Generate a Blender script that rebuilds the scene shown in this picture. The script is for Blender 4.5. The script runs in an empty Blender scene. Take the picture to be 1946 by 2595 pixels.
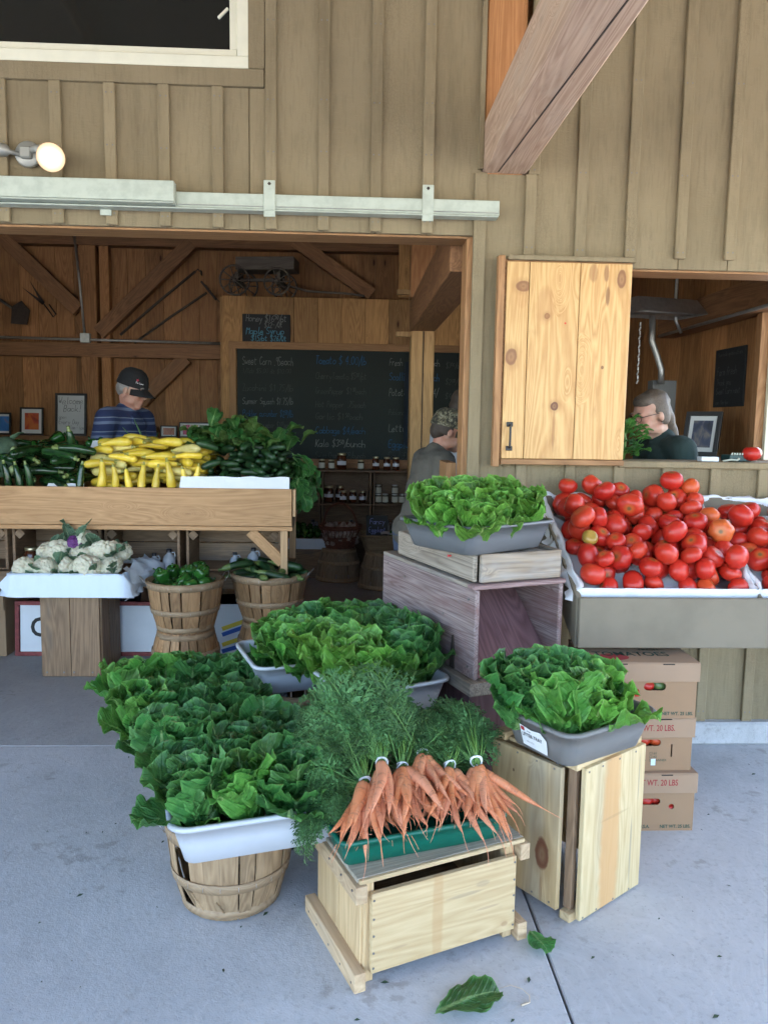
import bpy, bmesh, math, random
import numpy as np
from mathutils import Vector, Matrix, Euler, noise as mnoise
R = math.radians
sc = bpy.context.scene
C = sc.collection

# ---------------------------------------------------------------- camera
PITCH, YAW, ROLL, CAMH = 0.11369, 0.04524, 0.01554, 1.55
fw = Vector((math.sin(YAW)*math.cos(PITCH), math.cos(YAW)*math.cos(PITCH), -math.sin(PITCH)))
rt = Vector((math.cos(YAW), -math.sin(YAW), 0)); up = rt.cross(fw)
rt2 = math.cos(ROLL)*rt + math.sin(ROLL)*up; up2 = -math.sin(ROLL)*rt + math.cos(ROLL)*up
cam = bpy.data.objects.new('camera', bpy.data.cameras.new('camera')); C.objects.link(cam)
cam.matrix_world = Matrix(((rt2.x, up2.x, -fw.x, 0), (rt2.y, up2.y, -fw.y, 0), (rt2.z, up2.z, -fw.z, CAMH), (0, 0, 0, 1)))
cam.data.sensor_fit = 'VERTICAL'; cam.data.sensor_height = 36.0; cam.data.lens = 36.0*1950/2595
cam.data.clip_start = 0.05; cam.data.clip_end = 400
sc.camera = cam

# ---------------------------------------------------------------- sky, sun, exposure
SUN_EL, SUN_AZ = R(52), R(25)        # the sun stands behind the barn: its front and the porch are in open shade
w = bpy.data.worlds.new('World'); sc.world = w; w.use_nodes = True
nt = w.node_tree; bg = nt.nodes['Background']
sky = nt.nodes.new('ShaderNodeTexSky'); sky.sky_type = 'NISHITA'; sky.sun_disc = False
sky.sun_elevation = SUN_EL; sky.sun_rotation = SUN_AZ; sky.air_density = 1.0; sky.dust_density = 1.5; sky.ozone_density = 1.0
nt.links.new(sky.outputs[0], bg.inputs[0]); bg.inputs[1].default_value = 0.15
sun = bpy.data.objects.new('sun', bpy.data.lights.new('sun', 'SUN')); C.objects.link(sun)
sun.data.energy = 4.0; sun.data.angle = R(0.53); sun.data.color = (1.0, 0.94, 0.85)
sd = Vector((math.sin(SUN_AZ)*math.cos(SUN_EL), math.cos(SUN_AZ)*math.cos(SUN_EL), math.sin(SUN_EL)))
sun.rotation_euler = (-sd).to_track_quat('-Z', 'Y').to_euler(); sun.location = (0, 30, 30)
sc.view_settings.view_transform = 'Standard'; sc.view_settings.look = 'None'
sc.view_settings.gamma = 1.0; sc.view_settings.use_curve_mapping = False
sc.view_settings.exposure = 3.3
sc.render.engine = 'CYCLES'
sc.cycles.use_denoising = True
sc.cycles.use_adaptive_sampling = True; sc.cycles.adaptive_threshold = 0.02
sc.cycles.max_bounces = 6; sc.cycles.diffuse_bounces = 4; sc.cycles.glossy_bounces = 3; sc.cycles.transmission_bounces = 4
sc.cycles.sample_clamp_indirect = 6.0

# ---------------------------------------------------------------- node materials
class NT:
    def __init__(s, name):
        s.m = bpy.data.materials.new(name); s.m.use_nodes = True; s.t = s.m.node_tree
        s.b = s.t.nodes['Principled BSDF']; s.out = s.t.nodes['Material Output']
    def n(s, typ, props=None, **inp):
        nd = s.t.nodes.new('ShaderNode'+typ)
        for k, v in (props or {}).items(): setattr(nd, k, v)
        for k, v in inp.items():
            s.set(nd, int(k[1:]) if k[0] == 'i' and k[1:].isdigit() else k.replace('_', ' '), v)
        return nd
    def set(s, nd, key, v):
        sock = nd.inputs[key]
        if isinstance(v, bpy.types.NodeSocket): s.t.links.new(v, sock)
        elif isinstance(v, bpy.types.Node): s.t.links.new(v.outputs[0], sock)
        elif isinstance(v, (tuple, list)) and len(v) == 3 and sock.type == 'RGBA': sock.default_value = (*v, 1)
        else: sock.default_value = v
    def math(s, op, a, b=0.5, clamp=False):
        nd = s.t.nodes.new('ShaderNodeMath'); nd.operation = op; nd.use_clamp = clamp
        s.set(nd, 0, a); s.set(nd, 1, b); return nd.outputs[0]
    def mix(s, fac, a, b, mode='MIX'):
        nd = s.t.nodes.new('ShaderNodeMix'); nd.data_type = 'RGBA'; nd.blend_type = mode
        s.set(nd, 0, fac); s.set(nd, 6, a); s.set(nd, 7, b); return nd.outputs[2]
    def ramp(s, fac, stops, interp='LINEAR'):
        nd = s.t.nodes.new('ShaderNodeValToRGB'); cr = nd.color_ramp; cr.interpolation = interp
        while len(cr.elements) < len(stops): cr.elements.new(0.5)
        for e, (p, c) in zip(cr.elements, stops):
            e.position = p; e.color = (c, c, c, 1) if isinstance(c, (int, float)) else (*c, 1)
        s.set(nd, 0, fac); return nd.outputs[0]
    def sstep(s, v, a, b):
        nd = s.t.nodes.new('ShaderNodeMapRange'); nd.interpolation_type = 'SMOOTHSTEP'
        s.set(nd, 0, v); s.set(nd, 1, a); s.set(nd, 2, b); return nd.outputs[0]
    def coords(s, scale=(1, 1, 1), rnd=True, kind='Object'):
        tc = s.n('TexCoord'); v = tc.outputs[kind]
        if rnd:
            oi = s.n('ObjectInfo')
            r = s.n('VectorMath', {'operation': 'MULTIPLY'}, i0=(37.1, 17.3, 53.7))
            s.t.links.new(oi.outputs['Random'], r.inputs[1])
            v = s.n('VectorMath', {'operation': 'ADD'}, i0=v, i1=r.outputs[0]).outputs[0]
        return s.n('VectorMath', {'operation': 'MULTIPLY'}, i0=v, i1=scale).outputs[0]
    def noise(s, v, scale, detail=4, rough=0.55, dist=0.0):
        return s.n('TexNoise', None, Vector=v, Scale=scale, Detail=detail, Roughness=rough, Distortion=dist).outputs[0]
    def bump(s, h, strength=0.3, dist=0.002, normal=None):
        nd = s.n('Bump', None, Height=h, Strength=strength, Distance=dist)
        if normal is not None: s.set(nd, 'Normal', normal)
        return nd.outputs[0]
    def fin(s, col=None, rough=None, normal=None, **kw):
        if col is not None: s.set(s.b, 'Base Color', col)
        if rough is not None: s.set(s.b, 'Roughness', rough)
        if normal is not None: s.set(s.b, 'Normal', normal)
        for k, v in kw.items(): s.set(s.b, k.replace('_', ' '), v)
        return s.m
    def rand(s): return s.n('ObjectInfo').outputs['Random']

def hexc(h):
    v = [int(h[i:i+2], 16)/255 for i in (0, 2, 4)]
    return tuple(x/12.92 if x <= .04045 else ((x+.055)/1.055)**2.4 for x in v)

def wood(name, dark, light, axis='Z', rough=0.6, knots=0.0, weather=0.0, wcol=(0.3, 0.29, 0.27), vary=0.25, bump=0.35, gloss=0.3, blue=0.0, bcol=(0.25,0.27,0.25), gs=1.0):
    s = NT(name)
    a = {'X': 0, 'Y': 1, 'Z': 2}[axis]
    sc1 = [1.0]*3; sc1[a] = 0.09/gs
    v = s.coords(tuple(sc1))
    sc2 = [1.0]*3; sc2[a] = 0.32
    vk = s.coords(tuple(sc2))
    vo = s.n('TexVoronoi', {'feature': 'F1'}, Vector=vk, Scale=5.2, Randomness=1.0)
    kd = vo.outputs['Distance']
    kn = s.math('MULTIPLY', s.math('SUBTRACT', 1.0, s.sstep(kd, 0.0, 0.30)), 0.32 if knots else 0.1)
    vd = s.n('VectorMath', {'operation': 'ADD'}, i0=v, i1=s.n('CombineXYZ', None, i0=kn, i1=kn, i2=kn).outputs[0]).outputs[0]
    g1 = s.noise(vd, 7.0*gs, 2, 0.5, 0.9/gs)
    rings = s.math('FRACT', s.math('MULTIPLY', g1, 13.0))
    rings = s.math('ABSOLUTE', s.math('SUBTRACT', rings, 0.5))
    fine = s.noise(v, 95.0, 2, 0.6)
    t = s.math('ADD', s.math('MULTIPLY', rings, 0.75), s.math('MULTIPLY', fine, 0.55))
    mid = tuple((x+y)/2 for x, y in zip(dark, light))
    col = s.ramp(t, [(0.12, dark), (0.42, mid), (0.72, light)])
    big = s.noise(vk, 2.2, 1)
    col = s.mix(s.math('MULTIPLY', s.sstep(big, 0.35, 0.75), 0.45), col, s.mix(0.6, col, tuple(x*0.7 for x in light)))
    hv = s.n('HueSaturation', None, Color=col, Value=s.math('ADD', 1.0-vary/2, s.math('MULTIPLY', s.rand(), vary)))
    col = hv.outputs[0]
    if knots:
        m = s.math('SUBTRACT', 1.0, s.sstep(kd, 0.03*knots, 0.085*knots))
        halo = s.math('MULTIPLY', s.math('SUBTRACT', 1.0, s.sstep(kd, 0.05*knots, 0.2*knots)), 0.35)
        col = s.mix(halo, col, tuple(x*0.55 for x in dark))
        col = s.mix(m, col, tuple(x*f for x, f in zip(dark, (0.28, 0.2, 0.2))))
    if weather:
        wn = s.noise(v, 3.0, 4, 0.65)
        wn2 = s.noise(vk, 9.0, 3, 0.7)
        m = s.math('MULTIPLY', s.sstep(s.math('ADD', s.math('MULTIPLY', wn, .6), s.math('MULTIPLY', wn2, .4)), 0.62-weather*0.3, 0.72-weather*.2), 0.85)
        col = s.mix(m, col, wcol)
    if blue:
        bn = s.noise(v, 4.0, 3)
        col = s.mix(s.math('MULTIPLY', s.sstep(bn, 0.55, 0.72), blue), col, bcol)
    dirt = s.noise(vk, 16, 3, 0.7)
    col = s.mix(s.math('MULTIPLY', s.sstep(dirt, 0.58, 0.8), 0.35), col, tuple(x*0.5 for x in dark))
    h = s.math('ADD', s.math('MULTIPLY', fine, 0.6), s.math('MULTIPLY', rings, 0.5))
    return s.fin(col, rough, s.bump(h, bump, 0.0015), **{'Specular_IOR_Level': gloss})

def plain(name, col, rough=0.5, metal=0.0, noise=0.0, nscale=30, bump=0.0, spec=0.5, vary=0.0, **kw):
    s = NT(name); c = col
    v = s.coords()
    if noise:
        nz = s.noise(v, nscale, 5, 0.6)
        c = s.mix(s.math('MULTIPLY', s.sstep(nz, 0.35, 0.7), noise), col, tuple(x*0.45 for x in col))
    if vary:
        c = s.n('HueSaturation', None, Color=c, Value=s.math('ADD', 1.0-vary/2, s.math('MULTIPLY', s.rand(), vary))).outputs[0]
    nm = s.bump(s.noise(v, nscale*2, 5), bump, 0.002) if bump else None
    return s.fin(c, rough, nm, Metallic=metal, **{'Specular_IOR_Level': spec}, **kw)

# ---------------------------------------------------------------- meshes
def mesh(name, verts, faces, smooth=False, uvs=None):
    me = bpy.data.meshes.new(name); me.from_pydata([tuple(v) for v in verts], [], faces); me.update()
    if smooth: me.polygons.foreach_set('use_smooth', [True]*len(me.polygons))
    if uvs is not None:
        ul = me.uv_layers.new(name='UVMap')
        for l in me.loops: ul.data[l.index].uv = uvs[l.vertex_index]
    return me

_box = {}
def box_mesh(sx, sy, sz, b=0.002):
    key = (round(sx, 4), round(sy, 4), round(sz, 4), b)
    if key in _box: return _box[key]
    b = min(b, sx*.3, sy*.3, sz*.3); V = []; idx = {}
    for i in (-1, 1):
        for j in (-1, 1):
            for k in (-1, 1):
                x, y, z = i*sx/2, j*sy/2, k*sz/2
                for ax in range(3):
                    p = [x-i*b, y-j*b, z-k*b]; p[ax] = (x, y, z)[ax]
                    idx[(i, j, k, ax)] = len(V); V.append(p)
    F = []
    def q(*k): F.append([idx[t] for t in k])
    for s in (-1, 1):
        q(*[(s, j, k, 0) for j, k in ((-1, -1), (1, -1), (1, 1), (-1, 1))][::s])
        q(*[(i, s, k, 1) for i, k in ((-1, -1), (-1, 1), (1, 1), (1, -1))][::s])
        q(*[(i, j, s, 2) for i, j in ((-1, -1), (1, -1), (1, 1), (-1, 1))][::s])
    for a in (-1, 1):
        for c in (-1, 1):
            q((a, c, -1, 0), (a, c, -1, 1), (a, c, 1, 1), (a, c, 1, 0))
            q((a, -1, c, 0), (a, -1, c, 2), (a, 1, c, 2), (a, 1, c, 0))
            q((-1, a, c, 1), (-1, a, c, 2), (1, a, c, 2), (1, a, c, 1))
    for i in (-1, 1):
        for j in (-1, 1):
            for k in (-1, 1): q((i, j, k, 0), (i, j, k, 1), (i, j, k, 2))
    me = mesh('box', V, F)
    bm = bmesh.new(); bm.from_mesh(me); bmesh.ops.recalc_face_normals(bm, faces=bm.faces); bm.to_mesh(me); bm.free()
    _box[key] = me; return me

class MB:
    def __init__(s): s.V = []; s.F = []; s.U = []
    def add(s, V, F, U=None):
        o = len(s.V); s.V += [tuple(v) for v in V]; s.F += [[i+o for i in f] for f in F]
        if U: s.U += U
        return s
    def box(s, c, d, rot=None):
        m = box_mesh(*d); Rm = (Euler(rot).to_matrix() if rot else Matrix.Identity(3))
        return s.add([Rm @ v.co + Vector(c) for v in m.vertices], [list(p.vertices) for p in m.polygons])
    def tube(s, pts, r, seg=8, cap=True):
        V, F = tube_vf(pts, r, seg, cap); return s.add(V, F)
    def lathe(s, prof, seg=24, M=None):
        V, F = lathe_vf(prof, seg); return s.add([M @ Vector(v) for v in V] if M else V, F)
    def mesh(s, name, smooth=False): return mesh(name, s.V, s.F, smooth, s.U if s.U else None)

def tube_vf(pts, r, seg=8, cap=True):
    pts = [Vector(p) for p in pts]; n = len(pts); rr = r if isinstance(r, (list, tuple)) else [r]*n
    V = []; F = []; t = (pts[1]-pts[0]).normalized()
    u = t.orthogonal().normalized()
    for i, p in enumerate(pts):
        t = (pts[min(i+1, n-1)]-pts[max(i-1, 0)]).normalized()
        u = (u - t*u.dot(t)).normalized(); v = t.cross(u)
        for k in range(seg):
            a = 2*math.pi*k/seg; V.append(p + (u*math.cos(a)+v*math.sin(a))*rr[i])
    for i in range(n-1):
        for k in range(seg):
            k2 = (k+1) % seg; F.append([i*seg+k, i*seg+k2, (i+1)*seg+k2, (i+1)*seg+k])
    if cap:
        F.append(list(range(seg))[::-1]); F.append([(n-1)*seg+k for k in range(seg)])
    return V, F

def lathe_vf(prof, seg=24, mod=None):
    V = []; F = []; rings = []
    for r, z in prof:
        if r < 1e-6: rings.append([len(V)]); V.append((0, 0, z))
        else:
            ring = []
            for k in range(seg):
                a = 2*math.pi*k/seg; q = mod(a, z, r) if mod else 1.0
                ring.append(len(V)); V.append((r*q*math.cos(a), r*q*math.sin(a), z))
            rings.append(ring)
    for A, B in zip(rings, rings[1:]):
        for k in range(seg):
            k2 = (k+1) % seg
            if len(A) == 1 and len(B) == 1: break
            if len(A) == 1: F.append([A[0], B[k2], B[k]])
            elif len(B) == 1: F.append([A[k], A[k2], B[0]])
            else: F.append([A[k], A[k2], B[k2], B[k]])
    return V, F

def fix(me):
    bm = bmesh.new(); bm.from_mesh(me); bmesh.ops.recalc_face_normals(bm, faces=bm.faces); bm.to_mesh(me); bm.free(); return me
def lathe(name, prof, seg=24, mod=None, smooth=True):
    return fix(mesh(name, *lathe_vf(prof, seg, mod), smooth))
def tube(name, pts, r, seg=8, smooth=True): return fix(mesh(name, *tube_vf(pts, r, seg), smooth))

def obj(name, me, mat=None, parent=None, loc=(0, 0, 0), rot=(0, 0, 0), scale=(1, 1, 1)):
    if mat is not None:
        if not me.materials: me.materials.append(mat)
        elif me.materials[0] is not mat: me = me.copy(); me.materials[0] = mat
    o = bpy.data.objects.new(name, me); C.objects.link(o)
    o.location = loc; o.rotation_euler = rot
    o.scale = scale if isinstance(scale, (tuple, list)) else (scale,)*3
    if parent: o.parent = parent
    return o
_bm = {}
def board(name, size, loc, mat, parent=None, rot=(0, 0, 0), b=0.002):
    key = (tuple(round(x, 4) for x in size), mat.name, b)
    if key not in _bm:
        me = box_mesh(*size, b).copy(); me.materials.clear(); me.materials.append(mat); _bm[key] = me
    return obj(name, _bm[key], None, parent, loc, rot)
def bar(name, a, b, w, h, mat, parent=None, spin=0.0, bev=0.003):
    """a beam of section w x h from a to b, its long axis local X"""
    a = Vector(a); b = Vector(b); d = b-a
    q = d.to_track_quat('X', 'Z'); o = board(name, (d.length, w, h), (a+b)/2, mat, parent, b=bev)
    o.rotation_euler = q.to_euler(); return o
def tag(o, label, cat, group=None):
    o['label'] = label; o['category'] = cat
    if group: o['group'] = group
    return o
def thing(name, label, cat, loc=(0, 0, 0), rotz=0.0, group=None, rot=None):
    o = bpy.data.objects.new(name, None); C.objects.link(o); o.empty_display_size = 0.05
    o.location = loc; o.rotation_euler = rot if rot else (0, 0, rotz)
    return tag(o, label, cat, group)
def struct(o): o['kind'] = 'structure'; return o
def dup(root, label=None, group=None):
    r = root.copy(); C.objects.link(r)
    if label: r['label'] = label
    if group: r['group'] = group
    for ch in root.children:
        c = ch.copy(); C.objects.link(c); c.parent = r
        for g in ch.children:
            d = g.copy(); C.objects.link(d); d.parent = c
    return r
def settle(o):
    """fill in matrix of a fresh object so that .children are seen"""
    bpy.context.view_layer.update()

def flat_panel(name, outer, holes, thick):
    """a sheet in the XZ plane with holes, thickness along Y (front at y=0)"""
    cu = bpy.data.curves.new(name, 'CURVE'); cu.dimensions = '2D'; cu.fill_mode = 'BOTH'; cu.extrude = thick/2
    for loop in [outer]+holes:
        sp = cu.splines.new('POLY'); sp.points.add(len(loop)-1); sp.use_cyclic_u = True
        for p, (x, z) in zip(sp.points, loop): p.co = (x, z, 0, 1)
    o = bpy.data.objects.new(name, cu); C.objects.link(o)
    me = bpy.data.meshes.new_from_object(o.evaluated_get(bpy.context.evaluated_depsgraph_get()))
    bpy.data.objects.remove(o); bpy.data.curves.remove(cu)
    me.transform(Matrix.Rotation(math.pi/2, 4, 'X')); me.transform(Matrix.Translation((0, thick/2, 0)))
    me.materials.clear(); return fix(me)
def stadium(cx, cz, w, h, n=8):
    P = []
    for s in (1, -1):
        for k in range(n+1):
            a = -math.pi/2 + math.pi*k/n
            P.append((cx+s*((w-h)/2+h/2*math.cos(a)), cz+s*h/2*math.sin(a)))
    return P
def print_text(name, txt, size, mat, parent, loc, rot=(math.pi/2, 0, 0), align='LEFT', xs=1.0, bold=0.0, shear=0.0):
    cu = bpy.data.curves.new(name, 'FONT'); cu.body = txt; cu.size = size; cu.align_x = align; cu.offset = bold; cu.shear = shear
    cu.resolution_u = 3
    o = bpy.data.objects.new(name, cu); C.objects.link(o)
    me = bpy.data.meshes.new_from_object(o.evaluated_get(bpy.context.evaluated_depsgraph_get()))
    bpy.data.objects.remove(o); bpy.data.curves.remove(cu)
    me.transform(Matrix.Scale(xs, 4, (1, 0, 0))); me.materials.clear()
    return obj(name, me, mat, parent, loc, rot)

# stroke lettering for chalk and marker writing: polylines on a 4 x 8 grid (x-height 4, descender -3)
G = {'a':'4404 40 0 4 0|', }
SF = {
'a':['43,24,03,01,20,42','44,41,40'],'b':['08,00','03,24,43,41,20,01'],'c':['43,24,03,01,20,41'],'d':['43,24,03,01,20,41','48,40'],
'e':['02,42,34,14,02,00,20,41'],'f':['47,28,17,10','04,34'],'g':['43,24,03,01,20,42','44,4-2,2-3,0-2'],'h':['08,00','03,24,43,40'],
'i':['14,10,20','16,17'],'j':['24,2-2,0-3'],'k':['08,00','34,01','12,40'],'l':['18,10,20'],'m':['04,00','03,14,23,20','23,34,43,40'],
'n':['04,00','03,24,43,40'],'o':['24,03,01,20,41,43,24'],'p':['04,0-3','03,24,43,41,20,01'],'q':['43,24,03,01,20,41','44,4-3'],
'r':['04,00','02,14,34'],'s':['43,24,03,13,41,20,01'],'t':['17,11,20,31','05,35'],'u':['04,01,10,30,42','44,40'],'v':['04,20,44'],
'w':['04,10,23,30,44'],'x':['04,40','44,00'],'y':['04,21','44,1-3'],'z':['04,44,00,40'],
'A':['00,28,40','13,33'],'B':['00,08,38,46,34,04','34,42,30,00'],'C':['47,28,06,02,20,41'],'D':['00,08,28,45,43,20,00'],'E':['48,08,00,40','04,34'],
'F':['48,08,00','04,34'],'G':['47,28,06,02,20,41,43,23'],'H':['00,08','40,48','04,44'],'K':['00,08','48,03','14,40'],'L':['08,00,40'],
'M':['00,08,24,48,40'],'P':['00,08,38,46,44,04'],'Q':['28,05,02,20,42,45,28','22,4-1'],'S':['47,28,06,05,43,41,20,01'],'T':['08,48','28,20'],
'W':['08,10,25,30,48'],'Z':['08,48,00,40'],'N':['00,08,40,48'],'O':['28,06,02,20,42,46,28'],'R':['00,08,38,46,04','14,40'],
'0':['28,06,02,20,42,46,28'],'1':['16,28,20'],'2':['06,28,46,00,40'],'3':['07,28,46,24,42,20,01'],'4':['38,30','38,03,43'],'5':['48,08,05,34,42,20,00'],
'6':['38,05,01,20,42,24,03'],'7':['08,48,10'],'8':['24,06,28,46,02,20,42,24'],'9':['44,24,06,28,46,40'],
'$':['47,28,06,05,43,41,20,01','29,2-1'],'.':['10,20'],'/':['0-1,49'],'!':['18,13','10,11'],'(':['39,16,11,3-2'],')':['19,36,31,1-2'],'-':['04,34'],'&':['40,06,28,36,02,20,42'],':':['10,11','14,15']}
def strokes(txt, size, seed=0, slant=0.12, width=0.06, sup=None):
    """handwritten line in the XZ plane, starting at the origin; ~ after a character raises and shrinks what follows until ^"""
    rng = random.Random(seed*977+len(txt)); mb = MB(); x = 0.0; k = 1.0; dz = 0.0; u = size/8
    for ch in txt:
        if ch == '~': k, dz = 0.62, size*0.36; continue
        if ch == '^': k, dz = 1.0, 0.0; continue
        if ch == ' ': x += 3.2*u*k; continue
        wv = rng.uniform(.85, 1.12); jy = rng.uniform(-.35, .35)*u
        for st in SF.get(ch, SF['o']):
            P = []
            for tok in st.split(','):
                px, pz = int(tok[0])*wv+rng.uniform(-.25, .25), int(tok[1:])+rng.uniform(-.25, .25)
                P.append(Vector((x+(px+pz*slant)*u*k*.85, 0, pz*u*k+dz+jy)))
            if len(P) > 2:                       # round the corners once
                Q = [P[0]]
                for a, b in zip(P, P[1:]): Q += [a.lerp(b, .25), a.lerp(b, .75)]
                P = Q+[P[-1]]
            hw = size*width*.5*rng.uniform(.75, 1.2)
            for a, b in zip(P, P[1:]):
                d = b-a
                if d.length < 1e-5: continue
                d.normalize(); n = Vector((-d.z, 0, d.x))*hw; e = d*hw*.5
                o = len(mb.V); mb.V += [tuple(a-n-e), tuple(b-n+e), tuple(b+n+e), tuple(a+n-e)]; mb.F.append([o, o+1, o+2, o+3])
        x += (4.6*wv if ch not in 'il.!/' else 2.9)*u*k*.95
    return mb.mesh('writing')
def write(parent, txt, size, loc, mat, seed=0, maxw=None, **kw):
    me = strokes(txt, size, seed, **kw)
    if maxw:
        xs = max(v.co.x for v in me.vertices)
        if xs > maxw: me.transform(Matrix.Scale(maxw/xs, 4, (1, 0, 0)))
    o = obj('writing', me, mat, parent, loc); o['kind'] = 'stuff'; return o

class Pile:
    """drops chains of spheres one by one onto a floor and onto each other"""
    def __init__(s, floor, seed): s.P = np.zeros((0, 4)); s.floor = floor; s.rng = random.Random(seed)
    def drop(s, chain, cands, squeeze=0.94):
        """chain(x,y,i)->array (n,4) local positions about (x,y,0); returns best index, z"""
        best = None
        for c in cands:
            ch = c['chain']; z = -9
            for px, py, pz, r in ch:
                z = max(z, s.floor(px, py)+r-pz)
                if len(s.P):
                    d2 = (s.P[:, 0]-px)**2+(s.P[:, 1]-py)**2; rr = (s.P[:, 3]+r)*squeeze
                    m = d2 < rr**2
                    if m.any(): z = max(z, float((s.P[m, 2]+np.sqrt(rr[m]**2-d2[m])).max())-pz)
            if best is None or z+c.get('bias', 0) < best[0]: best = (z+c.get('bias', 0), z, c)
        _, z, c = best
        s.P = np.vstack([s.P, np.array([[a, b, e+z, r] for a, b, e, r in c['chain']])])
        return z, c
def rod_chain(x, y, yaw, tilt, L, r, n=5):
    out = []
    for i in range(n):
        t = (i/(n-1)-.5)*(L-2*r)
        out.append((x+t*math.cos(yaw)*math.cos(tilt), y+t*math.sin(yaw)*math.cos(tilt), t*math.sin(tilt), r))
    return out
# ================================================================ materials of the place
def paint_mat():
    s = NT('taupe_paint')
    v = s.coords((1, 1, 1)); vv = s.coords((1, 1, 0.12)); vh = s.coords((0.25, 1, 1))
    big = s.noise(v, 2.5, 4); blot = s.noise(vv, 9, 5, 0.65); saw = s.noise(vh, 130, 3, 0.6); grain = s.noise(vv, 70, 4, 0.6)
    rough = s.sstep(s.noise(s.coords((1, 1, .35)), 3.0, 3), 0.5, 0.68)
    crack = s.n('TexVoronoi', {'feature': 'DISTANCE_TO_EDGE'}, Vector=s.coords((1, 1, .6)), Scale=95.0).outputs[0]
    col = s.mix(s.sstep(big, .3, .7), (.228, .180, .107), (.262, .209, .127))
    col = s.mix(s.math('MULTIPLY', s.sstep(blot, .52, .74), .5), col, (.135, .104, .06))
    col = s.mix(s.math('MULTIPLY', s.sstep(grain, .48, .66), .22), col, (.135, .104, .06)); col = s.mix(s.math('MULTIPLY', s.sstep(saw, .55, .7), .18), col, (.30, .245, .155))
    worn = s.math('MULTIPLY', s.math('MULTIPLY', rough, s.math('SUBTRACT', 1.0, s.sstep(crack, 0, .12))), .28)
    col = s.mix(worn, col, (.12, .092, .055))
    col = s.n('HueSaturation', None, Color=col, Value=s.math('ADD', .93, s.math('MULTIPLY', s.rand(), .14))).outputs[0]
    h = s.math('ADD', s.math('MULTIPLY', saw, .5), s.math('MULTIPLY', grain, .5))
    h = s.math('ADD', h, s.math('MULTIPLY', worn, -.8))
    return s.fin(col, .75, s.bump(h, .9, .004), **{'Specular_IOR_Level': .25})
def concrete_mat(name, base, stain=.5):
    s = NT(name)
    v = s.n('TexCoord').outputs['Object']
    n1 = s.noise(v, .9, 5, .6); n2 = s.noise(v, 6, 6, .65); n3 = s.noise(v, 55, 5, .7)
    warp = s.n('TexNoise', None, Vector=v, Scale=1.6, Detail=2).outputs[1]
    wv = s.n('VectorMath', {'operation': 'ADD'}, i0=v, i1=warp).outputs[0]
    wv = s.n('VectorMath', {'operation': 'MULTIPLY'}, i0=wv, i1=(11.0, 2.0, 1.0)).outputs[0]
    trowel = s.noise(wv, 4.0, 4, .65)
    col = s.mix(s.sstep(n1, .35, .65), tuple(x*.86 for x in base), base)
    col = s.mix(s.math('MULTIPLY', s.sstep(n2, .45, .75), .5), col, tuple(x*.72 for x in base))
    col = s.mix(s.math('MULTIPLY', s.sstep(trowel, .45, .75), .2), col, tuple(min(1, x*1.35) for x in base))
    col = s.mix(s.math('MULTIPLY', s.sstep(n3, .5, .72), .42), col, tuple(x*.55 for x in base))
    gr = s.n('TexVoronoi', {'feature': 'F1'}, Vector=v, Scale=42.0).outputs['Distance']; col = s.mix(s.math('MULTIPLY', s.math('SUBTRACT', 1.0, s.sstep(gr, .04, .16)), s.math('MULTIPLY', s.sstep(n2, .42, .6), .55)), col, tuple(x*.35 for x in base))
    spots = s.noise(v, 3.3, 3, .5); sp2 = s.noise(v, 17, 4, .6)
    m = s.math('MULTIPLY', s.sstep(s.math('MULTIPLY', spots, sp2), .33, .42), stain)
    col = s.mix(m, col, tuple(x*f for x, f in zip(base, (.42, .38, .33))))
    h = s.math('ADD', s.math('MULTIPLY', trowel, .15), s.math('ADD', s.math('MULTIPLY', n3, .8), s.math('MULTIPLY', s.noise(v, 160, 3), .5)))
    return s.fin(col, .82, s.bump(h, .6, .004), **{'Specular_IOR_Level': .25})
PAINT = paint_mat()
CONC = concrete_mat('concrete', (.485, .49, .50), .42)
CONC_IN = concrete_mat('shaded_concrete', (.38, .378, .378), .4)  # darker copy of the porch concrete: indoor shade put into the floor colour
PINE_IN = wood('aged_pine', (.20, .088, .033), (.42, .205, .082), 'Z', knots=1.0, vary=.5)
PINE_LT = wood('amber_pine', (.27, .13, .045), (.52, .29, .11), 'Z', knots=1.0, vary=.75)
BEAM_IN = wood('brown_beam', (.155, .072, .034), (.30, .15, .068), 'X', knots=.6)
BEAM_V = wood('post_wood', (.27, .155, .062), (.46, .28, .12), 'Z', knots=.5)
ORANGE = wood('raw_cedar', (.30, .12, .045), (.52, .25, .10), 'Z', knots=.8)
BEAM_OUT = wood('weathered_pink_beam', (.36, .225, .155), (.62, .45, .335), 'X', bump=1.0, weather=.35, wcol=(.50, .39, .31), gs=2.0)
SHUT = wood('golden_pine', (.42, .22, .075), (.64, .41, .175), 'Z', knots=.9, vary=.2, rough=.45)
EDGE = wood('orange_edge', (.21, .105, .045), (.37, .205, .095), 'X', vary=.2)
EDGEZ = wood('orange_edge_upright', (.23, .11, .045), (.41, .22, .10), 'Z', vary=.2)
CREAM = plain('cream_paint', (.72, .70, .56), .5, noise=.12, nscale=12)
GALV = plain('galvanised_steel', (.46, .50, .43), .5, .2, noise=.3, nscale=22, bump=.1)
STEEL = plain('dull_steel', (.42, .42, .40), .45, .8, noise=.3)
IRON = plain('black_iron', (.02, .02, .02), .45, .3)
RUST = plain('dark_rusty_iron', (.055, .04, .032), .8, .2, noise=.5)
ROOFM = plain('roof_shingle', (.10, .095, .09), .9, noise=.4, nscale=8)
GLASSD = NT('dark_window_glass').fin((.012, .013, .012), .08)
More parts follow.
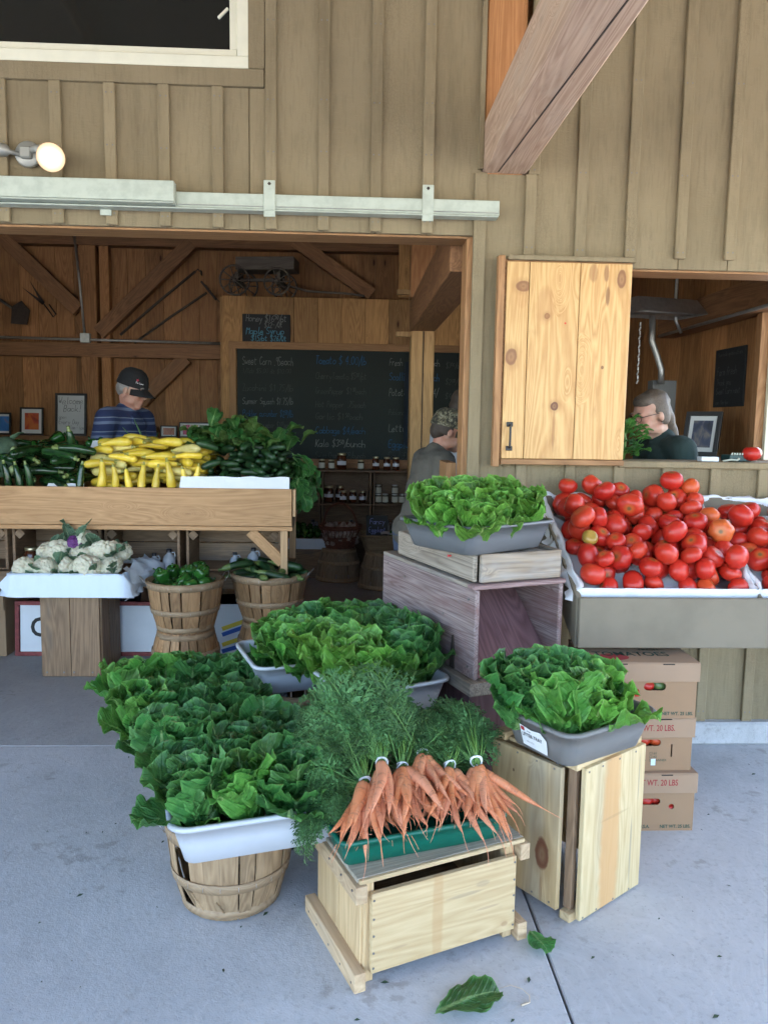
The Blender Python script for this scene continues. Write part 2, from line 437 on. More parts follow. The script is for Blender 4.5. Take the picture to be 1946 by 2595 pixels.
def gravel():
    s = NT('gravel'); v = s.n('TexCoord').outputs['Object']
    c = s.mix(s.sstep(s.noise(v, 40, 5), .35, .65), (.26, .25, .22), (.42, .40, .36))
    return s.fin(c, .9, s.bump(s.noise(v, 60, 4), .8, .01))
GRAVEL = gravel()

# ================================================================ ground
gnd = obj('ground', mesh('ground', [(-150, -150, 0), (150, -150, 0), (150, 150, 0), (-150, 150, 0)], [[0, 1, 2, 3]]), GRAVEL, loc=(0, 0, -.06)); struct(gnd)
W = 3.62                                     # front face of the siding
for nm, x0, x1, y0, y1, m in (('porch_floor', -5.6, .594, -1.6, W-.035, CONC), ('porch_floor', .602, 6, -1.6, W-.035, CONC), ('indoor_floor', -5.2, 2.7, W-.03, 8.9, CONC_IN)):
    o = board(nm, (x1-x0, y1-y0, .1), ((x0+x1)/2, (y0+y1)/2, -.05), m, b=.004); struct(o)
o = board('joint_bed', (11.6, 10.6, .03), (.2, 3.65, -.068), ROOFM); struct(o)

# ================================================================ the barn
barn = thing('farm_stand_barn', 'taupe board and batten farm stand barn with open doorway and timber porch beam', 'building', (0, 0, 0))
K0, KS = -.365, .2345
ks = [K0+KS*k for k in range(-10, 13)]
TOP = 4.15
def piece(x0, x1, z0, z1, nm='siding_board', y=W+.011, th=.022, mat=PAINT):
    if x1-x0 < .006 or z1-z0 < .006: return
    board(nm, (x1-x0-.003, th, z1-z0), ((x0+x1)/2, y, (z0+z1)/2), mat, barn, b=.0025)
for xa, xb in zip(ks, ks[1:]):
    if xb <= .545:
        if xb <= -.39: piece(xa, xb, 2.413, 3.092)
        elif xa < -.39: piece(max(xa, -.462), xb, 2.413, TOP); piece(xa, -.462, 2.413, 3.092)
        else: piece(xa, xb, 2.413, TOP)
    elif xa < .545:
        piece(xa, .585, 2.413, TOP); 
    elif xa < .80:
        piece(xa, xb, .10, 2.686); piece(.795, xb, 2.686, TOP)
    elif xb <= 1.29: piece(xa, xb, .10, TOP)
    elif xa < 1.29: piece(xa, 1.29, .10, TOP); piece(1.29, xb, .10, 1.385); piece(1.29, xb, 2.285, TOP)
    elif xb < 2.45: piece(xa, xb, .10, 1.385); piece(xa, xb, 2.285, TOP)
    else: piece(xa, xb, .10, TOP)
def batten(x, z0, z1, w=.05): board('batten', (w, .02, z1-z0), (x, W-.0105, (z0+z1)/2), PAINT, barn, b=.003)
for x in ks:
    if x < -.39: batten(x, 2.415, 3.016)
    elif x < .55: batten(x, 2.415, TOP)
    elif x < .60: pass
    elif x < .70: pass
    elif x < .83: batten(x, .10, 2.30 if False else 2.684); batten(x+.012, 2.684, TOP)
    elif x < 1.25: batten(x, .10, TOP)
    else: batten(x, .10, 1.375); batten(x, 2.33, TOP)
BATN = [(x, z) for x in ks for z in (2.46, 2.75, 2.97, 3.3, 3.6) if x < .55 and not (x < -.39 and z > 3)]+[(x, z) for x in ks for z in (.16, .7, 1.2, 2.36, 2.7, 3.1, 3.5) if x > .78]
board('corner_trim', (.055, .022, 2.585), (.578, W-.0115, .10+2.585/2), PAINT, barn)          # beside the doorway
board('corner_trim', (.022, .03, 1.3), (.575, W-.012, 2.70+.65), PAINT, barn)
# doorway lining
board('door_jamb', (.03, .15, 2.41), (.558-.016, W+.094, 1.205), EDGEZ, barn)
board('header', (3.6, .15, .010), (-1.25, W+.094, 2.408), EDGE, barn)
board('header_beam', (3.5, .16, .26), (-1.25, W+.10, 2.545), BEAM_IN, barn)
# window above the doorway
wn = obj('window', box_mesh(1.9, .05, .012).copy(), CREAM, barn, (-1.43, W+.03, 3.10))
def wpart(nm, size, loc, m): return board(nm, size, Vector(loc)-wn.location, m, wn)
wpart('casing', (1.95, .035, .05), (-1.435, W-.004, 3.116), CREAM); wpart('casing', (.05, .035, 1.0), (-.486, W-.004, 3.642), CREAM)
wpart('sash', (1.90, .03, .034), (-1.465, W+.012, 3.158), CREAM); wpart('sash', (.034, .03, 1.0), (-.528, W+.012, 3.676), CREAM)
wpart('pane', (1.9, .006, 1.0), (-1.46, W+.022, 3.66), GLASSD)
wpart('window_stay', (.012, .012, .06), (-.575, W+.012, 3.33), CREAM).rotation_euler = (0, .8, 0)
wpart('trim_board', (1.9, .024, .074), (-1.345, W-.011, 3.053), PAINT); wpart('trim_board', (.072, .024, 1.05), (-.428, W-.0105, 3.617), PAINT)
# porch beam, its post, and roof
bm_ = bar('porch_beam', (.69, W+.05, 2.80), (.69, -.9, 2.80), .205, .22, BEAM_OUT, barn, bev=.01)
o = bar('drying_check', (.655, W-.02, 2.6905), (.735, 2.1, 2.6905), .007, .004, RUST, barn)
board('post', (.18, .19, 1.5), (.682, W+.10, 3.42), ORANGE, barn, b=.008)
board('post', (.16, .02, 1.3), (.672, W+.006, 3.56), ORANGE, barn, b=.004)
for x in (-4.2, .69, 5.2):
    board('porch_post', (.19, .19, 3.0), (x, -.8, 1.5), BEAM_V, barn, b=.01)
bar('porch_plate', (-5.6, -.8, 3.08), (6, -.8, 3.08), .18, .20, BEAM_OUT, barn, bev=.01)
def slab(nm, pts, th, m):
    n = len(pts); V = [Vector(p) for p in pts]+[Vector(p)+Vector((0, 0, th)) for p in pts]
    F = [list(range(n))[::-1], list(range(n, 2*n))]+[[i, (i+1) % n, n+(i+1) % n, n+i] for i in range(n)]
    return obj(nm, fix(mesh(nm, V, F)), m, barn)
CEIL = wood('porch_ceiling_wood', (.22, .15, .09), (.36, .26, .16), 'X')
slab('porch_ceiling', [(-5.8, -1.2, 3.18), (6.2, -1.2, 3.18), (6.2, W+.3, 4.15), (-5.8, W+.3, 4.15)], .03, CEIL)
slab('roof', [(-5.8, -1.3, 3.22), (6.2, -1.3, 3.22), (6.2, 6.2, 5.2), (-5.8, 6.2, 5.2)], .08, ROOFM)
slab('roof', [(-5.8, 6.2, 5.2), (6.2, 6.2, 5.2), (6.2, 9.6, 4.3), (-5.8, 9.6, 4.3)], .08, ROOFM)
for x in np.arange(-5.2, 6, .9):
    bar('rafter', (x, W+.2, 4.07), (x, -1.1, 3.13), .06, .14, CEIL, barn)
# wall curb
o = board('curb', (2.3, .14, .115), (1.75, W+.02, .055), CONC, barn, b=.012)
# sliding door track
trk = obj('door_track', box_mesh(4.31, .05, .064).copy(), GALV, barn, (-1.5, W-.052, 2.516))
board('track_lip', (4.30, .062, .007), (0, -.003, -.038), GALV, trk)
board('track_seam', (4.30, .004, .004), (0, -.0275, -.022), STEEL, trk)
board('outer_track', (3.0, .05, .085), (-.77+1.5-1.5-.0, -.052, .02), GALV, trk)
board('track_lip', (3.0, .058, .007), (-.77+1.5-1.5, -.05, -.028), GALV, trk)
for x in (-1.09, -.365, .334):
    br = board('bracket', (.05, .006, .155), (x+1.5, -.029 if x > -.7 else .02, .012), GALV, trk)
    br2 = board('screw', (.012, .006, .012), (0, -.005, .062), RUST, br); br2.rotation_euler = (0, .78, 0)
# stall window in the right part: raw header edge, sill, lining
board('window_header', (1.2, .15, .01), (1.88, W+.09, 2.280), EDGE, barn)
board('sill', (1.22, .26, .032), (1.88, W+.10, 1.378), PAINT, barn, b=.005)
board('window_jamb', (.03, .15, .88), (1.275, W+.11, 1.835), EDGEZ, barn)
# shutter slid open in front of the wall
sh = obj('shutter', box_mesh(.60, .022, .93).copy(), EDGE, barn, (.975, W-.048, 1.838)); sh.rotation_euler = (0, 0, 0)
sh['label'] = 'golden knotty pine shutter with a black iron pull'
x = -.30
for wd in (.104, .232, .238):
    board('plank', (wd-.003, .02, .885), (x+wd/2+.022, -.022, .006), SHUT, sh, b=.002); x += wd
board('edge_rail', (.03, .045, .95), (-.302, -.010, -.0), EDGEZ, sh); board('edge_rail', (.58, .034, .024), (.012, -.012, -.452), EDGE, sh)
board('top_cap', (.585, .05, .02), (.02, -.008, .468), PAINT, sh)
hd = MB()
hd.box((0, -.004, .055), (.030, .006, .022)).box((0, -.004, -.055), (.030, .006, .022)).tube([(0, -.006, .052), (0, -.024, .045), (0, -.026, 0), (0, -.024, -.045), (0, -.006, -.052)], .0055, 8)
obj('handle', hd.mesh('handle'), IRON, sh, (-.243, -.032, -.335))
# ---- interior shell
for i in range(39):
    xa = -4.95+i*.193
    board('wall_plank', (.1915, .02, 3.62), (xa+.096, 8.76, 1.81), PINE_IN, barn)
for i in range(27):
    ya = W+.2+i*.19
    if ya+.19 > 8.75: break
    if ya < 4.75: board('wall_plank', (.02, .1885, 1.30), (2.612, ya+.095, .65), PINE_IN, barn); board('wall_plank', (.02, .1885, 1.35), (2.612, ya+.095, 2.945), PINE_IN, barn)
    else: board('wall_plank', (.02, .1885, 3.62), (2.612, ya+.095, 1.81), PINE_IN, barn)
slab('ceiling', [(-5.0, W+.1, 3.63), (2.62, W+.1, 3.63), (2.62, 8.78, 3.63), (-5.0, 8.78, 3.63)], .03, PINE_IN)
slab('outer_wall', [(2.625, W+.03, .0), (2.66, W+.03, .0), (2.66, 3.82, .0), (2.625, 3.82, .0)], 4.3, PAINT)
slab('outer_wall', [(2.625, 4.75, .0), (2.66, 4.75, .0), (2.66, 8.8, .0), (2.625, 8.8, .0)], 4.3, PAINT)
slab('outer_wall', [(2.625, 3.82, .0), (2.66, 3.82, .0), (2.66, 4.75, .0), (2.625, 4.75, .0)], 1.3, PAINT)
slab('outer_wall', [(2.625, 3.82, 2.27), (2.66, 3.82, 2.27), (2.66, 4.75, 2.27), (2.625, 4.75, 2.27)], 2.0, PAINT)
slab('outer_wall', [(-5.0, 8.775, 0), (2.66, 8.775, 0), (2.66, 8.81, 0), (-5.0, 8.81, 0)], 4.3, PAINT)
slab('outer_wall', [(-5.05, W+.03, 0), (-5.0, W+.03, 0), (-5.0, 4.2, 0), (-5.05, 4.2, 0)], 4.2, PAINT)
slab('outer_wall', [(-5.05, 4.2, 0), (-5.0, 4.2, 0), (-5.0, 8.8, 0), (-5.05, 8.8, 0)], 4.3, PAINT)
slab('outer_wall', [(-5.0, W, 0), (-3.0, W, 0), (-3.0, W+.03, 0), (-5.0, W+.03, 0)], 2.42, PAINT)
board('window_jamb', (.10, .06, 1.1), (2.58, 4.78, 1.80), EDGEZ, barn); board('window_jamb', (.06, .95, .05), (2.58, 4.28, 1.30), EDGE, barn)
board('window_jamb', (.03, .03, .95), (2.60, 4.735, 1.80), CREAM, barn)
# partition carrying the price board
for i in range(12):
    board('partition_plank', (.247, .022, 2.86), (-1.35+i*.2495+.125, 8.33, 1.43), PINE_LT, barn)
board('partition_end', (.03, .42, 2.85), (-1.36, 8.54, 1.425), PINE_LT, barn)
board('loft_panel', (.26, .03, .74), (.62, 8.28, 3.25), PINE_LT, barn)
# posts, girts and braces on the back wall
for x in (-2.83, -4.6): board('wall_post', (.18, .14, 3.6), (x, 8.68, 1.8), BEAM_V if False else PINE_IN, barn, b=.006)
board('wall_post', (.10, .10, 3.6), (-2.66, 8.69, 1.8), PINE_IN, barn)
bar('girt', (-4.9, 8.66, 2.30), (-1.37, 8.66, 2.30), .12, .15, BEAM_IN, barn); bar('girt', (-4.9, 8.66, 3.50), (1.2, 8.66, 3.50), .14, .20, BEAM_IN, barn)
bar('brace', (-2.72, 8.63, 2.48), (-1.72, 8.63, 3.45), .10, .15, BEAM_IN, barn); bar('brace', (-2.93, 8.63, 2.72), (-3.75, 8.63, 3.50), .10, .15, BEAM_IN, barn)
bar('brace', (-2.30, 8.66, 1.75), (-1.80, 8.66, 2.24), .10, .15, BEAM_IN, barn); bar('brace', (.22, 8.63, 2.95), (-.62, 8.63, 3.50), .10, .14, BEAM_IN, barn)
bar('brace', (-3.6, 8.66, 1.32), (-4.4, 8.66, 1.32), .12, .10, BEAM_IN, barn); bar('wall_ledge', (-4.9, 8.62, 1.345), (-1.37, 8.62, 1.345), .20, .05, BEAM_IN, barn)
obj('conduit', tube('conduit', [(-4.9, 8.57, 2.42), (-2.9, 8.57, 2.405), (-1.37, 8.57, 2.39)], .014), STEEL, barn)
obj('conduit', tube('conduit', [(-2.86, 8.58, 2.41), (-2.90, 8.58, 3.0), (-2.95, 8.58, 3.6)], .013), STEEL, barn)
board('junction_box', (.10, .06, .10), (-2.85, 8.57, 2.42), STEEL, barn)
# inside post and beam by the doorway
board('post', (.185, .185, 3.62), (.571, 6.32, 1.81), BEAM_V, barn, b=.006)
board('post_check', (.008, .01, 1.9), (.575, 6.2255, 1.35), RUST, barn)
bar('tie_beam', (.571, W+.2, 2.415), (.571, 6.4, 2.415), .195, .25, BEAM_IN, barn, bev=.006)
board('post', (.19, .19, 1.1), (.56, 6.30, 3.1), ORANGE, barn)
for z, in ((2.62,), (2.03+.6,)): pass
board('peg', (.12, .04, .04), (.42, 6.3, 2.60), BEAM_V, barn); board('peg', (.12, .04, .04), (.42, 6.3, 2.27), BEAM_V, barn)
board('half_wall', (.05, .30, 1.36), (.515, 4.05, .68), EDGEZ, barn)
# beam and fittings seen through the stall window
bar('wall_girt', (2.52, 6.2, 2.37), (2.52, 3.85, 2.37), .14, .20, BEAM_IN, barn)
obj('conduit', tube('conduit', [(2.43, 6.1, 2.275), (2.43, 3.9, 2.275)], .012), STEEL, barn)
obj('conduit', tube('conduit', [(2.39, 5.6, 2.24), (2.345, 5.6, 2.33), (2.336, 5.6, 2.50), (2.36, 5.6, 3.6)], .013), STEEL, barn)
lt = obj('light_fitting', fix(MB().box((0, 0, 0), (.12, .46, .085)).mesh('fit')), STEEL, barn, (2.16, 5.42, 2.385)); lt.rotation_euler = (0, 0, R(-76))
obj('reflector', mesh('reflector', [(-.17, -.26, -.05), (.17, -.26, -.05), (.17, .26, -.05), (-.17, .26, -.05), (-.07, -.24, .06), (.07, -.24, .06), (.07, .24, .06), (-.07, .24, .06)], [[0, 4, 5, 1], [1, 5, 6, 2], [2, 6, 7, 3], [3, 7, 4, 0], [4, 7, 6, 5]]), STEEL, lt, (0, 0, 0))
obj('duct', tube('duct', [(2.095, 5.4, 2.33), (2.10, 5.4, 2.155), (2.14, 5.4, 2.06), (2.178, 5.4, 1.96), (2.18, 5.4, 1.86)], .022, 12), STEEL, barn)
board('meter_box', (.17, .10, .42), (2.23, 5.5, 1.68), plain('grey_box_paint', (.12, .12, .115), .6), barn)
chn = MB()
for k in range(14): chn.tube([(1.975+.004*(k % 2), 5.3, 2.27-.03*k), (1.975-.004*(k % 2), 5.3+.008*(k % 2), 2.245-.03*k)], .006, 6)
o = obj('chain', chn.mesh('chain'), STEEL, barn); o['kind'] = 'stuff'
# ================================================================ crates, tubs, boxes, baskets, tables
def wood_spots(name, dark, light, axis, spots, kc=(.10, .035, .02), **kw):
    """wood with a few knots (or stain streaks) at given places on the board: (centre, (sx,sy,sz) half sizes, strength)"""
    m = wood(name, dark, light, axis, **kw); s = NT.__new__(NT); s.m = m; s.t = m.node_tree; s.b = s.t.nodes['Principled BSDF']
    col = s.b.inputs['Base Color'].links[0].from_socket; v = s.n('TexCoord').outputs['Object']
    wob = s.noise(v, 30, 2)
    for c, h, k, colr in spots:
        d = s.n('VectorMath', {'operation': 'SUBTRACT'}, i0=v, i1=c).outputs[0]
        d = s.n('VectorMath', {'operation': 'MULTIPLY'}, i0=d, i1=tuple(1/x for x in h)).outputs[0]
        L = s.n('VectorMath', {'operation': 'LENGTH'}, i0=d).outputs['Value']
        L = s.math('ADD', L, s.math('MULTIPLY', s.math('SUBTRACT', wob, .5), .35))
        if k == 'ring':
            f = s.ramp(L, [(0, .95), (.3, .7), (.5, .85), (.68, 1.0), (.85, .9), (1.0, 0)])
            f2 = s.math('MULTIPLY', s.math('SUBTRACT', 1.0, s.sstep(L, 1.0, 1.9)), .35)
            col = s.mix(f2, col, tuple(x*.75 for x in dark))
        else: f = s.math('MULTIPLY', s.math('SUBTRACT', 1.0, s.sstep(L, .6, 1.0)), k)
        col = s.mix(f, col, colr)
    s.set(s.b, 'Base Color', col); return m
KN = (.14, .055, .03); KN2 = (.24, .11, .05)
PALE = ((.50, .36, .19), (.70, .56, .36))
SH_A = wood_spots('shutter_plank_wood', (.43, .22, .075), (.64, .41, .175), 'Z', [((.025, -.01, .335), (.036, .05, .026), 'ring', KN2), ((-.02, -.01, .02), (.028, .05, .042), 'ring', KN2), ((.02, -.01, .28), (.03, .05, .05), .25, (.40, .18, .06))], vary=.15, rough=.42, knots=.35)
SH_B = wood_spots('shutter_plank_wood', (.43, .22, .075), (.64, .41, .175), 'Z', [((-.03, -.01, .205), (.015, .05, .015), 'ring', KN2), ((.02, -.01, -.20), (.019, .05, .022), 'ring', KN), ((.055, -.01, .175), (.006, .05, .006), .9, (.6, .05, .03)), ((-.04, -.01, .25), (.05, .05, .10), .35, (.35, .15, .05)), ((.02, -.01, -.31), (.008, .05, .12), .4, (.25, .1, .04))], vary=.15, rough=.42, knots=.3)
SH_C = wood_spots('shutter_plank_wood', (.43, .22, .075), (.64, .41, .175), 'Z', [((.0, -.01, .40), (.014, .05, .045), .7, KN2), ((.07, -.01, .375), (.022, .05, .045), 'ring', KN2), ((.01, -.01, .30), (.012, .05, .05), .6, KN), ((-.06, -.01, .40), (.025, .05, .05), .5, KN2), ((.0, -.01, -.02), (.008, .05, .01), .8, KN)], vary=.15, rough=.42, knots=.3)
for o, m in zip([o for o in bpy.data.objects if o.name.startswith('plank')], (SH_A, SH_B, SH_C)):
    o.data = o.data.copy(); o.data.materials[0] = m
CRATE_F = wood_spots('new_pine_front', (.45, .305, .15), (.59, .44, .25), 'X', [((-.03, 0, 0), (.021, .1, .30), .5, (.45, .27, .12)), ((.06, 0, .04), (.07, .1, .007), .35, (.25, .2, .14)), ((.12, 0, .06), (.03, .1, .012), .3, (.25, .2, .14)), ((.14, 0, -.02), (.05, .1, .005), .4, (.3, .2, .12)), ((.2, 0, -.09), (.015, .1, .01), .5, (.3, .17, .09)), ((-.15, 0, -.06), (.03, .1, .004), .3, (.3, .2, .12))], vary=.05, rough=.6)
CRATE_K = wood_spots('new_pine_big_knot', (.38, .25, .115), (.56, .41, .22), 'Z', [((0, -.08, -.075), (.05, .030, .060), 'ring', KN), ((0, -.08, -.19), (.05, .008, .06), .4, (.25, .12, .05)), ((0, .05, .16), (.05, .005, .007), .9, (.12, .06, .03))], vary=.1, rough=.6, blue=.4)
CRATE_R = wood_spots('new_pine_heartwood', (.45, .32, .155), (.62, .49, .285), 'Z', [((-.02, 0, -.05), (.06, .1, .55), .8, (.52, .29, .12)), ((.1, 0, -.1), (.006, .1, .14), .5, (.2, .2, .17)), ((.13, 0, .14), (.004, .1, .10), .5, (.2, .2, .17)), ((0, 0, .05), (.09, .1, .006), .3, (.3, .2, .1))], vary=.05, rough=.6, blue=.5)
CRATE_S = wood('new_pine_upright', (.42, .27, .13), (.63, .45, .25), 'Z', vary=.2, rough=.6)
CRATE_SY = wood('new_pine_cleat', (.38, .25, .14), (.58, .42, .26), 'Y', vary=.2, rough=.6, weather=.2, wcol=(.33, .26, .2))
CRATE_SX = wood('new_pine_rail', (.45, .31, .16), (.66, .50, .29), 'X', vary=.2, rough=.6)
LID = wood('grey_stained_lid', (.26, .22, .17), (.44, .38, .29), 'X', vary=.1, weather=.5, wcol=(.22, .21, .19))
OLDX = wood('old_crate_wood', (.15, .095, .058), (.30, .20, .125), 'X', vary=.3, weather=.2, wcol=(.12, .10, .085))
OLDZ = wood('old_crate_upright', (.15, .092, .055), (.31, .20, .12), 'Z', vary=.3, weather=.25, wcol=(.13, .11, .09))
OLDY = wood('old_crate_deep', (.15, .092, .055), (.31, .20, .12), 'Y', vary=.3)
GREYX = wood('weathered_grey_wood', (.14, .10, .07), (.40, .32, .235), 'X', gs=1.8, vary=.2, weather=.4, wcol=(.30, .29, .28), bump=.8)
GREYY = wood('weathered_grey_side', (.14, .11, .085), (.36, .31, .25), 'Y', gs=2.2, vary=.2, weather=.4, wcol=(.27, .25, .24), bump=.8)
PURPY = wood('faded_red_paint_wood', (.095, .05, .05), (.33, .265, .255), 'Y', vary=.1, weather=.5, wcol=(.175, .09, .088), bump=1.0, gs=3.2)
PURPX = wood('faded_red_paint_rail', (.14, .075, .075), (.34, .24, .23), 'X', vary=.1, weather=.4, wcol=(.22, .11, .105), bump=1.0)
PURPI = wood('dark_red_paint_wood', (.09, .04, .044), (.19, .105, .11), 'Z', vary=.1, weather=.3, wcol=(.10, .07, .085), bump=.6)
TABLE = wood('honey_plank', (.34, .18, .078), (.53, .31, .15), 'X', vary=.12, knots=.35)
TABLEZ = wood('honey_upright', (.36, .21, .105), (.58, .38, .21), 'Z', vary=.12)
GREYP = plain('taupe_stand_paint', (.205, .175, .13), .75, noise=.25, nscale=6, bump=.15, spec=.3)
NAILM = plain('nail_head', (.20, .19, .18), .5, .7)
DARK = plain('dark_gap', (.02, .018, .015), .9)
def nails(parent, pts, axis, r=.0035):
    mb = MB()
    for p in pts:
        q = Vector((0, 0, 1)).rotation_difference(Vector(axis)).to_matrix().to_4x4(); q.translation = Vector(p)
        mb.lathe([(0, .0012), (r, .0008), (r, -.002)], 8, q)
    o = obj('nail_heads', mb.mesh('nails'), NAILM, parent); o['kind'] = 'stuff'; return o

nails(barn, [(x+dx, W-.0205, z+.004*math.sin(x*40)) for x, z in BATN for dx in (-.012, .012)], (0, -1, 0), .0035)
# ---- pale crate with the carrots
fc = thing('wooden_crate', 'pale new pine crate with open slot at the front, under the green carrot tray', 'crate', (.05, 1.975, 0), R(22.9))
board('front_panel', (.475, .018, .235), (.255, -.009, .156), CRATE_F, fc)
board('plank', (.016, .165, .30), (.006, .098, .16), CRATE_S, fc); board('plank', (.016, .165, .30), (.006, .266, .16), CRATE_S, fc)
board('plank', (.016, .34, .30), (.494, .185, .16), CRATE_S, fc); board('back_panel', (.48, .016, .29), (.25, .362, .16), CRATE_F, fc)
for x, z, s in ((-.018, .0275, 1), (-.016, .283, 1), (.518, .0275, 1), (.518, .283, 1)):
    board('cleat', (.034, .40, .055 if z < .1 else .05), (x, .175, z), CRATE_SY, fc)
board('corner_post', (.03, .03, .31), (.018, .019, .157), CRATE_S, fc); board('corner_post', (.03, .03, .31), (.482, .019, .157), CRATE_S, fc)
board('lid', (.545, .37, .013), (.25, .178, .3165), LID, fc); board('lid_edge', (.54, .012, .0125), (.25, -.0135, .3163), CRATE_SX, fc)
board('floor_panel', (.47, .33, .01), (.25, .19, .06), OLDX, fc)
nails(fc, [(x, -.0185, z) for x in (.024, .486) for z in (.055, .10, .15, .20, .255)]+[], (0, -1, 0))
nails(fc, [(-.0355, y, z) for y in (.0, .08, .17, .27, .34) for z in (.02, .29)], (-1, 0, 0))
# ---- tall crate on end with the litter tray
rc = thing('wooden_crate', 'tall knotty pine crate standing on end beside the cardboard boxes', 'crate', (.703, 2.224, 0), R(36.5))
board('front_panel', (.325, .018, .50), (.187, -.009, .257), CRATE_R, rc)
board('side_panel', (.018, .285, .47), (-.009, .185, .265), CRATE_K, rc)
board('cleat', (.345, .045, .028), (.175, .021, .514), CRATE_SX, rc); board('cleat', (.345, .045, .028), (.175, .315, .514), CRATE_SX, rc)
board('cleat', (.30, .04, .028), (.15, .022, .014), CRATE_SX, rc); board('cleat', (.30, .04, .028), (.15, .315, .014), CRATE_SX, rc)
board('top_panel', (.33, .24, .014), (.18, .168, .507), CRATE_SX, rc); board('side_panel', (.018, .30, .47), (.34, .17, .265), CRATE_S, rc)
board('back_panel', (.33, .016, .49), (.17, .345, .255), CRATE_S, rc); board('corner_post', (.02, .03, .47), (.03, .03, .265), OLDZ, rc)
nails(rc, [(x, -.0185, z) for x in (.04, .11, .2, .29) for z in (.015, .495)], (0, -1, 0)); nails(rc, [(-.0185, y, z) for y in (.07, .14, .22, .3) for z in (.045, .49)], (-1, 0, 0))

# ---- old stack: base, plank, faded red hopper, grey frame
ROT = R(21)
st = thing('storage_box', 'dark weathered box under the faded red crate', 'box', (.47, 2.80, 0), ROT)
board('panel', (.02, .80, .545), (.012, .42, .2725), PURPI, st); board('panel', (.40, .02, .545), (.21, .03, .2725), PURPI, st); board('panel', (.02, .80, .545), (.41, .42, .2725), PURPI, st)
pl = tag(board('plank_shelf', (.47, .90, .05), (0, 0, 0), GREYY), 'thick grey weathered plank under the faded red crate', 'plank')
pl.rotation_euler = (0, 0, ROT); pl.location = Vector((.47, 2.78, .572))+Matrix.Rotation(ROT, 3, 'Z') @ Vector((.205, .42, 0))
pc = thing('hopper_crate', 'faded red wooden hopper crate with open sloping front, under the grey drawer frame', 'crate', (.47, 2.78, .598), ROT)
board('side_board', (.02, .86, .345), (.01, .43, .1725), PURPY, pc, b=.004); board('side_board', (.02, .86, .345), (.385, .43, .1725), PURPY, pc, b=.004)
board('bottom', (.355, .82, .016), (.1975, .42, .012), PURPI, pc); board('back_panel', (.355, .02, .34), (.1975, .84, .17), PURPI, pc)
o = board('slope_panel', (.35, .014, .46), (.1975, .20, .165), PURPI, pc); o.rotation_euler = (R(-48), 0, 0)
board('top_rail', (.415, .05, .018), (.1975, .022, .354), PURPX, pc, b=.004); board('top_board', (.41, .79, .016), (.1975, .445, .353), GREYY, pc)
hg = obj('hinge', mesh('hinge', [(0, -.018, -.08), (0, .018, -.08), (0, .004, .05), (0, -.004, .05), (-.006, -.018, -.08), (-.006, .018, -.08), (-.006, .004, .05), (-.006, -.004, .05)], [[4, 5, 6, 7], [0, 3, 2, 1], [0, 4, 7, 3], [1, 2, 6, 5], [2, 3, 7, 6], [0, 1, 5, 4]]), RUST, pc, (-.0, .16, .085))
nails(pc, [(-.0012, y, z) for y, z in ((.05, .3), (.05, .04), (.25, .2), (.62, .28), (.7, .06), (.8, .31), (.4, .1))], (-1, 0, 0), .005)
gf = thing('drawer_frame', 'weathered grey wooden drawer frame under the topmost lettuce tub', 'frame', (.475, 2.80, .963), ROT)
board('front_board', (.36, .02, .108), (.20, .01, .055), GREYX, gf, b=.004); board('side_board', (.02, .68, .105), (.01, .365, .054), GREYY, gf, b=.004)
board('side_board', (.02, .68, .105), (.39, .365, .054), GREYY, gf, b=.004); board('back_board', (.36, .02, .105), (.20, .70, .054), GREYX, gf, b=.004)
for x in (.1, .2, .3): board('slat', (.09, .66, .01), (x, .355, .095), GREYY, gf)
pin = obj('push_pin', lathe('pin', [(0, 0), (.004, 0), (.004, .006), (.0025, .008), (.006, .013), (0, .014)], 10), plain('red_plastic', (.7, .05, .06), .4), gf, (-.001, .20, .075), (0, -math.pi/2, 0)); 

# ---- plastic tubs
def rrect(L, Wd, r, n=5):
    P = []
    for cx, cy, a0 in ((L/2-r, Wd/2-r, 0), (-L/2+r, Wd/2-r, 90), (-L/2+r, -Wd/2+r, 180), (L/2-r, -Wd/2+r, 270)):
        for k in range(n+1): a = R(a0+90*k/n); P.append((cx+r*math.cos(a), cy+r*math.sin(a)))
    return P
def tub_mesh(L, Wd, h, taper=.035, r=.05, lip=.012, t=.003, drop=.012):
    def ring(inset, z, rr): return [(x, y, z) for x, y in rrect(L-2*inset, Wd-2*inset, max(rr, .008))]
    rings = [ring(lip+taper+.012, 0, r*.6), ring(lip+taper, .006, r*.7), ring(lip+taper*.5, h*.5, r*.85), ring(lip, h-.006, r), ring(.002, h-drop, r+.01), ring(0, h-drop, r+.01), ring(0, h-.004, r+.01), ring(.004, h, r+.008),
             ring(lip+.002, h, r), ring(lip+t+.002, h-.006, r), ring(lip+t+taper*.5, h*.5, r*.8), ring(lip+t+taper, .008, r*.65)]
    n = len(rings[0]); V = [p for q in rings for p in q]; F = []
    for i in range(len(rings)-1):
        for k in range(n): F.append([i*n+k, i*n+(k+1) % n, (i+1)*n+(k+1) % n, (i+1)*n+k])
    F.append(list(range(n))[::-1]); F.append([(len(rings)-1)*n+k for k in range(n)])
    return fix(mesh('tub', V, F, True))
PLG = plain('grey_plastic', (.135, .14, .15), .42, noise=.12, nscale=10); PLL = plain('pale_grey_plastic', (.50, .52, .56), .45, noise=.1, nscale=9)
PLD = plain('taupe_grey_plastic', (.17, .165, .16), .42, noise=.12, nscale=10); PGREEN = plain('green_plastic', (.0, .105, .068), .38, noise=.12, nscale=25)
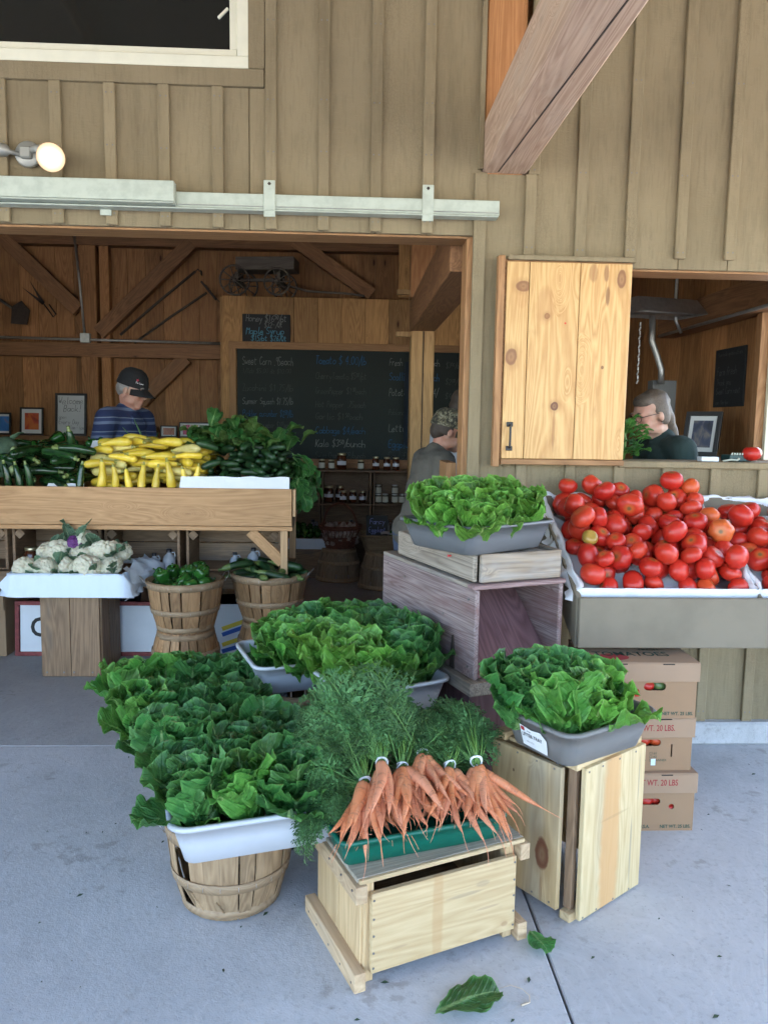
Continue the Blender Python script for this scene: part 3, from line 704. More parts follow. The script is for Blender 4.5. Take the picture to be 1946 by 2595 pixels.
def tub(nm, label, near, rotdeg, L, Wd, h, z, mat, **kw):
    """near: the rim corner closest to the camera; long side runs to the right at rotdeg, short side backwards"""
    a = R(rotdeg); c = Vector((near[0], near[1], z))+Matrix.Rotation(a, 3, 'Z') @ Vector((L/2, Wd/2, 0))
    o = obj(nm, tub_mesh(L, Wd, h, **kw), mat, None, c, (0, 0, a)); return tag(o, label, 'tub')
TUBS = {}
TUBS['top'] = tub('plastic_tub', 'grey plastic tub of bright lettuce on the drawer frame, topmost of the stack', (.43, 2.70), 36, .50, .43, .115, 1.071, PLG)
TUBS['right'] = tub('litter_tray', 'taupe grey plastic tray with torn paper label on the tall pine crate', (.645, 2.11), 31, .43, .34, .125, .529, PLD)
TUBS['f1'] = tub('plastic_tub', 'pale grey plastic tub of dark lettuce on the front bushel basket', (-.485, 2.01), 16, .54, .42, .135, .298, PLL)
TUBS['f2'] = tub('plastic_tub', 'pale grey plastic tub of lettuce behind the front left tub', (-.62, 2.45), 16, .54, .42, .135, .305, PLL)
TUBS['f3'] = tub('plastic_tub', 'pale grey plastic tub of lettuce rearmost of the left row', (-.84, 2.89), 12, .62, .42, .135, .305, PLL)
TUBS['m1'] = tub('plastic_tub', 'pale grey plastic tub of lettuce left of the faded red crate, its rear one', (-.36, 2.93), 20, .50, .42, .13, .462, PLL)
TUBS['m2'] = tub('plastic_tub', 'pale grey plastic tub of lettuce directly beside the faded red crate', (.01, 2.63), 27, .45, .37, .13, .462, PLL)
gt = tag(obj('green_tray', tub_mesh(.53, .37, .085, taper=.016, r=.03, lip=.010), PGREEN, None, (.18, 2.235, .3245), (0, 0, R(17.6))), 'shallow dark green plastic tray holding bunched carrots', 'tray')
# torn label on the litter tray
lab = mesh('lab', [(0, 0, 0), (.104, 0, -.004), (.112, -.001, .05), (.09, -.0015, .072), (.05, -.0015, .066), (.0, -.0015, .074)], [[0, 1, 2, 3, 4, 5]])
tl = TUBS['right']; PAPER = plain('paper_label', (.72, .73, .74), .6, noise=.15)
lb = obj('paper_label', lab, PAPER, tl, (-.43/2+.0355, .055, .022), (R(16.5), 0, R(-90)))
BLK = plain('black_ink', (.015, .015, .015), .7); REDI = plain('red_ink', (.35, .02, .025), .7); GRNI = plain('dark_green_ink', (.02, .06, .04), .7)
print_text('lettering', 'LITTER TRAY', .018, BLK, lb, (.006, -.0022, .036), (math.pi/2, 0, 0), bold=.0003, xs=.82)
board('red_logo', (.016, .0004, .014), (.012, -.0018, .062), REDI, lb); print_text('lettering', 'large', .008, BLK, lb, (.03, -.0018, .055)); print_text('lettering', '18 x 14 in', .008, BLK, lb, (.02, -.0018, .016))

# supports under the middle tubs
for nm, x, y, rz, s, lb_ in (('wooden_crate', .13, 2.92, 27, (.30, .26, .46), 'rough crate hidden under the lettuce tub beside the faded red crate'),):
    t = thing(nm, lb_, 'crate', (x, y, 0), R(rz))
    board('panel', (s[0], .016, s[2]), (0, -s[1]/2, s[2]/2), OLDX, t); board('panel', (s[0], .016, s[2]), (0, s[1]/2, s[2]/2), OLDX, t)
    board('panel', (.016, s[1]-.02, s[2]), (-s[0]/2+.008, 0, s[2]/2), OLDY, t); board('panel', (.016, s[1]-.02, s[2]), (s[0]/2-.008, 0, s[2]/2), OLDY, t)

# ---- bushel baskets
SLAT = wood('basket_slat', (.20, .125, .068), (.40, .27, .155), 'Z', vary=.5, rough=.65)
SLATD = wood('basket_slat_warm', (.18, .095, .044), (.40, .235, .115), 'Z', vary=.55, rough=.6)
HOOP = wood('basket_hoop', (.25, .16, .09), (.40, .28, .17), 'X', vary=.2)
WIRE = plain('wire', (.45, .45, .46), .35, .9)
def slat_mesh(rb, rtp, h, frac, th=.0028, seg=6, bulge=.012, nz=4):
    V = []; F = []
    n = 3
    for s in (0, 1):
        for j in range(nz+1):
            t = j/nz; r = rb+(rtp-rb)*t+bulge*math.sin(math.pi*t) - s*th
            for k in range(n):
                a = (k/(n-1)-.5)*frac; V.append((r*math.cos(a), r*math.sin(a), h*t))
    m = (nz+1)*n
    for j in range(nz):
        for k in range(n-1):
            i = j*n+k; F.append([i, i+1, i+n+1, i+n]); F.append([m+i, m+i+n, m+i+n+1, m+i+1])
    for j in range(nz):
        i = j*n; F.append([i, i+n, m+i+n, m+i]); i = j*n+n-1; F.append([i, m+i, m+i+n, i+n])
    for k in range(n-1):
        F.append([k, m+k, m+k+1, k+1]); i = nz*n+k; F.append([i, i+1, m+i+1, m+i])
    return fix(mesh('slat', V, F, False))
def hoop_mesh(r, z, hh, t=.004, slope=0.0, seg=40):
    V, F = lathe_vf([(r+slope*-hh/2, z-hh/2), (r+t+slope*-hh/2, z-hh/2), (r+t+slope*hh/2, z+hh/2), (r+slope*hh/2, z+hh/2), (r+slope*-hh/2, z-hh/2)], seg)
    return fix(mesh('hoop', V, F, True))
def basket(label, loc, rb, rtp, h, mat, rotz=0.0, invert=False, handles=True, n=22, tilt=0.0, group=None, broken=False, seed=1):
    rng = random.Random(seed)
    t = thing('bushel_basket', label, 'basket', loc, rotz, group)
    if invert: t.rotation_euler = (math.pi+tilt, 0, rotz); t.location.z = loc[2]+h
    else: t.rotation_euler = (tilt, 0, rotz)
    frac = 2*math.pi/n
    ms = [slat_mesh(rb, rtp, h*q, frac*w) for q, w in ((1, .96), (1, .82), (.995, .99))]
    for m_ in ms: m_.materials.append(mat)
    for k in range(n):
        if broken and k in (13,): continue
        o = obj('slat', rng.choice(ms), None, t, (0, 0, 0), (0, 0, k*frac+rng.uniform(-.03, .03)))
        q = 1+rng.uniform(-.012, .008); o.scale = (q, q, 1)
    sl = (rtp-rb)/h
    obj('top_hoop', hoop_mesh(rtp+.001, h-.022, .04, .006, sl), HOOP, t); obj('top_hoop', hoop_mesh(rtp-.011, h-.02, .04, .006, sl), HOOP, t)
    obj('middle_hoop', hoop_mesh(rb+(rtp-rb)*.42+.013, h*.42, .032, .004, sl), HOOP, t); obj('base_hoop', hoop_mesh(rb+.004, .022, .03, .004, sl), HOOP, t)
    obj('base', lathe('base', [(0, .012), (rb-.004, .012), (rb-.004, .004), (0, .004)], 32), OLDX, t)
    if handles:
        for s in (-1, 1):
            x = s*(rtp+.006)
            obj('wire_handle', tube('wire', [(x, -.055, h-.02), (x*1.10, -.052, h+.015), (x*1.16, 0, h+.03), (x*1.10, .052, h+.015), (x, .055, h-.02)], .0022, 6), WIRE, t)
    st_ = MB()
    for k in range(n):
        a = (k+.5)*frac; q = Matrix.Rotation(a, 3, 'Z')
        for rr, z in ((rtp+.0085, h-.022), (rb+(rtp-rb)*.42+.0185, h*.42)):
            m = box_mesh(.001, .0015, .014); st_.add([q @ (v.co+Vector((rr, 0, z))) for v in m.vertices], [list(p.vertices) for p in m.polygons])
    o = obj('staples', st_.mesh('staples'), WIRE, t); o['kind'] = 'stuff'
    if broken:
        for a, L in ((3.75, .09), (3.95, .07), (4.4, .05)):
            o = board('splinter', (.022, .003, L), (rb*1.06*math.cos(a), rb*1.06*math.sin(a), .03+L/2), mat, t); o.rotation_euler = (.5, .3, a)
    return t
basket('worn front bushel basket with a broken slat and wire handle', (-.375, 2.41, 0), .155, .205, .285, SLAT, R(15), broken=True, seed=3, tilt=-.03)
basket('bushel basket half hidden under the second lettuce tub from the front', (-.50, 2.85, 0), .155, .205, .285, SLAT, R(170), seed=5)
basket('bushel basket under the rearmost left lettuce tub', (-.60, 3.30, 0), .155, .205, .285, SLAT, R(40), seed=6)
basket('bushel basket under the lettuce tub left of the faded red crate', (-.17, 3.20, 0), .17, .22, .455, SLAT, R(40), seed=7)
basket('upturned bushel basket under the basket of green peppers', (-.985, 4.62, 0), .165, .215, .30, SLATD, 0, invert=True, handles=False, seed=8)
BP = basket('bushel basket of green peppers on an upturned basket', (-.985, 4.62, .302), .165, .222, .305, SLATD, R(200), seed=9)
basket('upturned bushel basket under the basket of cucumbers', (-.50, 4.86, 0), .17, .22, .30, SLATD, 0, invert=True, handles=False, seed=10)
BC = basket('bushel basket of cucumbers on an upturned basket beside the table', (-.50, 4.86, .302), .17, .24, .305, SLATD, R(170), seed=11)
SLATG = wood('grey_basket_slat', (.16, .11, .07), (.33, .24, .155), 'Z', vary=.3)
basket('upturned bushel basket carrying the garlic basket indoors', (-.10, 7.62, 0), .165, .225, .32, SLATG, R(10), invert=True, handles=False, seed=12)
basket('upturned bushel basket carrying the tan wicker basket indoors', (.33, 7.28, 0), .165, .235, .35, SLATG, R(33), invert=True, handles=False, seed=13)

# ---- produce table with crates on its lower shelf
tb = thing('produce_table', 'honey coloured plank produce table with raised front board', 'table', (-1.6, 4.75, 0))
def T(nm, s, l, m=TABLE, **k): return board(nm, s, (l[0]+1.6, l[1]-4.75, l[2]), m, tb, **k)
T('front_board', (2.6, .025, .232), (-1.655, 4.762, 1.026)); T('front_strip', (2.61, .03, .026), (-1.655, 4.763, .894)); 
T('end_board', (.018, .06, .17), (-.341, 4.79, 1.055), TABLEZ); T('end_board', (.025, .80, .25), (-.368, 5.18, 1.05), OLDY, rot=(R(8), 0, 0))
for x, y in ((-.405, 4.80), (-.405, 5.50), (-2.85, 4.80), (-2.85, 5.50)): T('leg', (.045, .05, .88), (x, y, .44), TABLEZ)
o = bar('knee_brace', (-.615+1.6, .045, .875), (-.415+1.6, .045, .675), .03, .07, TABLE, tb)
o = T('table_bed', (2.55, .80, .02), (-1.64, 5.17, 1.09)); o.rotation_euler = (R(8), 0, 0)
T('shelf_rail', (2.6, .04, .10), (-1.65, 4.94, .53), OLDX); T('shelf', (2.55, .60, .02), (-1.65, 5.22, .572), OLDX)
T('back_rail', (2.5, .02, .20), (-1.65, 5.56, 1.18), OLDX)
for xa, xb, lab_ in ((-2.75, -2.18, 'old wooden crate at the far left of the table shelf'), (-2.15, -1.59, 'old wooden crate lying behind the cauliflower, second on the table shelf'), (-1.57, -1.09, 'old wooden crate right of the cauliflower on the table shelf'), (-1.05, -.44, 'old wooden crate behind the bushel baskets, rightmost on the shelf')):
    t = thing('wooden_crate', lab_, 'crate', ((xa+xb)/2, 4.97, .584)); w_ = xb-xa; h_ = .275
    board('side', (.018, .34, h_), (-w_/2+.009, .17, h_/2), OLDY, t); board('side', (.018, .34, h_), (w_/2-.009, .17, h_/2), OLDY, t)
    board('slat', (w_-.04, .34, .012), (0, .17, .007), OLDX, t); board('slat', (w_-.04, .34, .012), (0, .17, h_-.007), OLDX, t)
    board('back_panel', (w_-.04, .014, h_/2-.014), (0, .33, h_/4+.006), OLDX, t); board('back_panel', (w_-.04, .014, h_/2-.014), (0, .33, h_*.75-.003), OLDX, t)
    for s in (-1, 1):
        o = board('corner_block', (.05, .02, .05), (s*(w_/2-.045), .012, h_-.04), OLDX, t); o.rotation_euler = (0, R(45), 0)
# sign and boxes under the table
SIGNW = plain('white_sign_paint', (.66, .70, .76), .5, noise=.12, nscale=7); SIGNR = plain('worn_red_paint', (.24, .05, .05), .7, noise=.6, nscale=40)
sg = thing('roadside_sign', 'white painted sign with red frame and black letters, under the table', 'sign', (-1.70, 5.03, 0), rot=(R(-4), 0, 0))
board('panel', (.90, .012, .32), (0, 0, .18), SIGNW, sg)
for s in ((.96, .03, .026, 0, .013), (.96, .03, .026, 0, .348)): board('frame', (s[0], s[1], s[2]), (s[3], -.004, s[4]), SIGNR, sg)
for x in (-.467, .467): board('frame', (.026, .03, .31), (x, -.004, .18), SIGNR, sg)
print_text('lettering', 'O', .175, BLK, sg, (-.385, -.0072, .13), bold=.004, xs=.9); print_text('lettering', 'PEN.', .175, BLK, sg, (-.20, -.0072, .06), bold=.004)
CARD = plain('brown_card', (.30, .20, .12), .8, noise=.2, nscale=8)
t = thing('cardboard_box', 'plain brown carton at the left end under the table', 'box', (-2.48, 5.08, 0)); board('body', (.50, .35, .40), (0, .1, .2), CARD, t); board('flap', (.50, .02, .10), (0, -.085, .36), CARD, t)
FRW = plain('white_carton', (.62, .66, .70), .6); FRB = plain('blue_print', (.03, .10, .40), .6); FRY = plain('yellow_print', (.65, .50, .05), .6)
fb = thing('fruit_carton', 'white fruit carton with blue and yellow stripes behind the basket stacks', 'box', (-.78, 5.08, 0)); board('body', (.42, .30, .34), (0, .15, .17), FRW, fb); board('lid', (.43, .31, .10), (0, .15, .29), FRW, fb)
for z, m, a in ((.10, FRY, .35), (.17, FRB, .35), (.21, FRY, .35), (.05, FRB, .3)):
    o = board('print_stripe', (.24, .003, .028), (.05, -.002, z), m, fb); o.rotation_euler = (0, -a, 0)

# ---- cauliflower stand
cc = thing('wooden_crate', 'brown upright crate carrying the cloth covered cauliflower tray', 'crate', (-1.84, 4.59, 0))
board('plank', (.172, .016, .50), (.087, .008, .255), OLDZ, cc); board('plank', (.172, .016, .50), (.262, .008, .255), OLDZ, cc)
for y in (.105, .25, .36): board('plank', (.016, .13 if y < .3 else .09, .50), (.349, y-.02, .255), OLDZ, cc); board('plank', (.016, .13 if y < .3 else .09, .50), (.01, y-.02, .255), OLDZ, cc)
board('end_panel', (.34, .38, .016), (.178, .2, .502), OLDX, cc); board('end_panel', (.345, .39, .012), (.178, .2, .007), OLDX, cc)
nails(cc, [(x, -.001, .03) for x in (.03, .13, .19, .3)], (0, -1, 0), .006)
def cloth_mat(name, base):
    s = NT(name); v = s.coords()
    f = s.noise(v, 5, 3, .6, .8); f2 = s.noise(s.coords((1, 1, .35)), 22, 4, .6)
    return s.fin(s.mix(s.math('MULTIPLY', s.sstep(f2, .45, .75), .25), base, tuple(x*.8 for x in base)), .85, s.bump(s.math('ADD', s.math('MULTIPLY', f, .8), s.math('MULTIPLY', f2, .4)), .5, .012), **{'Specular_IOR_Level': .2})
CLOTH = cloth_mat('white_cloth', (.74, .76, .80)); CLOTHB = cloth_mat('pale_blue_cloth', (.62, .70, .80))
def liner(L, Wd, h_in, h_out, seed=0, tilt_floor=None, amp=.008, out_sides='FLRB', puff=.015, nper=26, z0=0.0):
    """a cloth lining a box: floor, up the inner walls, over the rim, down outside; local origin at the middle of the rim plane"""
    rnd = random.Random(seed); off = Vector((rnd.uniform(0, 50), rnd.uniform(0, 50), 0))
    P = []
    def seg(a, b, n): return [(a[0]+(b[0]-a[0])*k/n, a[1]+(b[1]-a[1])*k/n) for k in range(n)]
    cs = [(-L/2, -Wd/2), (L/2, -Wd/2), (L/2, Wd/2), (-L/2, Wd/2)]; sides = 'FRBL'; per = []
    for i in range(4):
        n = nper if i % 2 == 0 else int(nper*Wd/L)+6
        per += [(p, sides[i]) for p in seg(cs[i], cs[(i+1) % 4], n)]
    levels = [('in', 1.0), ('in', .5), ('in', .08), ('rim', 0), ('out', .1), ('out', .5), ('out', .85), ('out', 1.0)]
    V = []; n = len(per)
    for kind, t in levels:
        for (x, y), sd in per:
            nx, ny = {'F': (0, -1), 'B': (0, 1), 'L': (-1, 0), 'R': (1, 0)}[sd]
            nz = mnoise.noise(Vector((x*9, y*9, t*2))+off); nz2 = mnoise.noise(Vector((x*24, y*24, t*5))+off)
            if kind == 'in': q = Vector((x-nx*.012, y-ny*.012, -h_in*t)); d = amp*(nz+nz2*.6)
            elif kind == 'rim': q = Vector((x, y, .006+amp*(.9*nz+.5*nz2)*(.25 if sd == 'F' else 1))); d = amp*.5*nz2*(.2 if sd == 'F' else 1)
            else:
                drop = h_out if sd in out_sides else h_out*.3
                q = Vector((x+nx*.004, y+ny*.004, -drop*t*(1+(.02 if sd == 'F' else .12)*nz*t))); d = amp*.6*(nz+nz2)*(.35 if sd == 'F' else 1)+puff*t*(1+nz2 if sd in out_sides and sd != 'F' else .08)
            V.append(q+Vector((nx, ny, 0))*d)
    F = [[i*n+k, i*n+(k+1) % n, (i+1)*n+(k+1) % n, (i+1)*n+k] for i in range(len(levels)-1) for k in range(n)]
    F.append([k for k in range(n)])
    return mesh('liner', V, F, True)
ct = thing('cloth_covered_tray', 'shallow tray wrapped in pale blue cloth, full of cauliflower', 'tray', (-1.638, 4.71, .515))
board('tray_body', (.635, .46, .12), (0, 0, .062), OLDX, ct)
obj('cloth', liner(.66, .50, .03, .135, 3, puff=.05, amp=.012), CLOTHB, ct, (0, 0, .142))
cr = MB()
for k in range(5):
    a = k*.5
V = []; F = []
for i in range(15):
    for j in range(11):
        u, v_ = i/14, j/10
        nz = mnoise.noise(Vector((u*5, v_*6, 2.2))); nz2 = mnoise.noise(Vector((u*14, v_*14, 7.7)))
        V.append((.32+.09*math.sin(v_*math.pi)*(.5+u)+.02*nz2, -.20+.44*u, -.03+.19*v_+.035*nz+.02*u))
F = [[i*11+j, i*11+j+1, (i+1)*11+j+1, (i+1)*11+j] for i in range(14) for j in range(10)]
obj('loose_cloth', mesh('loose', V, F, True), CLOTHB, ct)
obj('cloth_corner', mesh('corner', [(-.325, -.25, .14), (-.40, -.22, .07), (-.335, -.252, .02), (-.41, -.14, .05), (-.34, -.05, .12)], [[0, 2, 1], [0, 1, 3], [0, 3, 4], [1, 2, 3]]), CLOTHB, ct)

# ---- tomato stand against the wall
ts = thing('sloping_display_bin', 'taupe painted sloping bin of tomatoes under the stall window', 'display bin', (1.6, 2.9, 0))
def side_panel(x, nm='side_panel', hh=.20):
    pts = [(2.9, .694), (2.9, .893), (3.55, 1.215), (3.55, 1.0)]
    V = [(x+d-1.6, y-2.9, z) for d in (0, .02) for y, z in pts]
    return obj(nm, fix(mesh(nm, V, [[0, 1, 2, 3], [7, 6, 5, 4], [0, 4, 5, 1], [1, 5, 6, 2], [2, 6, 7, 3], [3, 7, 4, 0]])), GREYP, ts)
side_panel(.885); side_panel(2.42)
board('front_board', (1.56, .02, .20), (.072, -.011, .795), GREYP, ts, b=.004); board('back_board', (1.52, .02, .24), (.06, .655, 1.11), GREYP, ts)
sl_a = math.atan2(.322, .65)
o = board('bin_floor', (1.50, .72, .015), (.06, .325, .935), GREYP, ts); o.rotation_euler = (sl_a, 0, 0)
board('divider', (.010, .70, .09), (.027, .325, 1.00), GREYP, ts).rotation_euler = (sl_a, 0, 0)
board('leg', (.09, .05, .70), (-.62, .10, .35), GREYP, ts); board('leg', (.09, .05, .70), (.72, .10, .35), GREYP, ts)
board('wall_cleat', (1.5, .04, .09), (.06, .63, .95), GREYP, ts)
for x0, x1, lb_, sd in ((.905, 1.620, 'white cloth liner of the left tomato bin', 4), (1.634, 2.40, 'white cloth liner of the right tomato bin', 8)):
    o = tag(obj('cloth_liner', liner(x1-x0, .70, .075, .062, sd, amp=.020, puff=.035, nper=60, out_sides='FL' if x0 < 1 else 'FR'), CLOTH, None, ((x0+x1)/2, 3.235, 1.075), (sl_a, 0, 0)), lb_, 'cloth')
# ---- tomato cartons
KRAFT = plain('kraft_card', (.30, .185, .105), .8, noise=.1, nscale=5, bump=.1); KRAFTL = plain('kraft_lid', (.34, .225, .145), .8, noise=.1, nscale=5, bump=.1)
INK_R = plain('carton_red_ink', (.30, .03, .035), .8)
def carton(label, loc, rotz, w_, d_, hb, hl, holes, over):
    t = thing('tomato_carton', label, 'box', loc, rotz, 'tomato cartons beside the tall crate')
    o = flat_panel('front', [(-w_/2, 0), (w_/2, 0), (w_/2, hb), (-w_/2, hb)], holes, .005); obj('front_panel', o, KRAFT, t)
    board('side_panel', (.005, d_-.006, hb), (w_/2-.0025, d_/2+.0005, hb/2), KRAFT, t); board('side_panel', (.005, d_-.006, hb), (-w_/2+.0025, d_/2+.0005, hb/2), KRAFT, t)
    board('back_panel', (w_-.012, .005, hb), (0, d_-.003, hb/2), KRAFT, t); board('bottom', (w_-.012, d_-.014, .005), (0, d_/2, .004), KRAFT, t)
    mb = MB().box((0, d_/2, hl), (w_+.014, d_+.014, .005)).box((0, -.0065, hl/2-.002), (w_+.0135, .004, hl)).box((w_/2+.0045, d_/2, hl/2-.002), (.004, d_+.004, hl)).box((-w_/2-.0045, d_/2, hl/2-.002), (.004, d_+.004, hl))
    lo = obj('lid', mb.mesh('lid'), KRAFTL, t, (0, 0, over))
    for x in (-.09, .09): board('lid_slot', (.045, .002, .004), (x, -.0088, hl-.004), DARK, lo)
    return t, lo
def circ(cx, cz, r, n=14): return [(cx+r*math.cos(2*math.pi*k/n), cz+r*math.sin(2*math.pi*k/n)) for k in range(n)]
CW = .41
c1, l1 = carton('bottom tomato carton of the stack of three, marked NET WT. 20 LBS', (1.137, 2.775, 0), 0, CW, .30, .222, .075, [stadium(.03, .118, .085, .026), circ(.117, .098, .011), stadium(-.13, .118, .05, .026)], .158)
c2, l2 = carton('middle tomato carton of the stack of three, with grade checkboxes', (1.128, 2.79, .2365), R(1), CW-.01, .30, .20, .075, [stadium(.035, .112, .085, .026), [(.118, .055), (.124, .055), (.124, .105), (.118, .105)], stadium(-.13, .112, .05, .026)], .137)
c3, l3 = carton('top tomato carton of the stack of three, directly under the tomato bin', (1.12, 2.78, .4525), R(-1), CW, .30, .205, .07, [stadium(.045, .123, .085, .030), circ(-.025, .103, .0115), circ(.12, .16, .009), stadium(-.13, .118, .05, .026)], .147)
FA = (math.pi/2, 0, 0)
print_text('lettering', 'NET WT. 20 LBS', .034, INK_R, l1, (-.04, -.0092, .030), FA, xs=.72, bold=.0004); print_text('lettering', 'WT. 20 LBS.', .034, INK_R, l2, (.0, -.0092, .026), FA, xs=.72, bold=.0004)
print_text('lettering', 'NET WT. 25 LBS.', .018, GRNI, c1, (.075, -.0008, .012), FA, bold=.0005, xs=.92); print_text('lettering', 'PRODUCE OF U.S.A.', .018, GRNI, c1, (.035, -.0008, .012), FA, 'RIGHT', bold=.0005, xs=.92)
print_text('lettering', 'NET WT. 25 LBS.', .018, GRNI, c3, (.075, -.0008, .012), FA, bold=.0005, xs=.92)
for k, (a, b) in enumerate((('XL', '#1'), ('LG', '#2'), ('MED', 'CANNER'), ('SM', ''))):
    z = .066-.014*k
    for x, tx in ((-.005, a), (.05, b)):
        if tx:
            print_text('lettering', tx, .013, GRNI, c2, (x, -.0008, z), FA); mb = MB()
            for dx, dz, sx, sz in ((0, 0, .009, .001), (0, .009, .009, .001), (-.0045, .0045, .001, .009), (.0045, .0045, .001, .009)): mb.box((dx, 0, dz), (sx, .0006, sz))
            obj('checkbox', mb.mesh('cb'), GRNI, c2, (x-.010, -.0006, z))
board('sticker', (.018, .0008, .026), (.05, -.0012, .035), plain('pale_sticker', (.55, .68, .75), .5), c2)
LT = (0, 0, 0)
print_text('lettering', 'TOMATOES', .075, GRNI, l3, (-.02, .075, .0735), LT, 'CENTER', xs=.75, bold=.001); print_text('lettering', 'FRESH', .03, GRNI, l3, (.03, .15, .0735), LT, bold=.0005)
obj('print_oval', lathe('oval', [(0, 0), (.05, 0)], 24), INK_R, l3, (-.10, .06, .0732), (0, 0, 0), (1.2, .8, 1))
# ================================================================ produce
def leaf_mat(name, c_dark, c_mid, c_light, rib=(.45, .55, .25), rough=.42, trans=.24, veins=9.0, edge=.35, vlo=.62, vr=.72):
    s = NT(name); uv = s.n('TexCoord').outputs['UV']; sep = s.n('SeparateXYZ', None, Vector=uv)
    u = sep.outputs[1]; v = s.math('ABSOLUTE', s.math('SUBTRACT', sep.outputs[0], .5)); v = s.math('MULTIPLY', v, 2.0)
    ob = s.coords()
    nz = s.noise(ob, 16, 3, .6); n2 = s.noise(ob, 85, 3)
    col = s.ramp(nz, [(.25, c_dark), (.5, c_mid), (.78, c_light)])
    hv = s.n('HueSaturation', None, Color=col, Value=s.math('ADD', vlo, s.math('MULTIPLY', s.rand(), vr)), Hue=s.math('ADD', .488, s.math('MULTIPLY', s.rand(), .02)))
    col = hv.outputs[0]
    vn = s.math('SINE', s.math('MULTIPLY', s.math('SUBTRACT', s.math('MULTIPLY', u, veins), s.math('MULTIPLY', v, veins*.42)), 6.283))
    vm = s.math('MULTIPLY', s.sstep(vn, .86, 1.0), s.math('SUBTRACT', .55, s.math('MULTIPLY', v, .45)))
    col = s.mix(s.math('MULTIPLY', vm, .28), col, rib)
    rm = s.math('SUBTRACT', 1.0, s.sstep(v, s.math('MULTIPLY', s.math('SUBTRACT', 1.05, u), .06), s.math('MULTIPLY', s.math('SUBTRACT', 1.08, u), .16)))
    col = s.mix(s.math('MULTIPLY', rm, .85), col, rib)
    em = s.math('MULTIPLY', s.sstep(s.n('Attribute', {'attribute_name': 'rho'}).outputs['Fac'], .90, 1.0), edge)
    col = s.mix(em, col, tuple(min(1, x*1.7+.03) for x in c_light))
    brn = s.math('MULTIPLY', s.sstep(s.n('Attribute', {'attribute_name': 'rho'}).outputs['Fac'], .955, .99), s.sstep(s.noise(ob, 22, 3), .60, .68))
    col = s.mix(s.math('MULTIPLY', brn, .8), col, (.16, .09, .03))
    h = s.math('SUBTRACT', s.math('ADD', s.math('MULTIPLY', n2, .45), s.math('MULTIPLY', nz, .8)), s.math('MULTIPLY', s.sstep(vn, .3, 1.0), .25))
    nm = s.bump(h, .85, .010)
    s.fin(col, rough, nm, **{'Specular_IOR_Level': .38})
    tr = s.n('BsdfTranslucent', None, Color=s.mix(.5, col, tuple(x*1.3 for x in c_light)), Normal=nm)
    mx = s.n('MixShader', None, i0=trans, i1=s.b, i2=tr)
    s.t.links.new(mx.outputs[0], s.out.inputs[0]); return s.m
LD = leaf_mat('dark_lettuce_leaf', (.016, .074, .019), (.042, .155, .034), (.10, .26, .062), (.24, .38, .14))
LM = leaf_mat('green_lettuce_leaf', (.024, .105, .017), (.065, .215, .033), (.15, .345, .065), (.28, .42, .14))
LL = leaf_mat('bright_lettuce_leaf', (.036, .13, .015), (.095, .255, .032), (.185, .39, .068), (.34, .48, .16))
LG = leaf_mat('grey_green_leaf', (.05, .11, .065), (.10, .19, .115), (.18, .28, .17), (.42, .50, .30), rough=.6)
LO = leaf_mat('olive_bunch_leaf', (.04, .095, .018), (.08, .165, .035), (.16, .25, .065), (.18, .24, .08), rough=.5)
LB = leaf_mat('basil_leaf', (.03, .13, .02), (.06, .21, .035), (.11, .30, .06), (.2, .36, .1))
def leaf_mesh(seed, L, Wd, th0, curl, cup=.25, ruf=.10, nu=9, nv=46, fr=4.0, base=.3, peak=.60, **kw):
    """leaf growing from the origin up +Z, leaning and curling towards +X; upper face looks to -X (towards the heart).
    The blade is laid out in rings about its middle, so that its frilled edge runs evenly round the tip."""
    g = random.Random(seed); o1 = Vector((g.uniform(0, 90), g.uniform(0, 90), g.uniform(0, 90))); V = []; U = []; RHO = []
    def point(rho, ph):
        sn, cs = math.sin(ph), math.cos(ph)
        low = max(0.0, -sn); hw = Wd/2*(1-(1-base)*low**1.3)
        edge = 1+.05*mnoise.noise(o1+Vector((cs*2.2, sn*2.2, 0)))+.022*math.sin(ph*fr*4.3+o1.x)
        y = rho*hw*cs*edge; u = peak+rho*edge*sn*((1-peak) if sn > 0 else peak); u = max(0.0, u)
        e = rho**3.2*(1-.75*low**2)
        r = ruf*Wd*e*(math.sin(ph*fr+o1.y)+.6*math.sin(ph*fr*1.9+o1.z)+.35*math.sin(ph*fr*3.1+o1.x))*.75
        yy = y/(Wd/2)
        r += Wd*(.07*mnoise.noise(o1+Vector((yy*1.3, u*3, 5)))+.040*mnoise.noise(o1+Vector((yy*4, u*8, 9)))+.022*mnoise.noise(o1+Vector((yy*9, u*18, 3))))
        off = -cup*Wd/2*yy*yy+r-.02*Wd*math.exp(-(yy/.10)**2)*(1-u)
        th = th0; x = z = 0.0; n = 10                                  # walk along the bent midrib up to u
        for k in range(n):
            t = u*(k+.5)/n; a = th0+curl*t**1.6; x += math.sin(a)*u*L/n; z += math.cos(a)*u*L/n
        a = th0+curl*u**1.6
        return (x+math.cos(a)*off, y, z-math.sin(a)*off), (.5+yy*.5, u)
    p, q = point(0, 0); V.append(p); U.append(q); RHO.append(0.0)
    for i in range(1, nu+1):
        rho = (i/nu)**.8
        for k in range(nv): p, q = point(rho, 2*math.pi*k/nv); V.append(p); U.append(q); RHO.append(rho)
    F = [[0, 1+k, 1+(k+1) % nv] for k in range(nv)]
    for i in range(nu-1):
        for k in range(nv): a, b = 1+i*nv+k, 1+i*nv+(k+1) % nv; F.append([a, a+nv, b+nv, b])
    me = mesh('leaf', V, F, True, U); at = me.attributes.new('rho', 'FLOAT', 'POINT'); at.data.foreach_set('value', RHO); return me
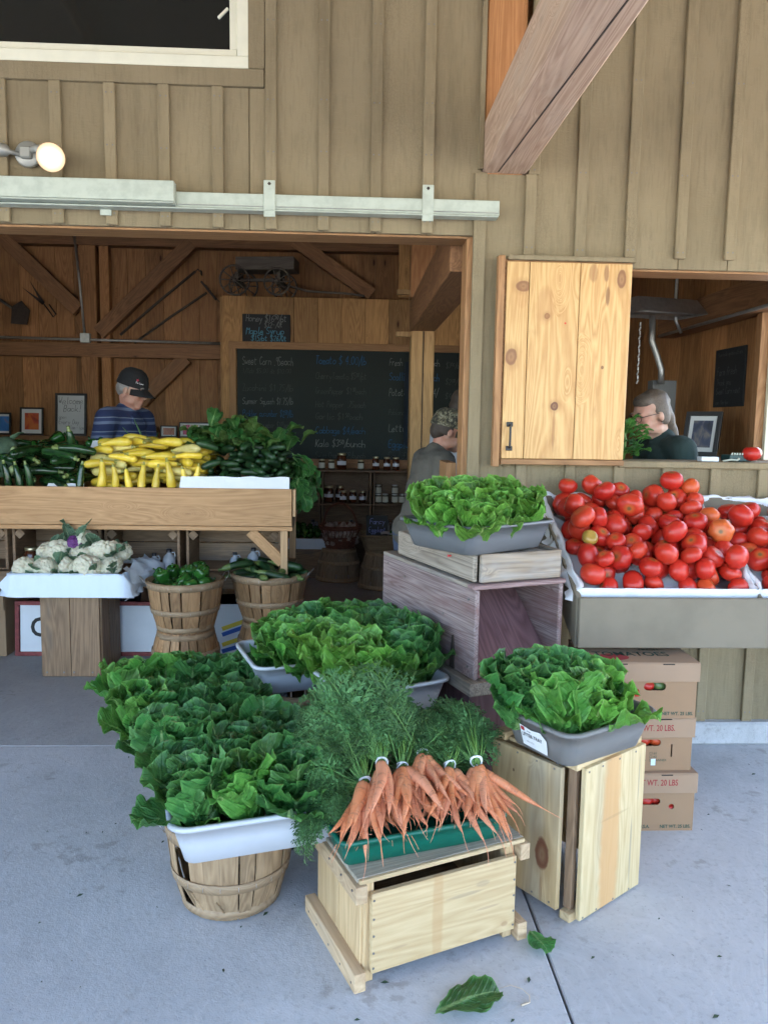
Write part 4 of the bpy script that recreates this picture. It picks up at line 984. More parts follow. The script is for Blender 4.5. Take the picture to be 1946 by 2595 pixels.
def lettuce_set(mat, seed):
    S = {'in': [leaf_mesh(seed+i, .135, .125, R(2), R(-24), .75, .065, fr=5) for i in range(3)],
         'mid': [leaf_mesh(seed+10+i, .17, .17, R(8), R(8), .62, .07, fr=6) for i in range(4)],
         'out': [leaf_mesh(seed+20+i, .19, .195, R(17), R(30), .42, .07, fr=7) for i in range(4)],
         'low': [leaf_mesh(seed+30+i, .185, .19, R(34), R(48), .25, .07, fr=7) for i in range(3)]}
    for l in S.values():
        for m in l: m.materials.append(mat)
    return S
LS = {'d': lettuce_set(LD, 100), 'm': lettuce_set(LM, 200), 'l': lettuce_set(LL, 300)}
def lettuce(kind, loc, seed, size=1.0, tilt=(0, 0), label='', group='', low=True, n=24):
    g = random.Random(seed); S = LS[kind]
    t = thing('lettuce', label, 'lettuce', loc, 0, group, rot=(tilt[0], tilt[1], g.uniform(0, 6.28))); hs = g.uniform(1.08, 1.26); t.scale = (.97, .97, hs)
    for i in range(n):
        f = i/(n-1); k = 'in' if f < .30 else 'mid' if f < .66 else 'out' if f < .95 else 'low'
        if k == 'low' and not low: k = 'out'
        az = i*2.39996+g.uniform(-.3, .3); rr = (.006+.026*f)*size
        o = obj('leaf', g.choice(S[k]), None, t, (rr*math.cos(az), rr*math.sin(az), (.02-.015*f)*size), (g.uniform(-.18, .18), g.uniform(-.12, .14), az))
        q = size*g.uniform(.86, 1.12)*(.8+.25*min(1, f*2)); o.scale = (q, q*g.uniform(.9, 1.1), q)
    return t
FH = [(-.86, 3.06, 'm'), (-.77, 3.18, 'm'), (-.667, 3.18, 'd'), (-.519, 3.18, 'd'), (-.385, 3.16, 'd'), (-.77, 2.80, 'm'), (-.68, 2.82, 'd'), (-.56, 2.80, 'd'), (-.414, 2.83, 'd'), (-.61, 2.53, 'd'), (-.51, 2.50, 'd'), (-.395, 2.53, 'd'), (-.28, 2.56, 'd'), (-.50, 2.31, 'd'), (-.365, 2.34, 'd'), (-.22, 2.38, 'd'), (-.415, 2.165, 'd'), (-.285, 2.19, 'm'), (-.17, 2.22, 'd')]
for i, (x, y, k) in enumerate(FH):
    row = 'front left tub' if y < 2.42 else 'second tub of the left row' if y < 2.75 else 'rearmost left tub'
    cl = 'lighter green lettuce' if k == 'm' else 'dark green lettuce'
    lettuce(k, (x, y, .345), 500+i, .98, ((.22 if y < 2.25 else .10), (x+.5)*.35), '%s in the %s' % (cl, row), 'lettuce in the left row of tubs')
MH = [(-.27, 3.22, 'm'), (-.17, 3.36, 'd'), (-.04, 3.39, 'm'), (.09, 3.36, 'd'), (-.20, 3.07, 'm'), (-.06, 3.16, 'm'), (.08, 3.18, 'm'), (.20, 3.10, 'd'), (.0, 2.86, 'l'), (.09, 2.80, 'l'), (.19, 2.84, 'm'), (.27, 2.92, 'd'), (.12, 2.99, 'm'), (-.10, 2.97, 'l')]
for i, (x, y, k) in enumerate(MH):
    cl = {'l': 'bright', 'm': 'green', 'd': 'deep green'}[k]
    lettuce(k, (x, y, .505), 600+i, 1.04, (.2 if y < 2.75 else .10, (x+.05)*.35), '%s lettuce in the tubs by the red crate' % cl, 'lettuce in the middle tubs')
a = R(36)
for i, (lx, ly, dz) in enumerate(((.11, .09, 0), (.25, .08, .005), (.39, .10, 0), (.08, .21, .02), (.20, .20, .045), (.33, .21, .045), (.43, .23, .01), (.13, .33, .02), (.28, .34, .04), (.41, .35, .015))):
    x, y = .43+lx*math.cos(a)-ly*math.sin(a), 2.70+lx*math.sin(a)+ly*math.cos(a)
    lettuce('l', (x, y, 1.085+dz), 700+i, .92, (.12, (lx-.25)*.6), 'bright green lettuce in the topmost grey tub', 'lettuce in the topmost tub', n=22)
a = R(31)
for i, (lx, ly, dz, k) in enumerate(((.10, .115, .01, 'm'), (.20, .11, .01, 'l'), (.08, .20, .03, 'd'), (.17, .20, .045, 'd'), (.27, .20, .01, 'm'), (.11, .29, .02, 'd'), (.22, .30, .02, 'm'), (.045, .27, .02, 'd'))):
    x, y = .645+lx*math.cos(a)-ly*math.sin(a), 2.11+lx*math.sin(a)+ly*math.cos(a)
    lettuce(k, (x, y, .555+dz), 800+i, 1.0, (.10 if ly < .15 else .03, (lx-.17)*.6), '%s lettuce in the litter tray on the tall pine crate' % {'l': 'pale', 'm': 'green', 'd': 'dark'}[k], 'lettuce in the litter tray', n=24)
NTH = ('leftmost', 'second from left', 'third from left', 'fourth from left', 'fifth from left')
def by_place(objs, per):
    objs = sorted(objs, key=lambda o: o.location.y); rows = [objs[i:i+per] for i in range(0, len(objs), per)]
    for i, r in enumerate(rows):
        rn = 'front row' if i == 0 else 'rear row' if i == len(rows)-1 else 'middle row'
        for k, o in enumerate(sorted(r, key=lambda o: o.location.x)): o['label'] = o['label']+', '+(rn+' '+NTH[k] if len(rows) > 1 else NTH[k])
for gname, per in (('lettuce in the left row of tubs', 3), ('lettuce in the middle tubs', 4), ('lettuce in the topmost tub', 4), ('lettuce in the litter tray', 4)):
    sets = {}
    for o in [o for o in bpy.data.objects if o.get('group') == gname]: sets.setdefault(o['label'], []).append(o)
    for l in sets.values():
        if len(l) > 1: by_place(l, per if len(l) <= per*3 else 5)
# ---- leaves fallen on the floor
o = tag(obj('fallen_leaf', leaf_mesh(901, .21, .12, R(86), R(6), .18, .10, base=.2), LD, None, (.235, 1.85, .012), (0, 0, R(24))), 'large wilted lettuce leaf lying on the floor in front of the crate', 'leaf')
o = tag(obj('fallen_leaf', leaf_mesh(903, .10, .085, R(84), R(14), .2, .09), LD, None, (.565, 2.175, .012), (0, 0, R(-70))), 'small torn green leaf on the floor joint', 'leaf')
ROOTM = plain('pale_root', (.55, .44, .32), .7)
tag(obj('stray_root', tube('root', [(.43, 1.95, .004), (.46, 1.955, .008), (.49, 1.945, .005), (.505, 1.92, .004), (.50, 1.895, .004), (.475, 1.885, .004)], [.0006, .0008, .001, .0012, .0018, .003], 6), ROOTM), 'thin pale carrot root lying on the floor by the fallen leaf', 'root')
g = random.Random(5); crumb = MB()
for k in range(120):
    x, y = (g.uniform(-1.4, 2.0), g.uniform(1.75, 3.5)); s_ = g.choice((.003, .004, .004, .006, .006, .009, .013)); an = g.uniform(0, 3.1)
    crumb.add([(x+s_*math.cos(an), y+s_*math.sin(an), .0025), (x-s_*.4*math.sin(an), y+s_*.4*math.cos(an), .005), (x-s_*math.cos(an), y-s_*math.sin(an), .002), (x+s_*.4*math.sin(an), y-s_*.4*math.cos(an), .003)], [[0, 1, 2, 3]])
o = obj('leaf_crumbs', crumb.mesh('crumbs'), plain('leaf_crumb', (.03, .055, .025), .8)); o['label'] = 'scattered leaf crumbs and dirt on the concrete'; o['category'] = 'debris'; o['kind'] = 'stuff'

# ---- carrots
def carrot_mat():
    s = NT('dusty_carrot'); v = s.coords(); vb = s.coords((1, 1, 3.5))
    n1 = s.noise(v, 14, 4); n2 = s.noise(s.coords((.25, .25, 2.0)), 75, 3)
    c = s.ramp(n1, [(.25, (.50, .15, .05)), (.5, (.66, .235, .10)), (.75, (.70, .32, .17))])
    c = s.mix(s.math('MULTIPLY', s.sstep(s.rand(), .1, .95), .45), c, (.66, .30, .20))
    c = s.mix(s.math('MULTIPLY', s.sstep(n2, .54, .66), .5), c, (.30, .12, .07)); c = s.mix(s.math('MULTIPLY', s.sstep(s.noise(v, 45, 4), .6, .72), .5), c, (.16, .10, .07))
    sep = s.n('SeparateXYZ', None, Vector=s.n('TexCoord').outputs['Object'])
    c = s.mix(s.math('SUBTRACT', 1.0, s.sstep(sep.outputs[2], 0.0, .012)), c, (.10, .10, .03))
    return s.fin(c, .55, s.bump(n2, .5, .003))
CARM = carrot_mat(); TIE = plain('white_twist_tie', (.78, .80, .80), .5)
FRM = leaf_mat('carrot_frond', (.06, .16, .055), (.11, .27, .10), (.20, .40, .15), (.2, .4, .12), rough=.5, trans=.3, vlo=.45, vr=1.25); STEMM = plain('frond_stem', (.12, .24, .05), .5, vary=.4)
def carrot_mesh(seed, L, r):
    g = random.Random(seed); b = [g.uniform(-.012, .012), g.uniform(-.012, .012), g.uniform(-.004, .004), g.uniform(-.004, .004)]
    prof = [(0, .5), (.012, .82), (.035, 1.0), (.08, 1.03), (.14, 1.01), (.22, .96), (.3, .90), (.4, .83), (.5, .75), (.6, .66), (.7, .56), (.78, .46), (.85, .36), (.91, .26), (.96, .17), (1.0, .08)]
    P = []; rr = []
    for t, q in prof:
        P.append((b[0]*math.sin(t*3.1)+b[2]*math.sin(t*7), b[1]*math.sin(t*3.1)+b[3]*math.sin(t*6), t*L)); rr.append(r*q*(1+g.uniform(-.035, .035)))
    tl = g.uniform(.015, .06); x, y, z = P[-1]; dx_, dy_ = g.uniform(-.02, .02), g.uniform(-.02, .02)
    for k in range(3): P.append((x+dx_*((k+1)/3)**2, y+dy_*((k+1)/3)**2, z+tl*(k+1)/3)); rr.append(.0010-.0003*k)
    return tube('carrot', P, rr, 10)
CM = [carrot_mesh(40+i, L, r) for i, (L, r) in enumerate(((.19, .0155), (.165, .014), (.20, .0175), (.15, .013), (.18, .018), (.13, .012), (.17, .0145), (.205, .016)))]
for m in CM: m.materials.append(CARM)
def frond_mesh(seed, L=.34, bow=.35):
    g = random.Random(seed); mb = MB(); N = 14; pts = []
    for i in range(N):
        t = i/(N-1); pts.append(Vector((bow*L*math.sin(t*math.pi)*.8*t, 0, L*t)))
    V, F = tube_vf(pts, [.0022-.0014*i/(N-1) for i in range(N)], 4, False); mb.add(V, F, [(.5, .5)]*len(V))
    def leaflet(p, d, n, l, w_):
        sd = d.cross(n).normalized()*w_
        a, b, c, e = p, p+d*l*.5+sd, p+d*l, p+d*l*.5-sd
        mb.add([a, b, c, e], [[0, 1, 2, 3]], [(.5, 0), (.9, .5), (.5, 1), (.1, .5)])
    for i in range(4, N):
        t = i/(N-1); p = pts[i]; d = (pts[i]-pts[i-1]).normalized()
        for sgn in (-1, 1):
            plen = .105*(1-.75*abs(t-.45)/.55)*g.uniform(.8, 1.15)*L/.34
            ax = (Vector((0, sgn, 0))+d*.75+Vector((g.uniform(-.35, .35), 0, 0))).normalized(); nrm = Vector((1, 0, 0))
            M_ = 5
            q0 = p.copy()
            for k in range(1, M_+1):
                q1 = p+ax*plen*k/M_+Vector((g.uniform(-.004, .004)-.01*(k/M_)**2, 0, -.012*(k/M_)**2))
                sdv = ax.cross(nrm).normalized()*.0008
                mb.add([q0-sdv, q0+sdv, q1+sdv, q1-sdv], [[0, 1, 2, 3]], [(.5, .5)]*4)
                ll = plen*.34*(1.1-k/M_*.75)
                for s2 in (-1, 1):
                    dd = (ax*.75+ax.cross(nrm)*s2*.8+nrm*g.uniform(-.45, .45)).normalized(); n2 = (nrm+Vector((0, g.uniform(-.5, .5), g.uniform(-.5, .5)))).normalized()
                    leaflet(q1, dd, n2, ll*1.2, ll*.24); leaflet(q1+dd*ll*.45, (dd+ax*.7).normalized(), n2, ll*.5, ll*.11); leaflet(q1+dd*ll*.45, (dd-ax*.25+ax.cross(nrm)*s2*.5).normalized(), n2, ll*.45, ll*.10)
                q0 = q1
            leaflet(q0, ax, nrm, plen*.16, plen*.03)
    me = mb.mesh('frond', False); me.materials.append(FRM); return me
FR = [frond_mesh(60+i, .34, b) for i, b in enumerate((.25, .45, .65, .35, .55))]
STM = [tube('stem', [(0, 0, 0), (.004, .002, .05), (.0, 0, .12)], [.0022, .002, .0012], 5)]; STM[0].materials.append(STEMM)
def place_dir(o, p, d, up_):
    d = d.normalized(); x = (up_-d*up_.dot(d)).normalized(); y = d.cross(x)
    o.rotation_euler = Matrix((x, y, d)).transposed().to_euler(); o.location = p
def bunch(label, T, heads, n, seed, targets, nfr, spread=.5):
    g = random.Random(seed); T = Vector(T)
    t = thing('carrot_bunch', label, 'carrots', T, 0, 'carrot bunches in the green tray')
    for k in range(n):
        az = heads[0]+(heads[1]-heads[0])*((k+.5)/n+g.uniform(-.06, .06)); pit = g.uniform(*heads[2])
        d = Vector((math.cos(az)*math.cos(pit), math.sin(az)*math.cos(pit), math.sin(pit)))
        c = obj('carrot', g.choice(CM), None, t); p = Vector((math.cos(az)*.016, math.sin(az)*.016, g.uniform(-.020, .020)-.02*abs(math.sin(pit))))
        place_dir(c, p, d, Vector((g.uniform(-1, 1), g.uniform(-1, 1), 1))); q = g.uniform(.85, 1.15); c.scale = (q, q, q*g.uniform(.9, 1.1))
    ring = [(.017*math.cos(a_), .004*math.sin(a_*2), .017*math.sin(a_)) for a_ in np.linspace(0, 6.283, 17)]
    obj('twist_tie', tube('tie', ring, .0026, 6), TIE, t, (0, .012, .004), (g.uniform(-.3, .3), 0, g.uniform(-.5, .5)))
    obj('twist_tie', tube('tie', [(x*1.05, y+.006, z) for x, y, z in ring], .0022, 6), TIE, t, (0, .012, .006), (.3, .2, g.uniform(-.5, .5)))
    for k in range(nfr):
        tg = targets(g)-T; L = tg.length
        if L < .08: continue
        o = obj('frond', g.choice(FR), None, t); upv = Vector((g.uniform(-.5, .5), g.uniform(-.7, .3), 1.0))
        place_dir(o, Vector((g.uniform(-.008, .008), .015, g.uniform(0, .01))), tg, upv)
        q = L/.34; o.scale = (max(.75, min(q, 1.15)), max(.75, min(q, 1.15)), q)
    for k in range(14):
        s_ = obj('stem', STM[0], None, t); place_dir(s_, Vector((g.uniform(-.010, .010), .008, g.uniform(-.006, .008))), Vector((g.uniform(-.45, .45), .8, g.uniform(.5, 1.0))), Vector((1, 0, 0)))
    return t
def mound(cx, cy, cz, rx, ry, rz):
    def f(g):
        while True:
            p = Vector((g.uniform(-1, 1), g.uniform(-1, 1), g.uniform(-1, 1)))
            if .35 < p.length < 1: return Vector((cx+p.x*rx, cy+p.y*ry, cz+p.z*rz))
    return f
def both(*fs): return lambda g: g.choice(fs)(g)
A0 = R(-90)
bunch('carrot bunch nearest the left end of the green tray', (.055, 2.17, .485), (A0-.55, A0+.22, (-.50, -.16)), 13, 1, both(mound(-.10, 2.36, .54, .11, .12, .13), mound(-.13, 2.30, .50, .08, .10, .13), mound(-.13, 2.17, .38, .05, .06, .13), mound(-.12, 2.14, .36, .04, .05, .13)), 92)
bunch('carrot bunch with bright stems, second from the left of the tray', (.105, 2.215, .525), (A0-.45, A0+.50, (-.55, -.20)), 15, 2, both(mound(-.06, 2.42, .63, .12, .11, .13), mound(-.03, 2.38, .57, .13, .10, .12)), 62)
bunch('carrot bunch at the middle rear of the green tray', (.235, 2.285, .52), (A0-.55, A0+.70, (-.48, -.12)), 15, 3, both(mound(.20, 2.47, .52, .13, .10, .09), mound(.03, 2.44, .65, .11, .10, .11)), 56)
bunch('carrot bunch at the right end of the tray, tips hanging over', (.40, 2.255, .51), (A0-.55, A0+.80, (-.50, -.14)), 17, 4, both(mound(.36, 2.49, .48, .14, .11, .11), mound(.30, 2.47, .50, .13, .10, .10)), 50)
bunch('carrot bunch low in the middle of the green tray', (.168, 2.225, .505), (A0-.4, A0+.55, (-.46, -.12)), 14, 5, both(mound(.08, 2.38, .50, .16, .10, .09), mound(.28, 2.42, .47, .14, .1, .08)), 24)
bunch('carrot bunch low towards the right of the tray', (.318, 2.25, .498), (A0-.45, A0+.65, (-.44, -.10)), 15, 6, both(mound(.40, 2.44, .46, .11, .11, .09), mound(.2, 2.40, .48, .14, .1, .08)), 24)
bunch('carrot bunch lying flat at the bottom of the green tray, left', (.075, 2.29, .402), (A0-.5, A0+.6, (-.04, .06)), 10, 7, mound(.02, 2.42, .50, .12, .06, .08), 10)
bunch('carrot bunch lying flat at the bottom of the green tray, right', (.315, 2.35, .402), (A0-.6, A0+.7, (-.04, .06)), 11, 8, mound(.3, 2.46, .46, .12, .06, .08), 10)

# ---- tomatoes
def tomato_mat():
    s = NT('tomato_skin'); v = s.coords(); r = s.rand()
    c = s.ramp(r, [(0, (.42, .016, .010)), (.55, (.48, .024, .013)), (.90, (.50, .038, .016)), (.97, (.53, .09, .022)), (1, (.55, .14, .035))])
    n = s.noise(v, 9, 2); c = s.mix(s.math('MULTIPLY', s.sstep(n, .5, .8), .22), c, (.53, .08, .022))
    sep = s.n('SeparateXYZ', None, Vector=s.n('TexCoord').outputs['Object'])
    rad = s.n('VectorMath', {'operation': 'LENGTH'}, i0=s.n('VectorMath', {'operation': 'MULTIPLY'}, i0=s.n('TexCoord').outputs['Object'], i1=(1, 1, 0)).outputs[0]).outputs['Value']
    top = s.sstep(sep.outputs[2], .018, .026)
    m = s.math('MULTIPLY', top, s.math('SUBTRACT', 1.0, s.sstep(rad, .003, .0085)))
    c = s.mix(s.math('MULTIPLY', s.math('MULTIPLY', top, s.math('SUBTRACT', 1.0, s.sstep(rad, .006, .02))), .45), c, (.5, .2, .04))
    c = s.mix(m, c, (.16, .10, .04))
    dust = s.noise(v, 30, 4); rr = s.math('ADD', .25, s.math('MULTIPLY', dust, .22))
    return s.fin(c, rr, None, **{'Specular_IOR_Level': .45, 'Subsurface_Weight': .05})
TOM = tomato_mat(); TOMG = plain('unripe_tomato_skin', (.36, .22, .045), .28, noise=.3, nscale=18)
def tomato_mesh(seed, flat=.8):
    g = random.Random(seed); lob = g.choice((4, 5, 6, 7)); am = g.uniform(.015, .085); ph = g.uniform(0, 6); R0 = .036; an = g.uniform(.0, .10)
    prof = []
    for k in range(13):
        a_ = math.pi*(k/12); r = R0*math.sin(a_)**.88; z = -R0*flat*math.cos(a_)
        if k > 9: z -= R0*.17*((k-9)/3)**1.3
        if k == 12: r = 0
        prof.append((max(r, 0 if k in (0, 12) else .002), z))
    return lathe('tomato', prof, 20, lambda a_, z, r: (1+am*math.cos(lob*a_+ph)*(1+z/R0)*.6)*(1+an*math.cos(2*a_+ph*2)))
TM = [tomato_mesh(i, f) for i, f in enumerate((.80, .86, .74, .90, .80, .84, .78, .92))]
for m in TM: m.materials.append(TOM)
tfloor = lambda x, y: 1.004+.4955*(y-3.235)
def tomatoes(x0, x1, y0, y1, n, label, group, seed, zc=None):
    pile = Pile(tfloor, seed); g = pile.rng
    for k in range(n):
        r = g.choice((.037, .041, .043, .046, .048, .051, .055)); cs = []
        for _ in range(16):
            x, y = min(max(g.uniform(x0-.03, x1+.03), x0+r*.9), x1-r*.9), min(max(g.uniform(y0-.03, y1+.03), y0+r*.9), y1-r*.9)
            cs.append({'chain': [(x, y, 0, r*.92)], 'x': x, 'y': y, 'bias': -.4955*y})
        z, c = pile.drop(None, cs, .95)
        o = obj('tomato', TM[k % 8], None, None, (c['x'], c['y'], z), (g.gauss(0, .9), g.gauss(0, .9), g.uniform(0, 6)), r/.036)
        tag(o, label, 'tomato', group)
tomatoes(.93, 1.604, 2.945, 3.51, 102, 'ripe red tomato heaped in the left cloth lined bin', 'tomatoes in the left bin', 21)
tomatoes(1.66, 2.30, 2.95, 3.42, 56, 'ripe red tomato heaped in the right cloth lined bin', 'tomatoes in the right bin', 22)
def tsolo(p, r, lb_, rot=(0, 0, 0), mat=None, gp=None): return tag(obj('tomato', TM[2].copy() if mat else TM[0], mat, None, p, rot, r/.036), lb_, 'tomato', gp)
gtm = [o for o in bpy.data.objects if o.name.startswith('tomato') and o.get('group') == 'tomatoes in the left bin' and .98 < o.location.x < 1.12 and 3.05 < o.location.y < 3.2]
if gtm:
    o = max(gtm, key=lambda q: q.location.z-tfloor(0, q.location.y)); m = TM[2].copy(); m.materials[0] = TOMG; o.data = m; del o['group']; o['label'] = 'greenish yellow unripe tomato among the red ones'; o.rotation_euler = (.9, .35, 0); o.scale = (.95, .95, .95)
tsolo((1.955, W+.06, 1.435), .046, 'single red tomato on the stall window sill')
for x, y, z, r in ((1.165, 2.815, .115, .034), (1.21, 2.825, .112, .034), (1.155, 2.84, .35, .034), (1.20, 2.83, .352, .034), (1.145, 2.82, .575, .034)): tsolo((x, y, z), r, 'tomato showing through a hand hole of a carton', (.8, .3, 0), None, 'tomatoes inside the cartons')
tsolo((1.195, 2.822, .578), .034, 'unripe green tomato inside the top carton', (.8, .3, 0), plain('green_tomato_skin', (.10, .16, .05), .3))
tsolo((1.255, 2.81, .085), .034, 'tomato behind the round hole of the bottom carton', (.5, 0, 0)); tsolo((1.094, 2.81, .55), .034, 'tomato behind the round hole of the top carton', (.5, 0, 0))

# ---- long vegetables on the table
def veg_mat(name, c1, c2, cs, rough=.3, stripes=0.0, bumpy=0.0, L=.2, pale=None):
    s = NT(name); ob = s.n('TexCoord').outputs['Object']; v = s.coords(); sep = s.n('SeparateXYZ', None, Vector=ob)
    n = s.noise(v, 25, 3); c = s.mix(s.sstep(n, .35, .7), c1, c2)
    if stripes:
        st_ = s.noise(s.coords((1, 1, .12)), 70, 2); c = s.mix(s.math('MULTIPLY', s.sstep(st_, .5, .68), stripes), c, tuple(x*2.2 for x in c2))
    c = s.n('HueSaturation', None, Color=c, Value=s.math('ADD', .8, s.math('MULTIPLY', s.rand(), .4))).outputs[0]
    if pale: c = s.mix(s.sstep(sep.outputs[2], L*.30, L*.5), c, pale)
    c = s.mix(s.sstep(sep.outputs[2], L*.495, L*.505), c, cs)
    h = s.noise(v, 150 if bumpy else 40, 2)
    return s.fin(c, rough, s.bump(h, .25+bumpy, .003), **{'Specular_IOR_Level': .5})
def rod_mesh(seed, L, prof, bend, stem, seg=12, ridge=0.0):
    """axis along Z, centred; the stem at +Z"""
    g = random.Random(seed); P = []; rr = []; b = bend*g.uniform(.4, 1.2)
    for t, r in prof: P.append((b*math.sin(t*math.pi), 0, (t-.5)*L)); rr.append(r)
    x, _, z = P[-1]
    for dz, r in stem: P.append((x-b*.2*dz/.02, 0, z+dz)); rr.append(r)
    return tube('veg', P, rr, seg)
ZUC = veg_mat('zucchini_skin', (.008, .028, .008), (.018, .055, .014), (.20, .25, .08), .18, .35, 0, .24)
SQU = veg_mat('yellow_squash_skin', (.68, .47, .035), (.76, .57, .08), (.30, .28, .06), .3, 0, 0, .18)
SQP = veg_mat('pale_squash_skin', (.66, .55, .16), (.72, .62, .24), (.34, .34, .10), .3, 0, 0, .18)
CUK = veg_mat('cucumber_skin', (.009, .030, .010), (.020, .058, .016), (.10, .15, .04), .35, .3, .5, .14)
ZM = [rod_mesh(i, .24, [(0, .006), (.02, .018), (.08, .027), (.3, .031), (.6, .029), (.85, .024), (.97, .020), (1, .016)], .018, [(.006, .011), (.022, .010), (.030, .012), (.031, .002)]) for i in range(4)]
SM = [rod_mesh(10+i, .185, [(0, .005), (.02, .015), (.1, .0245), (.28, .028), (.5, .025), (.7, .019), (.88, .0155), (.98, .013), (1, .011)], .014, [(.004, .008), (.014, .007), (.019, .009), (.020, .002)]) for i in range(5)]
CK = [rod_mesh(20+i, .135, [(0, .004), (.03, .013), (.12, .021), (.4, .024), (.7, .0225), (.9, .017), (.98, .010), (1, .005)], .010, []) for i in range(4)]
for l, m in ((ZM, ZUC), (SM, SQU), (CK, CUK)):
    for q in l: q.materials.append(m)
SMP = [m.copy() for m in SM]
for m in SMP: m.materials[0] = SQP
bed = lambda x, y: 1.102+.14*(y-4.80)
TPILE = Pile(bed, 31)
def rods(meshes, n, name, cat, label, group, x0, x1, y0, y1, L, r, yawf, seed, tilt=.12, K=4, bias=0.0):
    g = random.Random(seed)
    for k in range(n):
        cs = []
        for _ in range(K):
            yaw = yawf(g); x, y = g.uniform(x0, x1), g.uniform(y0, y1); ti = g.uniform(-tilt, tilt)
            hl = L/2-r
            x = min(max(x, x0+hl*abs(math.cos(yaw))), x1-hl*abs(math.cos(yaw))); y = min(max(y, y0+r+hl*abs(math.sin(yaw))*.9), y1)
            cs.append({'chain': rod_chain(x, y, yaw, ti, L, r*.95), 'x': x, 'y': y, 'yaw': yaw, 'ti': ti, 'bias': bias*abs(y-(y0+y1)/2)})
        z, c = TPILE.drop(None, cs, .9)
        flip = g.choice((0, math.pi))
        d = Vector((math.cos(c['yaw'])*math.cos(c['ti']), math.sin(c['yaw'])*math.cos(c['ti']), math.sin(c['ti'])))
        if flip: d = -d
        o = obj(name, meshes[g.randrange(len(meshes))]); place_dir(o, Vector((c['x'], c['y'], z)), d, Vector((g.uniform(-1, 1), g.uniform(-1, 1), .6)))
        q = g.uniform(.9, 1.08); o.scale = (q, q, q); tag(o, label, cat, group)
def upright(meshes, name, cat, label, group, pts, zb, half, seed, tilt=.12):
    g = random.Random(seed)
    for (x, y, q) in pts:
        o = obj(name, g.choice(meshes), None, None, (x, y, zb(x, y)+half*q), (R(8)+g.uniform(-tilt*.3, tilt*.3), g.uniform(-tilt, tilt), g.uniform(0, 6)), q); tag(o, label, cat, group)
        TPILE.P = np.vstack([TPILE.P, [[x, y, zb(x, y)+.03+.04*j, .03] for j in range(4)]])
upright(SM, 'summer_squash', 'squash', 'yellow summer squash standing upright along the front of the table', 'standing summer squash', [(-1.53+.084*k+.004*math.sin(k*5), 4.806, (1.05, .88, .80, .95, .88, 1.08, .84, .92)[k]) for k in range(8)], lambda x, y: 1.105, .092, 2, .05)
upright(ZM, 'zucchini', 'zucchini', 'zucchini standing upright at the front of the dark pile', 'standing zucchini', [(-2.03, 4.81, .72), (-1.97, 4.812, .74), (-2.10, 4.81, .75), (-1.655, 4.815, .74)], lambda x, y: 1.10, .115, 3, .12)
rods(SM+SMP+SM, 128, 'summer_squash', 'squash', 'yellow summer squash lying in the heap on the produce table', 'summer squash heap', -1.62, -.93, 4.82, 5.50, .185, .0262, lambda g: g.gauss(0, .35), 41, .12, 3)
rods(ZM, 54, 'zucchini', 'zucchini', 'dark green zucchini lying in the heap left of the yellow squash', 'zucchini heap', -2.45, -1.60, 4.82, 5.45, .24, .030, lambda g: g.choice((g.gauss(-.4, .4), g.gauss(.2, .25), g.gauss(1.3, .4))), 42, .2, 4)
rods(CK, 92, 'cucumber', 'cucumber', 'small dark cucumber in the heap at the right end of the table', 'cucumber heap', -.99, -.385, 4.82, 5.40, .135, .023, lambda g: g.uniform(-1.5, 1.5), 43, .35, 2)
o = obj('zucchini', ZM[1], None, None, (-1.775, 5.0, TPILE.P[:, 2].max()*0+1.36), (R(12), R(-6), .5)); tag(o, 'zucchini poking upright out of the dark heap', 'zucchini')
# paper liners on the table front
def sheet(name, x0, x1, y, z0, z1, lean, seed, mat, label, cat='paper'):
    V = []; n, m_ = 22, 5
    for i in range(n):
        for j in range(m_):
            u, v_ = i/(n-1), j/(m_-1); nz = mnoise.noise(Vector((u*7+seed, v_*3, seed))); V.append((x0+(x1-x0)*u+.012*(1-v_)*(-1 if u < .1 else 0), y+lean*v_+.010*nz*v_, z0+(z1-z0)*v_+.006*nz))
    return tag(obj(name, mesh('sheet', V, [[i*m_+j, i*m_+j+1, (i+1)*m_+j+1, (i+1)*m_+j] for i in range(n-1) for j in range(m_-1)], True), mat), label, cat)
sheet('paper_liner', -1.035, -.372, 4.765, 1.12, 1.213, .012, 3, CLOTH, 'white paper liner standing in front of the cucumbers')
sheet('paper_liner', -1.86, -1.64, 4.79, 1.10, 1.155, .05, 6, CLOTH, 'white paper liner peeking out under the zucchini')
sheet('price_card', -1.74, -1.64, 5.30, 1.36, 1.41, .02, 9, CLOTH, 'blank white card among the zucchini')
